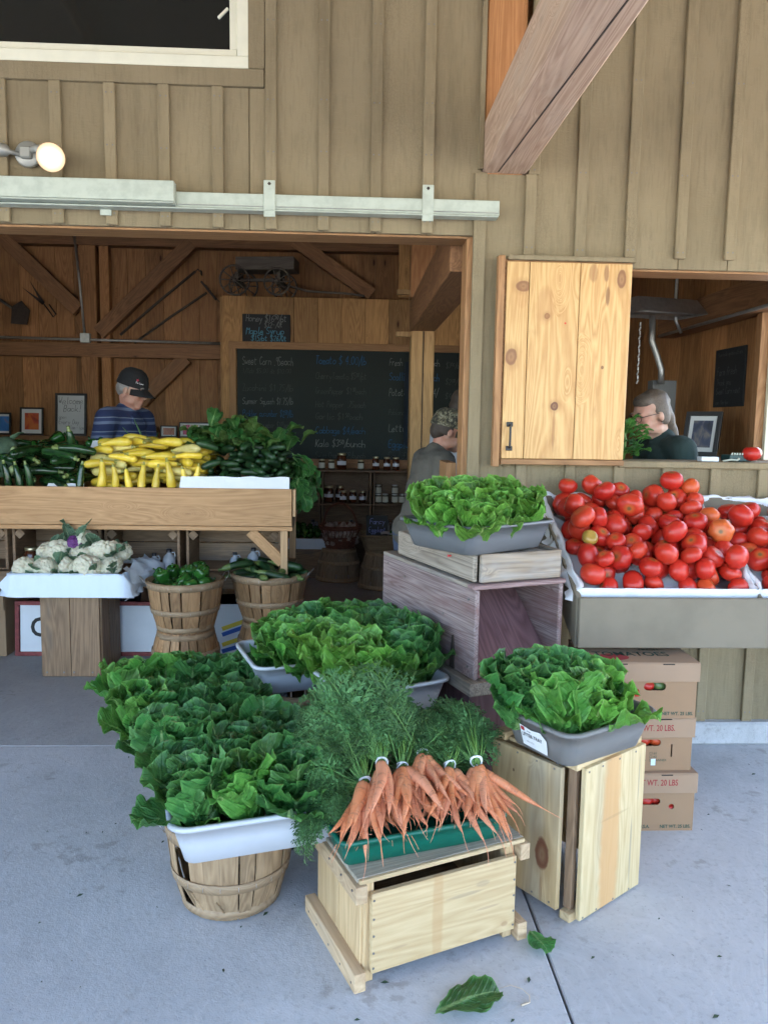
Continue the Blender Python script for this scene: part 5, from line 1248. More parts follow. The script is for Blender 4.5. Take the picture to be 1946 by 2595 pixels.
# ---- sweet peppers
PEP = veg_mat('green_pepper_skin', (.015, .075, .012), (.03, .12, .02), (.06, .16, .03), .15, 0, 0, 9)
def pepper_mesh(seed):
    g = random.Random(seed); ph = g.uniform(0, 6); nl = g.choice((3, 4))
    prof = [(0, -.042), (.016, -.045), (.028, -.038), (.034, -.015), (.038, .012), (.036, .030), (.026, .040), (.012, .036), (.006, .034), (.005, .045), (.006, .058), (0, .059)]
    return lathe('pepper', prof, 24, lambda a_, z, r: 1+(.13*math.cos(nl*a_+ph) if r > .01 else 0))
PM = [pepper_mesh(i) for i in range(4)]
for m in PM: m.materials.append(PEP)
g = random.Random(77)
zt = lambda x, y: float(max([bed(x, y)]+[p[2]+p[3]*.6 for p in TPILE.P if (p[0]-x)**2+(p[1]-y)**2 < .003]))
for k, (x, y, z) in enumerate(((-2.10, 5.46, 1.36), (-2.02, 5.44, 1.42), (-1.93, 5.46, 1.37), (-1.80, 5.47, 1.37), (-1.72, 5.46, 1.38), (-1.64, 5.47, 1.36), (-1.56, 5.48, 1.37), (-2.18, 5.46, 1.35))):
    tag(obj('green_pepper', PM[k % 4], None, None, (x, y, z), (g.uniform(-1, 1), g.uniform(-1, 1), g.uniform(0, 6)), 1.1), 'green sweet pepper behind the zucchini at the back of the table', 'pepper', 'peppers at the back of the table')
def fill(loc, rad, zf, n, meshes, nm, cat, lb_, gp, r, L=None, seed=1, size=1.0):
    p = Pile(lambda x, y: zf, seed); q = p.rng
    for k in range(n):
        cs = []
        for _ in range(5):
            a_ = q.uniform(0, 6.283); d = (rad-(L/2 if L else r)*.8)*math.sqrt(q.random()); x, y = loc[0]+d*math.cos(a_), loc[1]+d*math.sin(a_); yaw = q.uniform(0, 3.14); ti = q.uniform(-.3, .3)
            cs.append({'chain': rod_chain(x, y, yaw, ti, L, r*.95) if L else [(x, y, 0, r)], 'x': x, 'y': y, 'yaw': yaw, 'ti': ti})
        z, c = p.drop(None, cs, .92); o = obj(nm, q.choice(meshes)); o.scale = (size,)*3
        if L: place_dir(o, Vector((c['x'], c['y'], z)), Vector((math.cos(c['yaw']), math.sin(c['yaw']), math.sin(c['ti'])))*q.choice((-1, 1)), Vector((q.uniform(-1, 1), q.uniform(-1, 1), .5)))
        else: o.location = (c['x'], c['y'], z); o.rotation_euler = (q.gauss(0, .8), q.gauss(0, .8), q.uniform(0, 6))
        tag(o, lb_, cat, gp)
CKL = [m.copy() for m in ZM]
for m in CKL: m.materials[0] = CUK
fill((-.985, 4.62), .20, .53, 24, PM, 'green_pepper', 'pepper', 'green sweet pepper in the left bushel basket', 'peppers in the bushel basket', .038, seed=51)
fill((-.50, 4.86), .29, .55, 18, CKL, 'cucumber', 'cucumber', 'long dark cucumber in the right bushel basket', 'cucumbers in the bushel basket', .024, .20, seed=52, size=.85)
fill((-.46, 7.85), .20, .40, 46, PM, 'green_pepper', 'pepper', 'small green pepper in the shaded tray indoors', 'peppers in the tray indoors', .028, seed=53, size=.75)
# ---- cauliflower and broccoli
def curd_mesh(seed, R0=.070, n=330, amp=.012, sub=5, low=-.35):
    bm = bmesh.new(); bmesh.ops.create_icosphere(bm, subdivisions=sub, radius=1.0); rs = np.random.RandomState(seed)
    D = rs.normal(size=(n, 3)); D /= np.linalg.norm(D, axis=1)[:, None]; big = rs.normal(size=(9, 3)); big /= np.linalg.norm(big, axis=1)[:, None]
    for v in bm.verts:
        c = np.array(v.co); d = np.sqrt(np.maximum(0, 2-2*(D @ c))).min(); db = np.sqrt(np.maximum(0, 2-2*(big @ c))).min()
        r = R0+amp*(1-min(1, d/.16)**2)+.015*(1-min(1, db/.62)**2)
        if c[2] < low: r *= .8
        v.co = Vector(c)*r; v.co.z *= .82
    me = bpy.data.meshes.new('curd'); bm.to_mesh(me); bm.free(); me.polygons.foreach_set('use_smooth', [True]*len(me.polygons)); return me
CURD = plain('cauliflower_curd', (.60, .565, .43), .7, noise=.18, nscale=25, bump=.6, **{'Subsurface Weight': .1}); PURC = plain('purple_curd', (.13, .03, .16), .6, noise=.4, nscale=40, bump=.5); BROC = plain('broccoli_curd', (.055, .095, .055), .8, noise=.5, nscale=90, bump=.8); BSTEM = plain('broccoli_stalk', (.30, .38, .17), .6)
CU = [curd_mesh(i) for i in (1, 2, 3)]
for m in CU: m.materials.append(CURD)
CUP = curd_mesh(7); CUP.materials.append(PURC)
CL = [leaf_mesh(950+i, .17, .085, R(14), R(28), .75, .05, base=.55, peak=.5) for i in range(3)]
for m in CL: m.materials.append(LG)
cau = [(-1.90, 4.56, .672, .95, .3), (-1.78, 4.54, .675, .9, .2), (-1.66, 4.55, .672, .8, 0), (-1.53, 4.54, .68, .95, -.2), (-1.42, 4.58, .69, .9, -.3), (-1.74, 4.65, .735, 1.05, .2), (-1.60, 4.66, .735, .9, .0), (-1.49, 4.68, .76, 1.08, -.2), (-1.62, 4.74, .80, .85, 0), (-1.82, 4.72, .74, .85, .3), (-1.40, 4.72, .735, .85, -.4), (-1.58, 4.56, .69, .7, .1)]
g = random.Random(8)
for i, (x, y, z, q, ti) in enumerate(cau):
    t = thing('cauliflower', 'white cauliflower with grey green leaves on the cloth tray', 'cauliflower', (x, y, z), 0, 'white cauliflower heads', rot=(.55+g.uniform(-.2, .2), ti, g.uniform(-.4, .4)))
    obj('curd', CU[i % 3], None, t, (0, 0, 0), (g.uniform(0, 3), 0, g.uniform(0, 6)), q)
    for k in range(g.choice((3, 4, 5)) if z > .7 else 3):
        a_ = g.uniform(0, 6.28); obj('leaf', g.choice(CL), None, t, (.050*q*math.cos(a_), .050*q*math.sin(a_), -.065), (g.uniform(-.2, .2), g.uniform(-.15, .2), a_), q*g.uniform(.75, 1.05))
t = thing('cauliflower', 'purple cauliflower on top of the white ones', 'cauliflower', (-1.665, 4.70, .80), 0, None, rot=(.5, 0, 0)); obj('curd', CUP, None, t, (0, 0, 0), (0, 0, 0), .62); obj('leaf', CL[0], None, t, (-.03, .02, -.02), (.1, 0, 2.4), .8); obj('leaf', CL[1], None, t, (.03, .02, -.02), (.1, 0, .8), .8)
t = thing('cauliflower', 'small white cauliflower with tall leaves at the peak of the tray', 'cauliflower', (-1.66, 4.80, .845), rot=(.5, 0, 0)); obj('curd', CU[0], None, t, (0, 0, 0), (0, 0, 1), .6)
for a_ in (2.6, 3.5, .3, 1.2): obj('leaf', CL[int(a_) % 3], None, t, (.03*math.cos(a_), .03*math.sin(a_), -.03), (0, 0, a_), 1.0)
BR = curd_mesh(21, .085, 500, .007, 4); BR.materials.append(BROC)
for x, y, z, q, lb_ in ((-2.17, 4.98, 1.35, 1.0, 'large broccoli head at the left end of the table, upper'), (-2.15, 4.90, 1.235, .8, 'broccoli head below the large one at the left end of the table'), (-2.30, 4.95, 1.28, 1.0, 'broccoli head at the frame edge on the table')):
    t = thing('broccoli', lb_, 'broccoli', (x, y, z)); obj('floret', BR, None, t, (0, 0, 0), (.3, 0, 1), q); obj('stalk', tube('stalk', [(0, 0, 0), (.05, -.04, -.02), (.085, -.07, .012)], [.03, .024, .021], 10), BSTEM, t); obj('leaf', CL[1], None, t, (.0, .02, .02), (0, .4, .3), .8)
# ---- bunch of leafy greens over the cucumbers
GL = [leaf_mesh(970+i, .17, .105, R(15), R(70), .35, .07, base=.2, peak=.55, fr=4) for i in range(4)]
GLB = []
for m in GL: m.materials.append(LO); b_ = m.copy(); b_.materials[0] = LD; GLB.append(b_)
def greens(label, cx, cy, cz, n, rx, ry, rz, seed, down=0.0, sz=1.0):
    g = random.Random(seed); t = thing('leafy_greens', label, 'greens', (cx, cy, cz), 0, None)
    for k in range(n):
        a_ = g.uniform(0, 6.28); p = Vector((g.gauss(0, .5)*rx, g.gauss(0, .5)*ry, abs(g.gauss(0, .5))*rz))
        obj('leaf', g.choice(GL+GLB), None, t, p, (g.uniform(-.4, .4), g.uniform(-.2, .8)+down, a_), sz*g.uniform(.7, 1.15))
    return t
greens('bunch of olive green leaves heaped on the cucumbers', -.70, 5.22, 1.345, 160, .30, .12, .12, 1, sz=.92)
greens('dark leafy bunch drooping left of the cucumbers', -.93, 5.16, 1.35, 40, .12, .08, .08, 2)
dg = thing('leafy_greens', 'dark leaves hanging over the right end of the table', 'greens', (-.36, 5.05, 1.28)); g = random.Random(3)
for k in range(34):
    f = k/33; obj('leaf', g.choice(GLB), None, dg, (g.uniform(-.04, .07), g.uniform(-.12, .12), .06-.26*f+g.uniform(-.02, .02)), (g.uniform(-.5, .5), R(100)+g.uniform(-.4, .5), g.uniform(-1.6, .4)), g.uniform(.75, 1.1))
SCM = plain('scallion_green', (.06, .15, .05), .4)
for i, (x, dx, h_) in enumerate(((-1.50, -.10, .20), (-1.46, -.06, .26), (-1.40, .05, .17), (-1.28, .02, .15), (-1.02, -.05, .14), (-.98, -.02, .15))):
    tag(obj('scallion', tube('scallion', [(x, 5.54, 1.30), (x+dx*.3, 5.54, 1.30+h_*.6), (x+dx, 5.53, 1.30+h_)], [.008, .007, .002], 7), SCM), 'green scallion tip standing behind the yellow squash', 'scallion', 'scallions behind the squash')
# ---- basil in the stall window
t = thing('basil_bunch', 'bushy fresh basil standing in the stall window', 'basil', (1.36, 3.80, 1.41)); BL = [leaf_mesh(990+i, .06, .042, R(25), R(60), .45, .03, nu=4, nv=14) for i in range(3)]
for m in BL: m.materials.append(LB)
g = random.Random(4)
for k in range(120):
    a_ = g.uniform(0, 6.28); h_ = g.uniform(0, .20); rr = .085*math.sqrt(g.random()); obj('leaf', g.choice(BL), None, t, (rr*math.cos(a_), rr*math.sin(a_), h_), (g.uniform(-.3, .3), g.uniform(0, .8), a_), g.uniform(.7, 1.15))
obj('stems', tube('stems', [(0, 0, -.02), (.01, 0, .08), (0, .01, .17)], [.012, .008, .004], 6), STEMM, t)
# ================================================================ people
_ico = None
def unit_sphere():
    global _ico
    if _ico is None:
        bm = bmesh.new(); bmesh.ops.create_icosphere(bm, subdivisions=2, radius=1.0)
        _ico = ([v.co.copy() for v in bm.verts], [[v.index for v in f.verts] for f in bm.faces]); bm.free()
    return _ico
def blob(prims, voxel, smooth=3, name='body', grow=0.0):
    """one continuous skin over ellipsoids ('e', centre, radii, matrix) and tapered limbs ('c', a, ra, b, rb)"""
    mb = MB(); SV, SF_ = unit_sphere()
    for p in prims:
        if p[0] == 'e':
            M_ = p[3] if len(p) > 3 and p[3] is not None else Matrix.Identity(4)
            mb.add([M_ @ Vector((p[1][0]+v.x*(p[2][0]+grow), p[1][1]+v.y*(p[2][1]+grow), p[1][2]+v.z*(p[2][2]+grow))) for v in SV], SF_)
        else:
            a, ra, b, rb = Vector(p[1]), p[2]+grow, Vector(p[3]), p[4]+grow; n = max(2, int((b-a).length/(min(ra, rb)*.45))+1)
            for i in range(n+1):
                t = i/n; c = a.lerp(b, t); r = ra+(rb-ra)*t; mb.add([c+v*r for v in SV], SF_)
    me = mb.mesh(name); o = bpy.data.objects.new(name, me); C.objects.link(o)
    m = o.modifiers.new('r', 'REMESH'); m.mode = 'VOXEL'; m.voxel_size = voxel
    if smooth: s_ = o.modifiers.new('s', 'SMOOTH'); s_.iterations = smooth; s_.factor = .5
    out = bpy.data.meshes.new_from_object(o.evaluated_get(bpy.context.evaluated_depsgraph_get())); bpy.data.objects.remove(o); bpy.data.meshes.remove(me)
    out.polygons.foreach_set('use_smooth', [True]*len(out.polygons)); return out
def skin_mat(name, base, red):
    s = NT(name); v = s.coords(); n = s.noise(v, 12, 4); n2 = s.noise(v, 60, 3)
    c = s.mix(s.sstep(n, .4, .7), base, red); c = s.mix(s.math('MULTIPLY', s.sstep(n2, .5, .75), .25), c, tuple(x*.7 for x in base))
    return s.fin(c, .5, s.bump(n2, .3, .002), **{'Subsurface_Weight': .08})
SKIN1 = skin_mat('older_skin', (.46, .27, .19), (.46, .20, .14)); SKIN2 = skin_mat('tanned_skin', (.40, .21, .14), (.42, .16, .10)); SKIN3 = skin_mat('fair_skin', (.48, .29, .21), (.48, .23, .16))
def stripe_shirt():
    s = NT('striped_shirt'); ob = s.n('TexCoord').outputs['Object']; z = s.n('SeparateXYZ', None, Vector=ob).outputs[2]
    z = s.math('ADD', z, s.math('MULTIPLY', s.noise(ob, 4, 2), .03))
    f = s.math('FRACT', s.math('MULTIPLY', z, 11.0)); f2 = s.math('FRACT', s.math('MULTIPLY', z, 33.0))
    c = s.ramp(f, [(0, (.012, .022, .075)), (.35, (.012, .022, .075)), (.38, (.11, .14, .22)), (.55, (.11, .14, .22)), (.58, (.02, .035, .10)), (.80, (.02, .035, .10)), (.82, (.20, .24, .30)), (.9, (.012, .022, .075))])
    return s.fin(c, .85, s.bump(s.noise(ob, 9, 3), .5, .02))
def camo():
    s = NT('camouflage_cloth'); v = s.coords(rnd=False); a_ = s.noise(v, 26, 3, .6, 1.5); b_ = s.noise(v, 60, 4, .6)
    c = s.ramp(a_, [(0, (.03, .028, .018)), (.43, (.03, .028, .018)), (.45, (.11, .095, .055)), (.53, (.10, .085, .05)), (.55, (.24, .22, .15)), (.62, (.06, .065, .035))], 'CONSTANT')
    return s.fin(s.mix(s.math('MULTIPLY', s.sstep(b_, .5, .6), .5), c, (.02, .02, .012)), .9)
def cloth(nm, c): 
    s = NT(nm); v = s.coords(rnd=False); return s.fin(s.mix(s.sstep(s.noise(v, 7, 3), .3, .7), c, tuple(x*.75 for x in c)), .9, s.bump(s.noise(v, 8, 4), .6, .03))
HAIRG = plain('grey_hair', (.28, .26, .24), .6, noise=.4, nscale=90, bump=.6); HAIRB = plain('ash_brown_hair', (.12, .092, .07), .55, noise=.5, nscale=120, bump=.8); HAIRD = plain('short_dark_hair', (.05, .035, .025), .7, noise=.4, nscale=90, bump=.5)
EYEW = plain('eye_white', (.6, .58, .55), .3); EYED = plain('eye_iris', (.03, .03, .035), .2)
def hand(wr, d, side, palm_n):
    """palm and five bent fingers from the wrist along d"""
    d = Vector(d).normalized(); n = Vector(palm_n); n = (n-d*n.dot(d)).normalized(); s_ = d.cross(n)*side; P = []
    w_ = Vector(wr); k0 = w_+d*.085
    P.append(('c', w_, .026, w_+d*.045, .030))
    for i, (o, L) in enumerate(((-.030, .068), (-.010, .078), (.010, .072), (.029, .056))):
        b = k0+s_*o; P.append(('c', w_+d*.03+s_*o*.7, .014, b, .0105)); m1 = b+d*L*.5+n*.012; m2 = m1+d*L*.3+n*.026; m3 = m2+d*L*.1+n*.022
        P += [('c', b, .0095, m1, .009), ('c', m1, .009, m2, .008), ('c', m2, .008, m3, .007)]
    t0 = w_+d*.03-s_*.026; t1 = t0+d*.028-s_*.026+n*.008; t2 = t1+d*.028-s_*.006+n*.012
    return P+[('c', t0, .013, t1, .011), ('c', t1, .011, t2, .009)]
def person(label, loc, rotz, skin, shirt, pants, lean=0.0, headpitch=.2, headyaw=0.0, scale=1.0, arms=None, hair=None, hair_len=0.0, cap=None, belly=0.0, female=False, sleeves=.16, collar=None, headroll=0.0):
    """local frame: faces +Y, right hand at +X, feet at z=0"""
    root = thing('person', label, 'person', loc, rotz); root.scale = (scale,)*3
    hip = Vector((0, 0, .95)); ML = Matrix.Translation(hip) @ Matrix.Rotation(-lean, 4, 'X') @ Matrix.Translation(-hip)
    sw = .175 if female else .19
    def L(p): return tuple(ML @ Vector(p))
    torso = [('e', (0, .0, .98), (.155, .115, .11)), ('e', (0, .01+belly*.5, 1.10), (.15, .11+belly, .13), ML), ('e', (0, 0, 1.25), (.165, .115+belly*.4, .16), ML), ('e', (0, -.015, 1.38), (.165, .10, .10), ML),
             ('c', L((-sw+.02, -.015, 1.425)), .062, L((sw-.02, -.015, 1.425)), .062)]
    if female: torso += [('e', (-.07, .085, 1.28), (.065, .06, .065), ML), ('e', (.07, .085, 1.28), (.065, .06, .065), ML)]
    neck = [('c', L((0, -.015, 1.44)), .062, L((0, .005, 1.53)), .054)]
    hp = ML @ Vector((0, .02, 1.615)); MH = Matrix.Translation(hp) @ Matrix.Rotation(headyaw, 4, 'Z') @ Matrix.Rotation(headroll, 4, 'Y') @ Matrix.Rotation(-headpitch, 4, 'X')
    def E(c, r): return ('e', c, r, MH)
    head = [E((0, -.018, .045), (.076, .096, .085)), E((0, .02, .01), (.066, .075, .09)), E((0, .028, -.055), (.055, .06, .055)), E((0, .062, -.092), (.026, .028, .022)), E((0, .086, -.01), (.013, .022, .028)), E((0, .102, -.024), (.016, .014, .011)),
            E((0, .078, .028), (.055, .016, .012)), E((-.036, .062, -.025), (.026, .026, .026)), E((.036, .062, -.025), (.026, .026, .026)), E((0, .084, -.054), (.023, .011, .006)), E((0, .083, -.066), (.020, .011, .007)),
            E((-.045, .02, -.065), (.025, .045, .032)), E((.045, .02, -.065), (.025, .045, .032)), E((-.079, -.005, -.008), (.010, .020, .031)), E((.079, -.005, -.008), (.010, .020, .031)), ('c', tuple(MH @ Vector((0, -.03, -.05))), .052, L((0, .0, 1.50)), .054)]
    arms = arms or {}
    limb = []; sleeve = []; 
    for sd, nm in ((-1, 'l'), (1, 'r')):
        sh_ = Vector(L((sd*sw, -.015, 1.42))); el = Vector(arms.get('e'+nm, L((sd*(sw+.05), .03, 1.14)))); wr = Vector(arms.get('w'+nm, L((sd*(sw+.02), .22, 1.02))))
        limb += [('c', sh_, .052, el, .040), ('c', el, .041, el.lerp(wr, .35), .042), ('c', el.lerp(wr, .35), .042, wr, .027)]+hand(wr, wr-el, sd, (0, 0, -1))
        sleeve += [('c', sh_, .062, sh_.lerp(el, sleeves/.28), .056)]
    legs = []
    for sd in (-1, 1): legs += [('c', (sd*.085, 0, .93), .088, (sd*.095, .015, .50), .060), ('c', (sd*.095, .015, .50), .062, (sd*.10, 0, .33), .060), ('c', (sd*.10, 0, .33), .060, (sd*.10, -.015, .09), .042)]
    feet = [('c', (sd*.105, -.03, .05), .042, (sd*.115, .12, .035), .034) for sd in (-1, 1)]
    obj('body', blob(torso+neck+head+limb+legs+feet, .0085, 2, 'body'), skin, root)
    obj('shirt', blob(torso+sleeve+[('c', L((0, -.02, 1.45)), .056, L((0, -.015, 1.47)), .060)], .013, 4, 'shirt', .016), shirt, root)
    obj('trousers', blob(legs+[('e', (0, 0, .97), (.15, .115, .07))], .014, 3, 'trousers', .016), pants, root)
    obj('shoes', blob(feet, .012, 2, 'shoes', .012), HAIRD, root)
    for sd in (-1, 1):
        e_ = obj('eye', lathe('eye', [(0, -.011), (.008, -.008), (.011, 0), (.008, .008), (0, .011)], 12), EYEW, root); e_.matrix_local = MH @ Matrix.Translation((sd*.030, .071, .010))
        i_ = obj('iris', lathe('iris', [(0, 0), (.005, 0)], 10), EYED, e_, (0, .0112, 0), (-math.pi/2, 0, 0))
        b_ = obj('eyebrow', tube('brow', [(-.016, 0, 0), (0, .004, .004), (.016, -.003, 0)], .004, 6), hair or HAIRD, root); b_.matrix_local = MH @ Matrix.Translation((sd*.033, .088, .036))
    if hair:
        hs = [E((0, -.030, .052), (.080, .092, .083)), E((0, -.062, .0), (.068, .055, .065)), E((-.071, -.028, .02), (.013, .042, .05)), E((.071, -.028, .02), (.013, .042, .05))]
        if hair_len: hs += [E((0, -.080, -.045), (.062, .042, .075)), E((0, -.100, -.12), (.036, .030, .075)), E((-.072, -.030, -.015), (.014, .034, .05)), E((.072, -.030, -.015), (.014, .034, .05)), E((0, .020, .082), (.068, .055, .043))]
        obj('hair', blob(hs, .008, 1, 'hair'), hair, root)
    if cap:
        cm, kind = cap; mb = MB(); V = []; F = []; n = 28
        rows = [(0, .148), (.035, .145), (.062, .130), (.080, .105), (.090, .07), (.094, .045), (.0945, .028)]
        for i, (r, z) in enumerate(rows):
            if r == 0: V.append((0, -.012, z)); continue
            for k in range(n): a_ = 2*math.pi*k/n; V.append((r*.92*math.cos(a_), -.012+r*1.16*math.sin(a_), z))
        for k in range(n): F.append([0, 1+k, 1+(k+1) % n])
        for i in range(len(rows)-2):
            for k in range(n): F.append([1+i*n+k, 1+(i+1)*n+k, 1+(i+1)*n+(k+1) % n, 1+i*n+(k+1) % n])
        cp = obj('cap', fix(mesh('cap', V, F, True)), cm, root); cp.matrix_local = MH
        V = []; F = []; m_ = 13
        for layer in (0, .004):
            for i in range(4):
                for k in range(m_):
                    a_ = R(25)+R(130)*k/(m_-1); rr = 1+i*.245*math.sin((k/(m_-1))*math.pi)**.6; q = math.cos(a_)
                    V.append((.086*math.cos(a_)*min(rr, 1.12), -.012+.104*math.sin(a_)*rr, .034-.022*q*q-.012*i-layer))
        for i in range(3):
            for k in range(m_-1):
                b0 = i*m_+k; F.append([b0, b0+1, b0+m_+1, b0+m_]); F.append([4*m_+b0, 4*m_+b0+m_, 4*m_+b0+m_+1, 4*m_+b0+1])
        for k in range(m_-1): F.append([3*m_+k, 3*m_+k+1, 7*m_+k+1, 7*m_+k])
        obj('brim', mesh('brim', V, F, True), cm, cp)
        if kind == 'logo':
            lg = obj('cap_print', strokes('The Lowe', .012, 3, width=.12), plain('white_thread', (.7, .7, .7), .7), cp, (.074, .052, .062), (R(-8), 0, R(118))); lg.scale = (1, 1, 1)
            st_ = []
            for k in range(10): a_ = 2*math.pi*k/10; q = .011 if k % 2 == 0 else .004; st_.append((q*math.cos(a_), 0, q*math.sin(a_)))
            obj('cap_emblem', mesh('emblem', st_, [list(range(10))]), plain('red_thread', (.45, .03, .06), .7), cp, (.074, .063, .084), (R(-18), 0, R(125)))
    if collar:
        for sd in (-1, 1): obj('collar', mesh('collar', [L((0, -.085, 1.485)), L((sd*.075, -.03, 1.49)), L((sd*.045, .075, 1.455)), L((sd*.06, .10, 1.40)), L((sd*.115, .02, 1.44)), L((sd*.08, -.09, 1.45))], [[0, 1, 4, 5], [1, 2, 3, 4]]), collar, root)
    return root, MH
JEANS = cloth('blue_jeans', (.05, .07, .12)); STR = stripe_shirt(); OLIVE = cloth('grey_olive_shirt', (.10, .092, .075)); GREENS = cloth('dark_green_shirt', (.018, .040, .038)); WHITES = cloth('pale_grey_shirt', (.45, .46, .48)); BLACKC = cloth('black_cap_cloth', (.012, .012, .013))
person('older man in a black cap and navy striped shirt looking down behind the squash', (-1.70, 5.80, 0), R(-112), SKIN1, STR, JEANS, lean=.14, headpitch=.30, headyaw=.08, scale=1.10, hair=HAIRG, cap=(BLACKC, 'logo'), belly=.03, collar=STR, arms={'er': (.25, .02, 1.16), 'wr': (.20, .20, .98), 'el': (-.25, .06, 1.15), 'wl': (-.16, .26, 1.05)})
person('man in a camouflage cap and olive T-shirt bending at the door post', (.37, 4.46, 0), R(-78), SKIN2, OLIVE, JEANS, lean=.30, headpitch=.25, headyaw=-.12, scale=.955, hair=HAIRD, cap=(camo(), 'plain'))
person('person in a pale shirt half hidden behind the man in the camouflage cap', (.68, 5.45, 0), R(-65), SKIN2, WHITES, JEANS, lean=.18, headpitch=.35, scale=1.04, hair=HAIRD)
wm, MHw = person('woman with glasses in a dark green T-shirt looking down inside the stall window', (1.80, 4.12, 0), R(98), SKIN3, GREENS, JEANS, lean=.26, headpitch=.34, headyaw=.10, scale=1.02, hair=HAIRB, hair_len=1, female=True, belly=.03)
gl = MB()
for sd in (-1, 1): gl.tube([(sd*.034+.024*math.cos(a_), .098, .012+.018*math.sin(a_)) for a_ in np.linspace(0, 6.283, 15)], .0016, 5); gl.tube([(sd*.058, .096, .018), (sd*.078, .05, .016), (sd*.082, -.01, .010)], .0018, 5)
gl.tube([(-.010, .100, .016), (.010, .100, .016)], .0015, 5)
o = obj('glasses', gl.mesh('glasses'), IRON, wm); o.matrix_local = MHw
for p in ((-.086, .002, -.040), (.086, .002, -.040)):
    o = obj('earring', lathe('ear', [(0, -.004), (.004, 0), (0, .004)], 8), STEEL, wm); o.matrix_local = MHw @ Matrix.Translation(p)
# ================================================================ indoor things on walls and shelves
SLATE = plain('chalkboard_green', (.012, .020, .017), .75, noise=.3, nscale=3); SLATEB = plain('chalkboard_black', (.012, .014, .016), .7)
CH_W = plain('white_chalk', (.24, .25, .24), .9); CH_D = plain('faint_chalk', (.085, .09, .09), .9); CH_B = plain('blue_chalk', (.03, .13, .30), .9); CH_C = plain('cyan_chalk', (.12, .38, .52), .9)
FRAMEW = wood('board_frame_wood', (.26, .13, .055), (.42, .23, .10), 'X'); FRAMEZ = wood('board_frame_upright', (.26, .13, .055), (.42, .23, .10), 'Z')
cb = thing('price_chalkboard', 'large dark price chalkboard in a wooden frame with white and blue chalk', 'chalkboard', (.03, 8.30, 1.73))
board('slate', (2.45, .016, 1.17), (0, -.005, 0), SLATE, cb)
board('frame', (2.62, .035, .075), (0, -.012, .622), FRAMEW, cb); board('frame', (2.62, .035, .075), (0, -.012, -.622), FRAMEW, cb)
for x in (-1.27, 1.27): board('frame', (.075, .035, 1.17), (x, -.012, 0), FRAMEZ, cb)
cols = [(-1.17, .62, [(0.0, 'Sweet Corn .95each', CH_W, .105), (-.085, '1/2dz $5.00 dz $10.00', CH_D, .06), (-.27, 'Zucchini $1.75/lb', CH_D, .085), (-.41, 'Summer Squash $1.75/lb', CH_W, .085), (-.54, 'Pickler cucumber $2~50^/lb', CH_B, .085), (-.66, 'Slicer cucumber $1~00^each', CH_D, .085), (-.765, 'Silver Slicer $2~50^/lb', CH_W, .085), (-.89, 'Green Bean $3~00^/lb', CH_D, .085)]),
        (-.40, .62, [(0.02, 'Tomato $ 4.00/lb', CH_B, .105), (-.135, 'CherryTomato $5~00^/pt', CH_D, .085), (-.29, 'GreenPepper $1~00^each', CH_D, .085), (-.43, 'Hot Pepper .75each', CH_D, .08), (-.56, 'Garlic $1~50^each', CH_D, .085), (-.71, 'Cabbage $4/each', CH_B, .09), (-.85, 'Kale $3~50^/bunch', CH_W, .095), (-.97, 'Swiss Chard $3~50^/bunch', CH_D, .08), (-1.06, 'Beets $3~00^/bunch', CH_D, .06)]),
        (.38, .62, [(0.02, 'Fresh onion $1~50^each', CH_W, .09), (-.135, 'Scallion $1~75^/bunch', CH_B, .10), (-.30, 'Potato $1~50^/lb ($4/', CH_W, .10), (-.50, 'Poblano Pepper $1~00^each', CH_D, .075), (-.68, 'Lettuce $5/head', CH_W, .10), (-.85, 'Eggplant $4~00^/lb', CH_B, .10), (-1.0, 'Broccoli $2~50^/lb', CH_D, .08)]),
        (.98, .30, [(0.0, '$3~00^/bunch', CH_D, .075), (-.17, '$2~00^/lb', CH_D, .075), (-.32, '$4/lb', CH_D, .075), (-.47, '$4~00^/lb', CH_D, .075)])]
for cx, mw, L_ in cols:
    for i, (dz, tx, m, sz) in enumerate(L_): write(cb, tx, sz*.82, (cx, -.0145, .42+dz), m, seed=i+int(cx*10), maxw=mw*.86, width=.07)
for dz, tx in ((-.92+.42-.17, 'Cauliflower $2~50^/lb'),): write(cb, tx, .075, (.38, -.0145, -.545), CH_D, seed=4, maxw=.6, width=.075)
sb = thing('chalk_sign', 'small chalkboard above the price board listing honey and maple syrup', 'chalkboard', (-.89, 8.305, 2.525))
board('slate', (.50, .012, .30), (0, -.002, 0), SLATEB, sb)
for tx, x, z, s_, m in (('Honey $16~50^/pt', -.21, .075, .072, CH_W), ('$32-/Qt', -.02, .015, .055, CH_W), ('Maple Syrup', -.21, -.055, .072, CH_C), ('$15/pt $26/Qt', -.16, -.125, .058, CH_C)): write(sb, tx, s_, (x, -.0085, z), m, seed=3, maxw=.42, width=.085)
apr = tag(obj('dark_apron', fix(MB().box((0, 0, 0), (.07, .04, .85)).box((.02, -.02, -.2), (.09, .03, .5)).mesh('apron')), cloth('navy_apron_cloth', (.01, .018, .03)), None, (.60, 8.20, 1.78)), 'dark cloth hanging beside the post in front of the chalkboard', 'cloth')
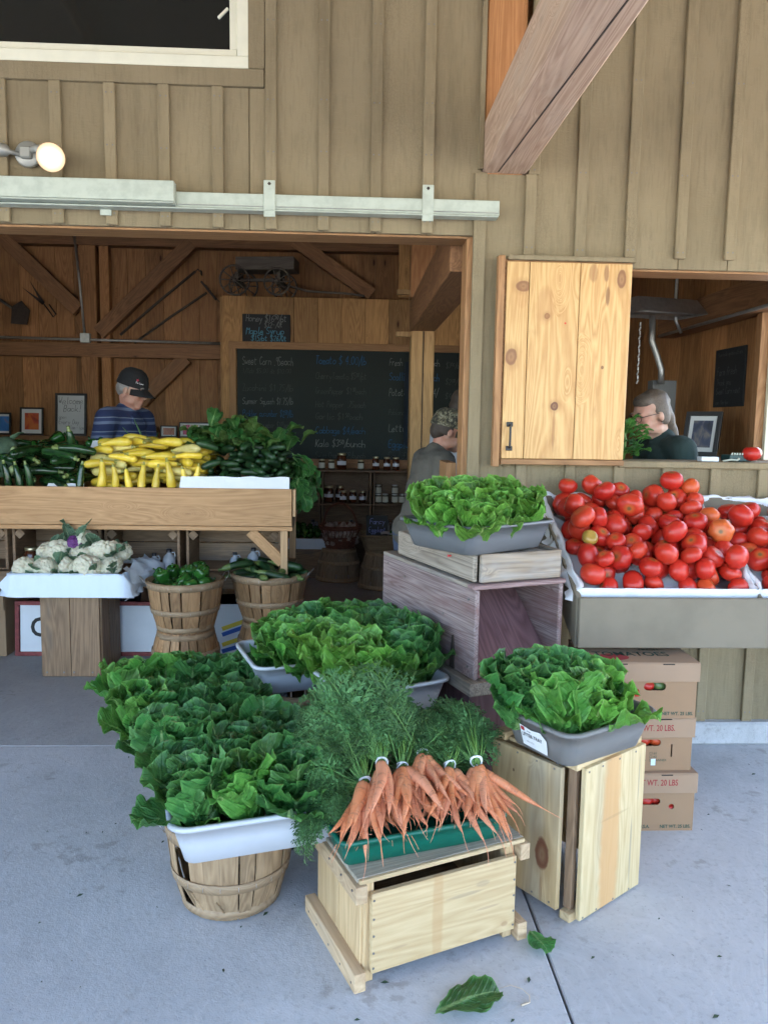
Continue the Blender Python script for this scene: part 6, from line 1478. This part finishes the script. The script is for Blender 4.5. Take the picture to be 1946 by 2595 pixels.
# chalkboard and pictures on the right wall
cs = thing('chalk_sign', 'black chalkboard on the side wall seen through the stall window', 'chalkboard', (2.595, 5.245, 1.905), R(-90))
board('slate', (.42, .014, .40), (0, 0, 0), SLATEB, cs)
for tx, z, s_ in (('Please handle vegetables with care', .15, .03), ('Farm fresh', .02, .055), ('Thank you', -.05, .045), ('Sweet Corn next', -.11, .045), ('open 10am 6pm', -.18, .028)): write(cs, tx, s_, (-.17, -.0082, z), CH_D, seed=2, maxw=.34, width=.09)
BLKF = plain('black_frame', (.018, .015, .013), .4); MAT_ = plain('white_mat', (.62, .62, .60), .6)
def art(nm, stops, scale, dist=1.0):
    s = NT(nm); v = s.coords((1, 1, .6)); return s.fin(s.ramp(s.noise(v, scale, 2, .5, dist), stops), .3)
A_RED = art('red_peppers_print', [(.3, (.12, .01, .005)), (.45, (.42, .05, .01)), (.6, (.55, .14, .02)), (.75, (.20, .02, .01))], 9); A_ORG = art('carrots_print', [(.3, (.10, .02, .01)), (.5, (.40, .14, .05)), (.7, (.28, .06, .03))], 40)
A_MAG = art('magenta_print', [(.3, (.10, .0, .03)), (.5, (.55, .02, .12)), (.7, (.40, .01, .2))], 45); A_YEL = art('yellow_print_photo', [(.3, (.15, .06, .0)), (.5, (.55, .32, .02)), (.7, (.4, .25, .03))], 45); A_GRN = art('green_print_photo', [(.3, (.01, .04, .01)), (.5, (.05, .16, .03)), (.7, (.12, .2, .05))], 40)
A_BLU = art('blue_print_photo', [(.3, (.02, .10, .3)), (.5, (.05, .2, .5)), (.7, (.3, .15, .05))], 8); A_DRK = art('family_photo_print', [(.3, (.02, .02, .025)), (.5, (.05, .06, .10)), (.7, (.2, .17, .14))], 14)
def picture(label, loc, w_, h_, arts, fr=.018, rot=(R(-6), 0, 0), mat=MAT_, fm=BLKF):
    t = thing('framed_picture', label, 'picture', loc, rot=rot); board('backing', (w_-.01, .008, h_-.01), (0, 0, h_/2), mat, t)
    for z in (fr/2, h_-fr/2): board('frame', (w_, .022, fr), (0, -.006, z), fm, t)
    for x in (-w_/2+fr/2, w_/2-fr/2): board('frame', (fr, .022, h_-2*fr), (x, -.006, h_/2), fm, t)
    for x, z, a_, b_, m in arts: board('print', (a_, .002, b_), (x, -.0055, z), m, t)
    return t
picture('framed print of red peppers leaning on the back wall ledge', (-3.45, 8.56, 1.372), .25, .30, [(0, .15, .15, .18, A_RED)])
picture('framed blue print cut off by the left edge of the view', (-3.80, 8.56, 1.372), .26, .24, [(.04, .12, .14, .16, A_BLU)])
wb = picture('framed white board with handwritten Welcome Back on the ledge', (-3.03, 8.555, 1.372), .335, .46, [], .024, mat=plain('whiteboard', (.52, .53, .52), .35))
MARK = plain('grey_marker', (.12, .12, .12), .6)
for tx, z, s_, x in (('Welcome', .345, .075, -.135), ('Back!', .26, .075, -.08), ('open', .185, .04, -.13), ('Every Day', .125, .05, -.13), ('10am - 6pm', .07, .042, -.02)): write(wb, tx, s_, (x, -.0062, z), MARK, seed=5, maxw=.27 if x < -.05 else .16, width=.07)
picture('small dark framed picture behind the scallions on the ledge', (-2.21, 8.56, 1.372), .19, .12, [(0, .06, .13, .06, A_DRK)], .012)
picture('small framed print of carrots on the back wall ledge', (-1.98, 8.56, 1.372), .18, .125, [(0, .0625, .12, .075, A_ORG)], .012)
picture('wide frame with three vegetable prints on the back wall ledge', (-1.70, 8.56, 1.372), .335, .165, [(-.09, .083, .075, .105, A_MAG), (0, .083, .075, .105, A_YEL), (.09, .083, .075, .105, A_GRN)], .012)
picture('black framed photograph leaning inside the stall window', (2.30, 5.0, 1.37), .24, .30, [(0, .15, .13, .18, A_DRK)], .03, rot=(R(-12), 0, R(-48)))
t = thing('shelf_unit', 'low dark shelf along the side wall under the framed photograph', 'shelf', (2.42, 5.2, 0)); board('top', (.34, 1.2, .03), (0, 0, 1.35), BEAM_IN, t); board('leg', (.04, .04, 1.33), (-.14, -.55, .665), BEAM_IN, t); board('leg', (.04, .04, 1.33), (-.14, .55, .665), BEAM_IN, t); board('leg', (.04, .04, 1.33), (.14, -.55, .665), BEAM_IN, t); board('leg', (.04, .04, 1.33), (.14, .55, .665), BEAM_IN, t)
# ---- old tools
def tool(nm, label, a, b, r, parts):
    t = thing(nm, label, 'tool', a); d = Vector(b)-Vector(a); obj('handle', tube('handle', [(0, 0, 0), d*.5+Vector((0, -.004, .008)), d], r, 8), RUSTW, t)
    for n_, me, loc, rot in parts: obj(n_, me, RUST, t, loc, rot)
    return t
RUSTW = plain('old_tool_handle', (.075, .06, .045), .8, noise=.4)
tool('hoe', 'old hoe hanging slantwise on the back wall above the rake', (-2.49, 8.60, 2.465), (-1.68, 8.60, 3.15), .014, [('blade', fix(MB().tube([(0, 0, 0), (.04, -.02, .03), (.075, -.03, .0)], .007, 6).box((.08, -.03, -.01), (.006, .09, .05)).mesh('hoe')), (.80, 0, .675), (0, 0, 0))])
rk = MB().box((0, 0, 0), (.022, .02, .25), (0, R(-40), 0))
for k in range(7): z = -.105+.035*k; rk.tube([(z*-.64, 0, z*.77), (z*-.64+.045, -.02, z*.77-.03), (z*-.64+.055, -.04, z*.77-.045)], .004, 5)
tool('garden_rake', 'old toothed rake hanging slantwise on the back wall', (-2.34, 8.60, 2.383), (-1.56, 8.60, 2.93), .013, [('rake_head', rk.mesh('rake'), (.80, 0, .57), (0, 0, 0))])
sp = mesh('spade', [(-.09, 0, -.12), (.08, 0, -.13), (.12, -.012, .02), (.03, 0, .12), (-.07, 0, .06), (-.09, -.015, -.12), (.08, -.015, -.13), (.12, -.03, .02), (.03, -.015, .12), (-.07, -.015, .06)], [[0, 1, 2, 3, 4], [9, 8, 7, 6, 5], [0, 5, 6, 1], [1, 6, 7, 2], [2, 7, 8, 3], [3, 8, 9, 4], [4, 9, 5, 0]])
tool('old_axe', 'old broad axe head on a handle hanging at the far left', (-3.95, 8.60, 2.93), (-3.62, 8.60, 2.72), .016, [('blade', fix(sp), (.40, 0, -.25), (0, 0, 0))])
t = thing('sheep_shears', 'old iron shears hanging on the back wall plank', 'tool', (-3.30, 8.61, 2.80))
for s_, rz in ((1, -.55), (-1, -.95)): obj('blade', fix(mesh('bl', [(-.018, 0, 0), (.018, 0, 0), (.008, 0, .27), (-.018, -.006, 0), (.018, -.006, 0), (.008, -.006, .27)], [[0, 1, 2], [5, 4, 3], [0, 3, 4, 1], [1, 4, 5, 2], [2, 5, 3, 0]])), RUST, t, (0, 0, -.02), (0, rz, 0))
obj('spring', tube('spring', [(0, 0, -.02), (.06, 0, -.10), (.10, 0, -.16), (.13, 0, -.13), (.06, 0, -.03)], .008, 6), RUST, t)
# ---- toy wagon on top of the partition
OLDG = wood('grey_wagon_wood', (.06, .05, .042), (.16, .135, .11), 'X'); wg = thing('toy_wagon', 'old grey wooden toy wagon with spoked wheels on top of the partition', 'wagon', (-.95, 8.46, 2.862), R(-8))
for nm_, s_, l_ in (('side_board', (.62, .015, .13), (.06, -.13, .34)), ('side_board', (.62, .015, .13), (.06, .13, .34)), ('end_board', (.015, .25, .13), (-.24, 0, .34)), ('end_board', (.015, .25, .13), (.36, 0, .34)), ('floor_board', (.60, .25, .015), (.06, 0, .28)), ('axle', (.03, .34, .03), (-.25, 0, .15)), ('axle', (.03, .34, .03), (.20, 0, .135)), ('reach', (.5, .03, .03), (0, 0, .19)), ('bolster', (.04, .2, .10), (-.25, 0, .21)), ('bolster', (.04, .2, .12), (.20, 0, .2))): board(nm_, s_, l_, OLDG, wg)
def wheel(r):
    mb = MB().tube([(r*math.cos(a_), 0, r*math.sin(a_)) for a_ in np.linspace(0, 6.2832, 29)], .010, 6)
    for k in range(10): a_ = 2*math.pi*k/10; mb.tube([(0, 0, 0), (r*math.cos(a_), 0, r*math.sin(a_))], .006, 5)
    mb.lathe([(0, -.03), (.02, -.03), (.024, 0), (.02, .03), (0, .03)], 10, Matrix.Rotation(math.pi/2, 4, 'X')); return mb.mesh('wheel', True)
wl, ws_ = wheel(.15), wheel(.135)
for x, y, m, r in ((-.25, -.17, wl, .15), (-.25, .17, wl, .15), (.20, -.17, ws_, .135), (.20, .17, ws_, .135)): obj('wheel', m, OLDG, wg, (x, y, r+.01), (0, 0, R(20) if x < 0 else 0))
obj('tongue', tube('tongue', [(.24, 0, .14), (.5, -.02, .07), (.9, -.03, .045), (1.1, -.03, .02)], .012, 7), OLDG, wg)
# ---- jar shelf of stacked crates
SHW = wood('dark_shelf_crate', (.10, .058, .035), (.20, .125, .075), 'X'); SHZ = wood('dark_shelf_upright', (.10, .058, .035), (.20, .125, .075), 'Z')
js = thing('crate_shelf', 'dark wall of stacked crates holding jars under the price chalkboard', 'shelf', (0, 8.25, 0))
for z in (.02, .37, .72, 1.065): board('shelf_board', (2.0, .36, .016), (.15, -.18, z), SHW, js)
for x in (-.80, -.31, -.275, .215, .25, .74, 1.14): board('divider', (.016, .36, .33), (x, -.178, .895), SHZ, js); board('divider', (.016, .36, .33), (x, -.178, .545), SHZ, js); board('divider', (.016, .36, .33), (x, -.178, .195), SHZ, js)
board('back_panel', (2.0, .012, 1.07), (.15, .004, .54), SHW, js); board('top_rail', (1.9, .02, .10), (.15, .01, 1.12), BEAM_IN, js)
GLJ = NT('jar_glass').fin((.03, .012, .012), .06); LIDM = plain('gold_lid', (.55, .48, .30), .3, .8); SILV = plain('silver_lid', (.6, .6, .58), .3, .8); LABC = plain('cream_label', (.48, .46, .38), .7); LABW = plain('white_label', (.60, .61, .66), .7); JUGM = plain('white_jug', (.30, .32, .36), .4); CAPM = plain('dark_cap', (.02, .02, .025), .4)
HNY = NT('dark_honey_glass').fin((.06, .018, .008), .06); GRJ = NT('grey_jam_glass').fin((.06, .05, .03), .08)
def jar(label, loc, r, h, glass, lid, labm, lh, group):
    t = thing('jar', label, 'jar', loc, 0, group); obj('glass', lathe('jar', [(0, 0), (r*.9, 0), (r, .006), (r, h*.74), (r*.80, h*.84), (r*.78, h*.88), (0, h*.88)], 16), glass, t)
    obj('lid', lathe('lid', [(r*.84, h*.86), (r*.86, h*.87), (r*.86, h*.985), (r*.8, h), (0, h)], 16), lid, t)
    V = []; n = 9
    for z in (h*.40-lh/2, h*.40+lh/2):
        for k in range(n): a_ = R(-155)+R(130)*k/(n-1); V.append(((r+.001)*math.cos(a_), (r+.001)*math.sin(a_), z))
    obj('label', mesh('label', V, [[k, k+1, n+k+1, n+k] for k in range(n-1)], True), labm, t); return t
gj = 'jars on top of the crate shelf'
for x, r, h, g_, l_, lm, lh, d in ((-.29, .033, .105, GRJ, LIDM, LABC, .055, 'small cream labelled jar on the shelf top, leftmost'), (-.19, .033, .10, GRJ, LIDM, LABC, .055, 'small cream labelled jar left of the tall dark jar'), (-.085, .05, .17, HNY, LIDM, LABW, .04, 'tall dark honey jar with white label on the shelf top'), (.115, .033, .10, GRJ, LIDM, LABC, .055, 'lone small cream labelled jar in the middle of the shelf top'), (.27, .036, .14, HNY, LIDM, LABW, .03, 'dark jar with white label, left one of three by the post'), (.385, .036, .135, HNY, LIDM, LABW, .03, 'dark jar with white label, middle one of three by the post'), (.48, .036, .135, HNY, LIDM, LABW, .03, 'dark jar with white label, nearest the post')):
    jar(d, (x, 8.04, 1.074), r, h, g_, l_, lm, lh, gj)
for x, r, h, d in ((-.22, .05, .17, 'large dark jar at the left of the middle crate'), (-.10, .045, .17, 'large dark jar behind the small ones in the middle crate'), (-.065, .036, .125, 'small dark jar in front, middle crate'), (.035, .037, .13, 'dark jar in the middle crate, second from right'), (.135, .036, .125, 'dark jar at the right of the middle crate')): jar(d, (x, 8.02 if r < .04 else 8.09, .729), r, h, HNY, LIDM, LABW, .035, 'dark jars in the middle crate')
for x, z in ((.30, .729), (.375, .729), (.475, .729), (.55, .729), (.30, .824), (.475, .824)): jar('small cream labelled jar in the right crate, %s' % ('upper row' if z > .8 else 'lower row'), (x, 8.05, z), .034, .094, GRJ, SILV, LABC, .06, 'cream labelled jars in the right crate')
def jug(label, loc, s_=1.0, group='white syrup jugs', mat=None):
    t = thing('syrup_jug', label, 'jug', loc, 0, group); t.scale = (s_,)*3; obj('jug_body', lathe('jug', [(0, 0), (.045, 0), (.05, .008), (.05, .085), (.04, .11), (.018, .128), (.016, .145), (0, .145)], 16), mat or JUGM, t)
    obj('cap', lathe('cap', [(.02, .14), (.02, .165), (0, .167)], 12), CAPM, t); obj('handle', tube('jh', [(.016, 0, .135), (.04, 0, .14), (.048, 0, .115), (.042, 0, .10)], .006, 6), mat or JUGM, t); return t
jug('white syrup jug behind the cauliflower tray, right one', (-1.165, 4.99, .584), .85); jug('white syrup jug close behind the cauliflower tray', (-1.25, 4.95, .584), .72); jug('white syrup jug between the two basket stacks', (-.745, 5.02, .584), .7); jug('white syrup jug behind the cucumber basket', (-.63, 5.06, .584), .85)
jar('dark jar with a gold lid behind the cauliflower tray', (-2.03, 4.97, .584), .05, .15, HNY, LIDM, LABW, .03, None)
CLRJ = plain('grey_jug_plastic', (.16, .17, .19), .3)
for i, x in enumerate((-.42, -.51)): jug('clear jug in the left crate of the jar shelf', (x, 8.02, .729), 1.0, 'clear jugs in the left crate', CLRJ)
for x in (.02, .31, .40, .47, .55, -.38): jug('dim white jug on the lowest visible shelf row', (x, 8.03, .379), 1.0, 'dim white jugs low on the shelf', CLRJ)
# ---- garlic in a wicker basket
WICK = wood('red_brown_wicker', (.075, .022, .014), (.17, .06, .035), 'X'); TANW = wood('tan_wicker', (.12, .08, .045), (.24, .17, .10), 'X')
gb = thing('wicker_basket', 'red brown wicker basket with arched handle full of garlic', 'basket', (-.09, 7.62, .322))
def woven(rf, zs, r, n=72, k=15):
    mb = MB()
    for i, z in enumerate(zs):
        R0 = rf(z); mb.tube([((R0+.006*math.sin(k*a_+math.pi*(i % 2)))*math.cos(a_), (R0+.006*math.sin(k*a_+math.pi*(i % 2)))*math.sin(a_), z) for a_ in np.linspace(0, 6.2832, n)], r, 5, False)
    return mb.mesh('weave', True)
rf = lambda z: .135+.075*min(1, z/.22)**1.3
o = obj('weave', woven(rf, [.006+.0125*i for i in range(9)], .008), WICK, gb); o['kind'] = 'stuff'
o = obj('rim', woven(rf, [.195, .207, .219], .010), WICK, gb); o['kind'] = 'stuff'
stk = MB()
for k in range(30): a_ = 2*math.pi*k/30; stk.tube([(rf(z)*math.cos(a_+d), rf(z)*math.sin(a_+d), z) for z, d in ((0, 0), (.11, 0), (.16, .08), (.21, .02))], .004, 5)
o = obj('stakes', stk.mesh('stakes'), WICK, gb); o['kind'] = 'stuff'
obj('base', lathe('gbase', [(0, .004), (.13, .004), (.13, .01), (0, .01)], 24), WICK, gb)
obj('handle', tube('gh', [(.205*math.cos(a_), 0, .20+.24*math.sin(a_)) for a_ in np.linspace(0, math.pi, 17)], .010, 8), WICK, gb, (0, 0, 0), (0, 0, R(-35)))
GARL = plain('garlic_skin', (.36, .285, .25), .7, noise=.4, nscale=50, bump=.2, vary=.4); GM = lathe('garlic', [(0, -.022), (.010, -.024), (.024, -.012), (.028, .002), (.022, .016), (.010, .026), (.005, .034), (.004, .045), (0, .046)], 16, lambda a_, z, r: 1+(.06*math.cos(7*a_) if abs(z) < .02 else 0)); GM.materials.append(GARL)
fill((-.09, 7.62), .185, .35, 95, [GM], 'garlic_bulb', 'garlic', 'garlic bulb heaped in the wicker basket', 'garlic in the wicker basket', .027, seed=61)
tbk = thing('wicker_basket', 'low tan wicker basket on an upturned basket indoors', 'basket', (.36, 7.28, .352)); wv = MB()
for i in range(13):
    z = .006+.0115*i; P_ = rrect(.40+.10*z/.15, .26+.08*z/.15, .06, 6); wv.tube([(x, y, z) for x, y in P_+P_[:1]], .0065, 5, False)
o = obj('weave', wv.mesh('tw', True), TANW, tbk); o['kind'] = 'stuff'; obj('base', fix(MB().box((0, 0, .01), (.38, .24, .012)).mesh('tb')), TANW, tbk); wv = MB(); P_ = rrect(.51, .35, .06, 6); wv.tube([(x, y, .155) for x, y in P_+P_[:1]], .010, 6, False); obj('rim', wv.mesh('tr', True), TANW, tbk)
fs = thing('chalk_sign', 'small dark chalk sign reading Fancy Eggplant above the tan basket', 'chalkboard', (.27, 7.40, .47), rot=(R(-10), 0, 0)); board('slate', (.21, .012, .20), (0, 0, .10), SLATEB, fs); PURCH = plain('violet_chalk', (.22, .25, .55), .9)
write(fs, 'Fancy', .055, (-.07, -.0068, .115), PURCH, seed=2, maxw=.15, width=.09); write(fs, 'Eggplant', .05, (-.08, -.0068, .035), PURCH, seed=3, maxw=.16, width=.09)
V = [(.30+.05*i+.0, 7.20+.05*j, .515+.02*mnoise.noise(Vector((i*.8, j*.8, 3)))) for i in range(5) for j in range(4)]
tag(obj('folded_cloth', mesh('fc', V, [[i*4+j, i*4+j+1, (i+1)*4+j+1, (i+1)*4+j] for i in range(4) for j in range(3)], True), CLOTHB), 'pale cloth lying over the tan wicker basket', 'cloth')
for k, (x, y, z) in enumerate(((.49, 7.27, .50), (.42, 7.33, .50), (.54, 7.32, .515))): tag(obj('green_pepper', PM[k], None, None, (x, y, z), (1, .4*k, 0)), 'green pepper in the tan wicker basket', 'pepper', 'peppers in the tan wicker basket')
t = thing('cloth_covered_tray', 'shaded cloth covered tray of small peppers indoors', 'tray', (-.47, 7.83, .31)); board('tray_body', (.46, .42, .08), (0, 0, .04), OLDX, t); obj('cloth', liner(.48, .44, .02, .10, 12, puff=.04), CLOTHB, t, (0, 0, .09))
t = thing('wooden_crate', 'dark crate under the shaded tray of peppers', 'crate', (-.47, 7.83, 0)); board('side', (.42, .016, .30), (0, -.18, .15), OLDX, t); board('side', (.42, .016, .30), (0, .18, .15), OLDX, t); board('end', (.016, .34, .30), (-.2, 0, .15), OLDY, t); board('end', (.016, .34, .30), (.2, 0, .15), OLDY, t)
# ---- small things on the stall sill
o = tag(board('small_box', (.085, .05, .022), (1.735, W+.05, 1.406), plain('white_plastic_box', (.68, .72, .78), .4)), 'small white box on the stall window sill', 'box')
t = thing('berry_basket', 'dark green pint basket of small items on the stall sill', 'basket', (1.90, W+.10, 1.396)); board('tray', (.11, .09, .03), (0, 0, .015), plain('teal_plastic', (.01, .05, .05), .4), t)
for k in range(8): board('rim_clip', (.008, .008, .012), (-.045+.013*k, -.045, .036), GALV, t)
tag(obj('wire_hook', tube('hook', [(1.80, W+.03, 1.398), (1.84, W+.03, 1.405), (1.87, W+.03, 1.402), (1.88, W+.03, 1.412)], .005, 7), GALV), 'short bent metal hook on the stall sill', 'hook')
# ---- flood lamp over the doorway
fl = thing('flood_lamp', 'twin flood lamp on a round wall plate, right bulb lit, over the doorway', 'lamp', (-1.42, W-.02, 2.70)); LMP = plain('grey_lamp_metal', (.36, .36, .33), .45, .4)
Q = Matrix.Rotation(math.pi/2, 4, 'X')
me = lathe('plate', [(0, .02), (.05, .018), (.056, .010), (.056, 0), (0, 0)], 24); obj('wall_plate', me, LMP, fl, (0, 0, 0), (math.pi/2, 0, 0))
board('junction', (.05, .03, .05), (0, -.03, 0), LMP, fl, b=.006)
obj('arm', tube('arm', [(.02, -.03, .01), (.05, -.05, .012), (.080, -.065, .000), (.118, -.085, -.030)], [.012, .014, .026, .032], 12), LMP, fl); obj('arm', tube('arm', [(-.02, -.03, -.01), (-.06, -.045, -.004), (-.075, -.05, .0), (-.13, -.06, .005)], [.010, .010, .026, .030], 12), LMP, fl)
bd = Vector((.42, -.85, -.30)).normalized(); qb = Vector((0, 0, 1)).rotation_difference(bd).to_euler()
obj('bulb', lathe('bulb', [(.026, -.02), (.034, 0), (.050, .05), (.058, .065), (.058, .072)], 24), plain('bulb_glass', (.6, .5, .4), .2), fl, (.118, -.085, -.032), qb)
em = NT('lit_bulb'); rr_ = em.n('VectorMath', {'operation': 'LENGTH'}, i0=em.n('VectorMath', {'operation': 'MULTIPLY'}, i0=em.n('TexCoord').outputs['Object'], i1=(1, 1, 0)).outputs[0]).outputs['Value']
em.set(em.b, 'Emission Color', em.ramp(em.math('MULTIPLY', rr_, 16.0), [(.15, (1, .93, .78)), (.7, (1, .72, .40)), (1.0, (.9, .5, .22))])); em.set(em.b, 'Emission Strength', em.math('SUBTRACT', .32, em.math('MULTIPLY', rr_, 4.2))); em.fin((.4, .35, .3), .3)
obj('lit_face', lathe('face', [(.057, .066), (.047, .077), (.023, .083), (0, .084)], 24), em.m, fl, (.118, -.085, -.032), qb)
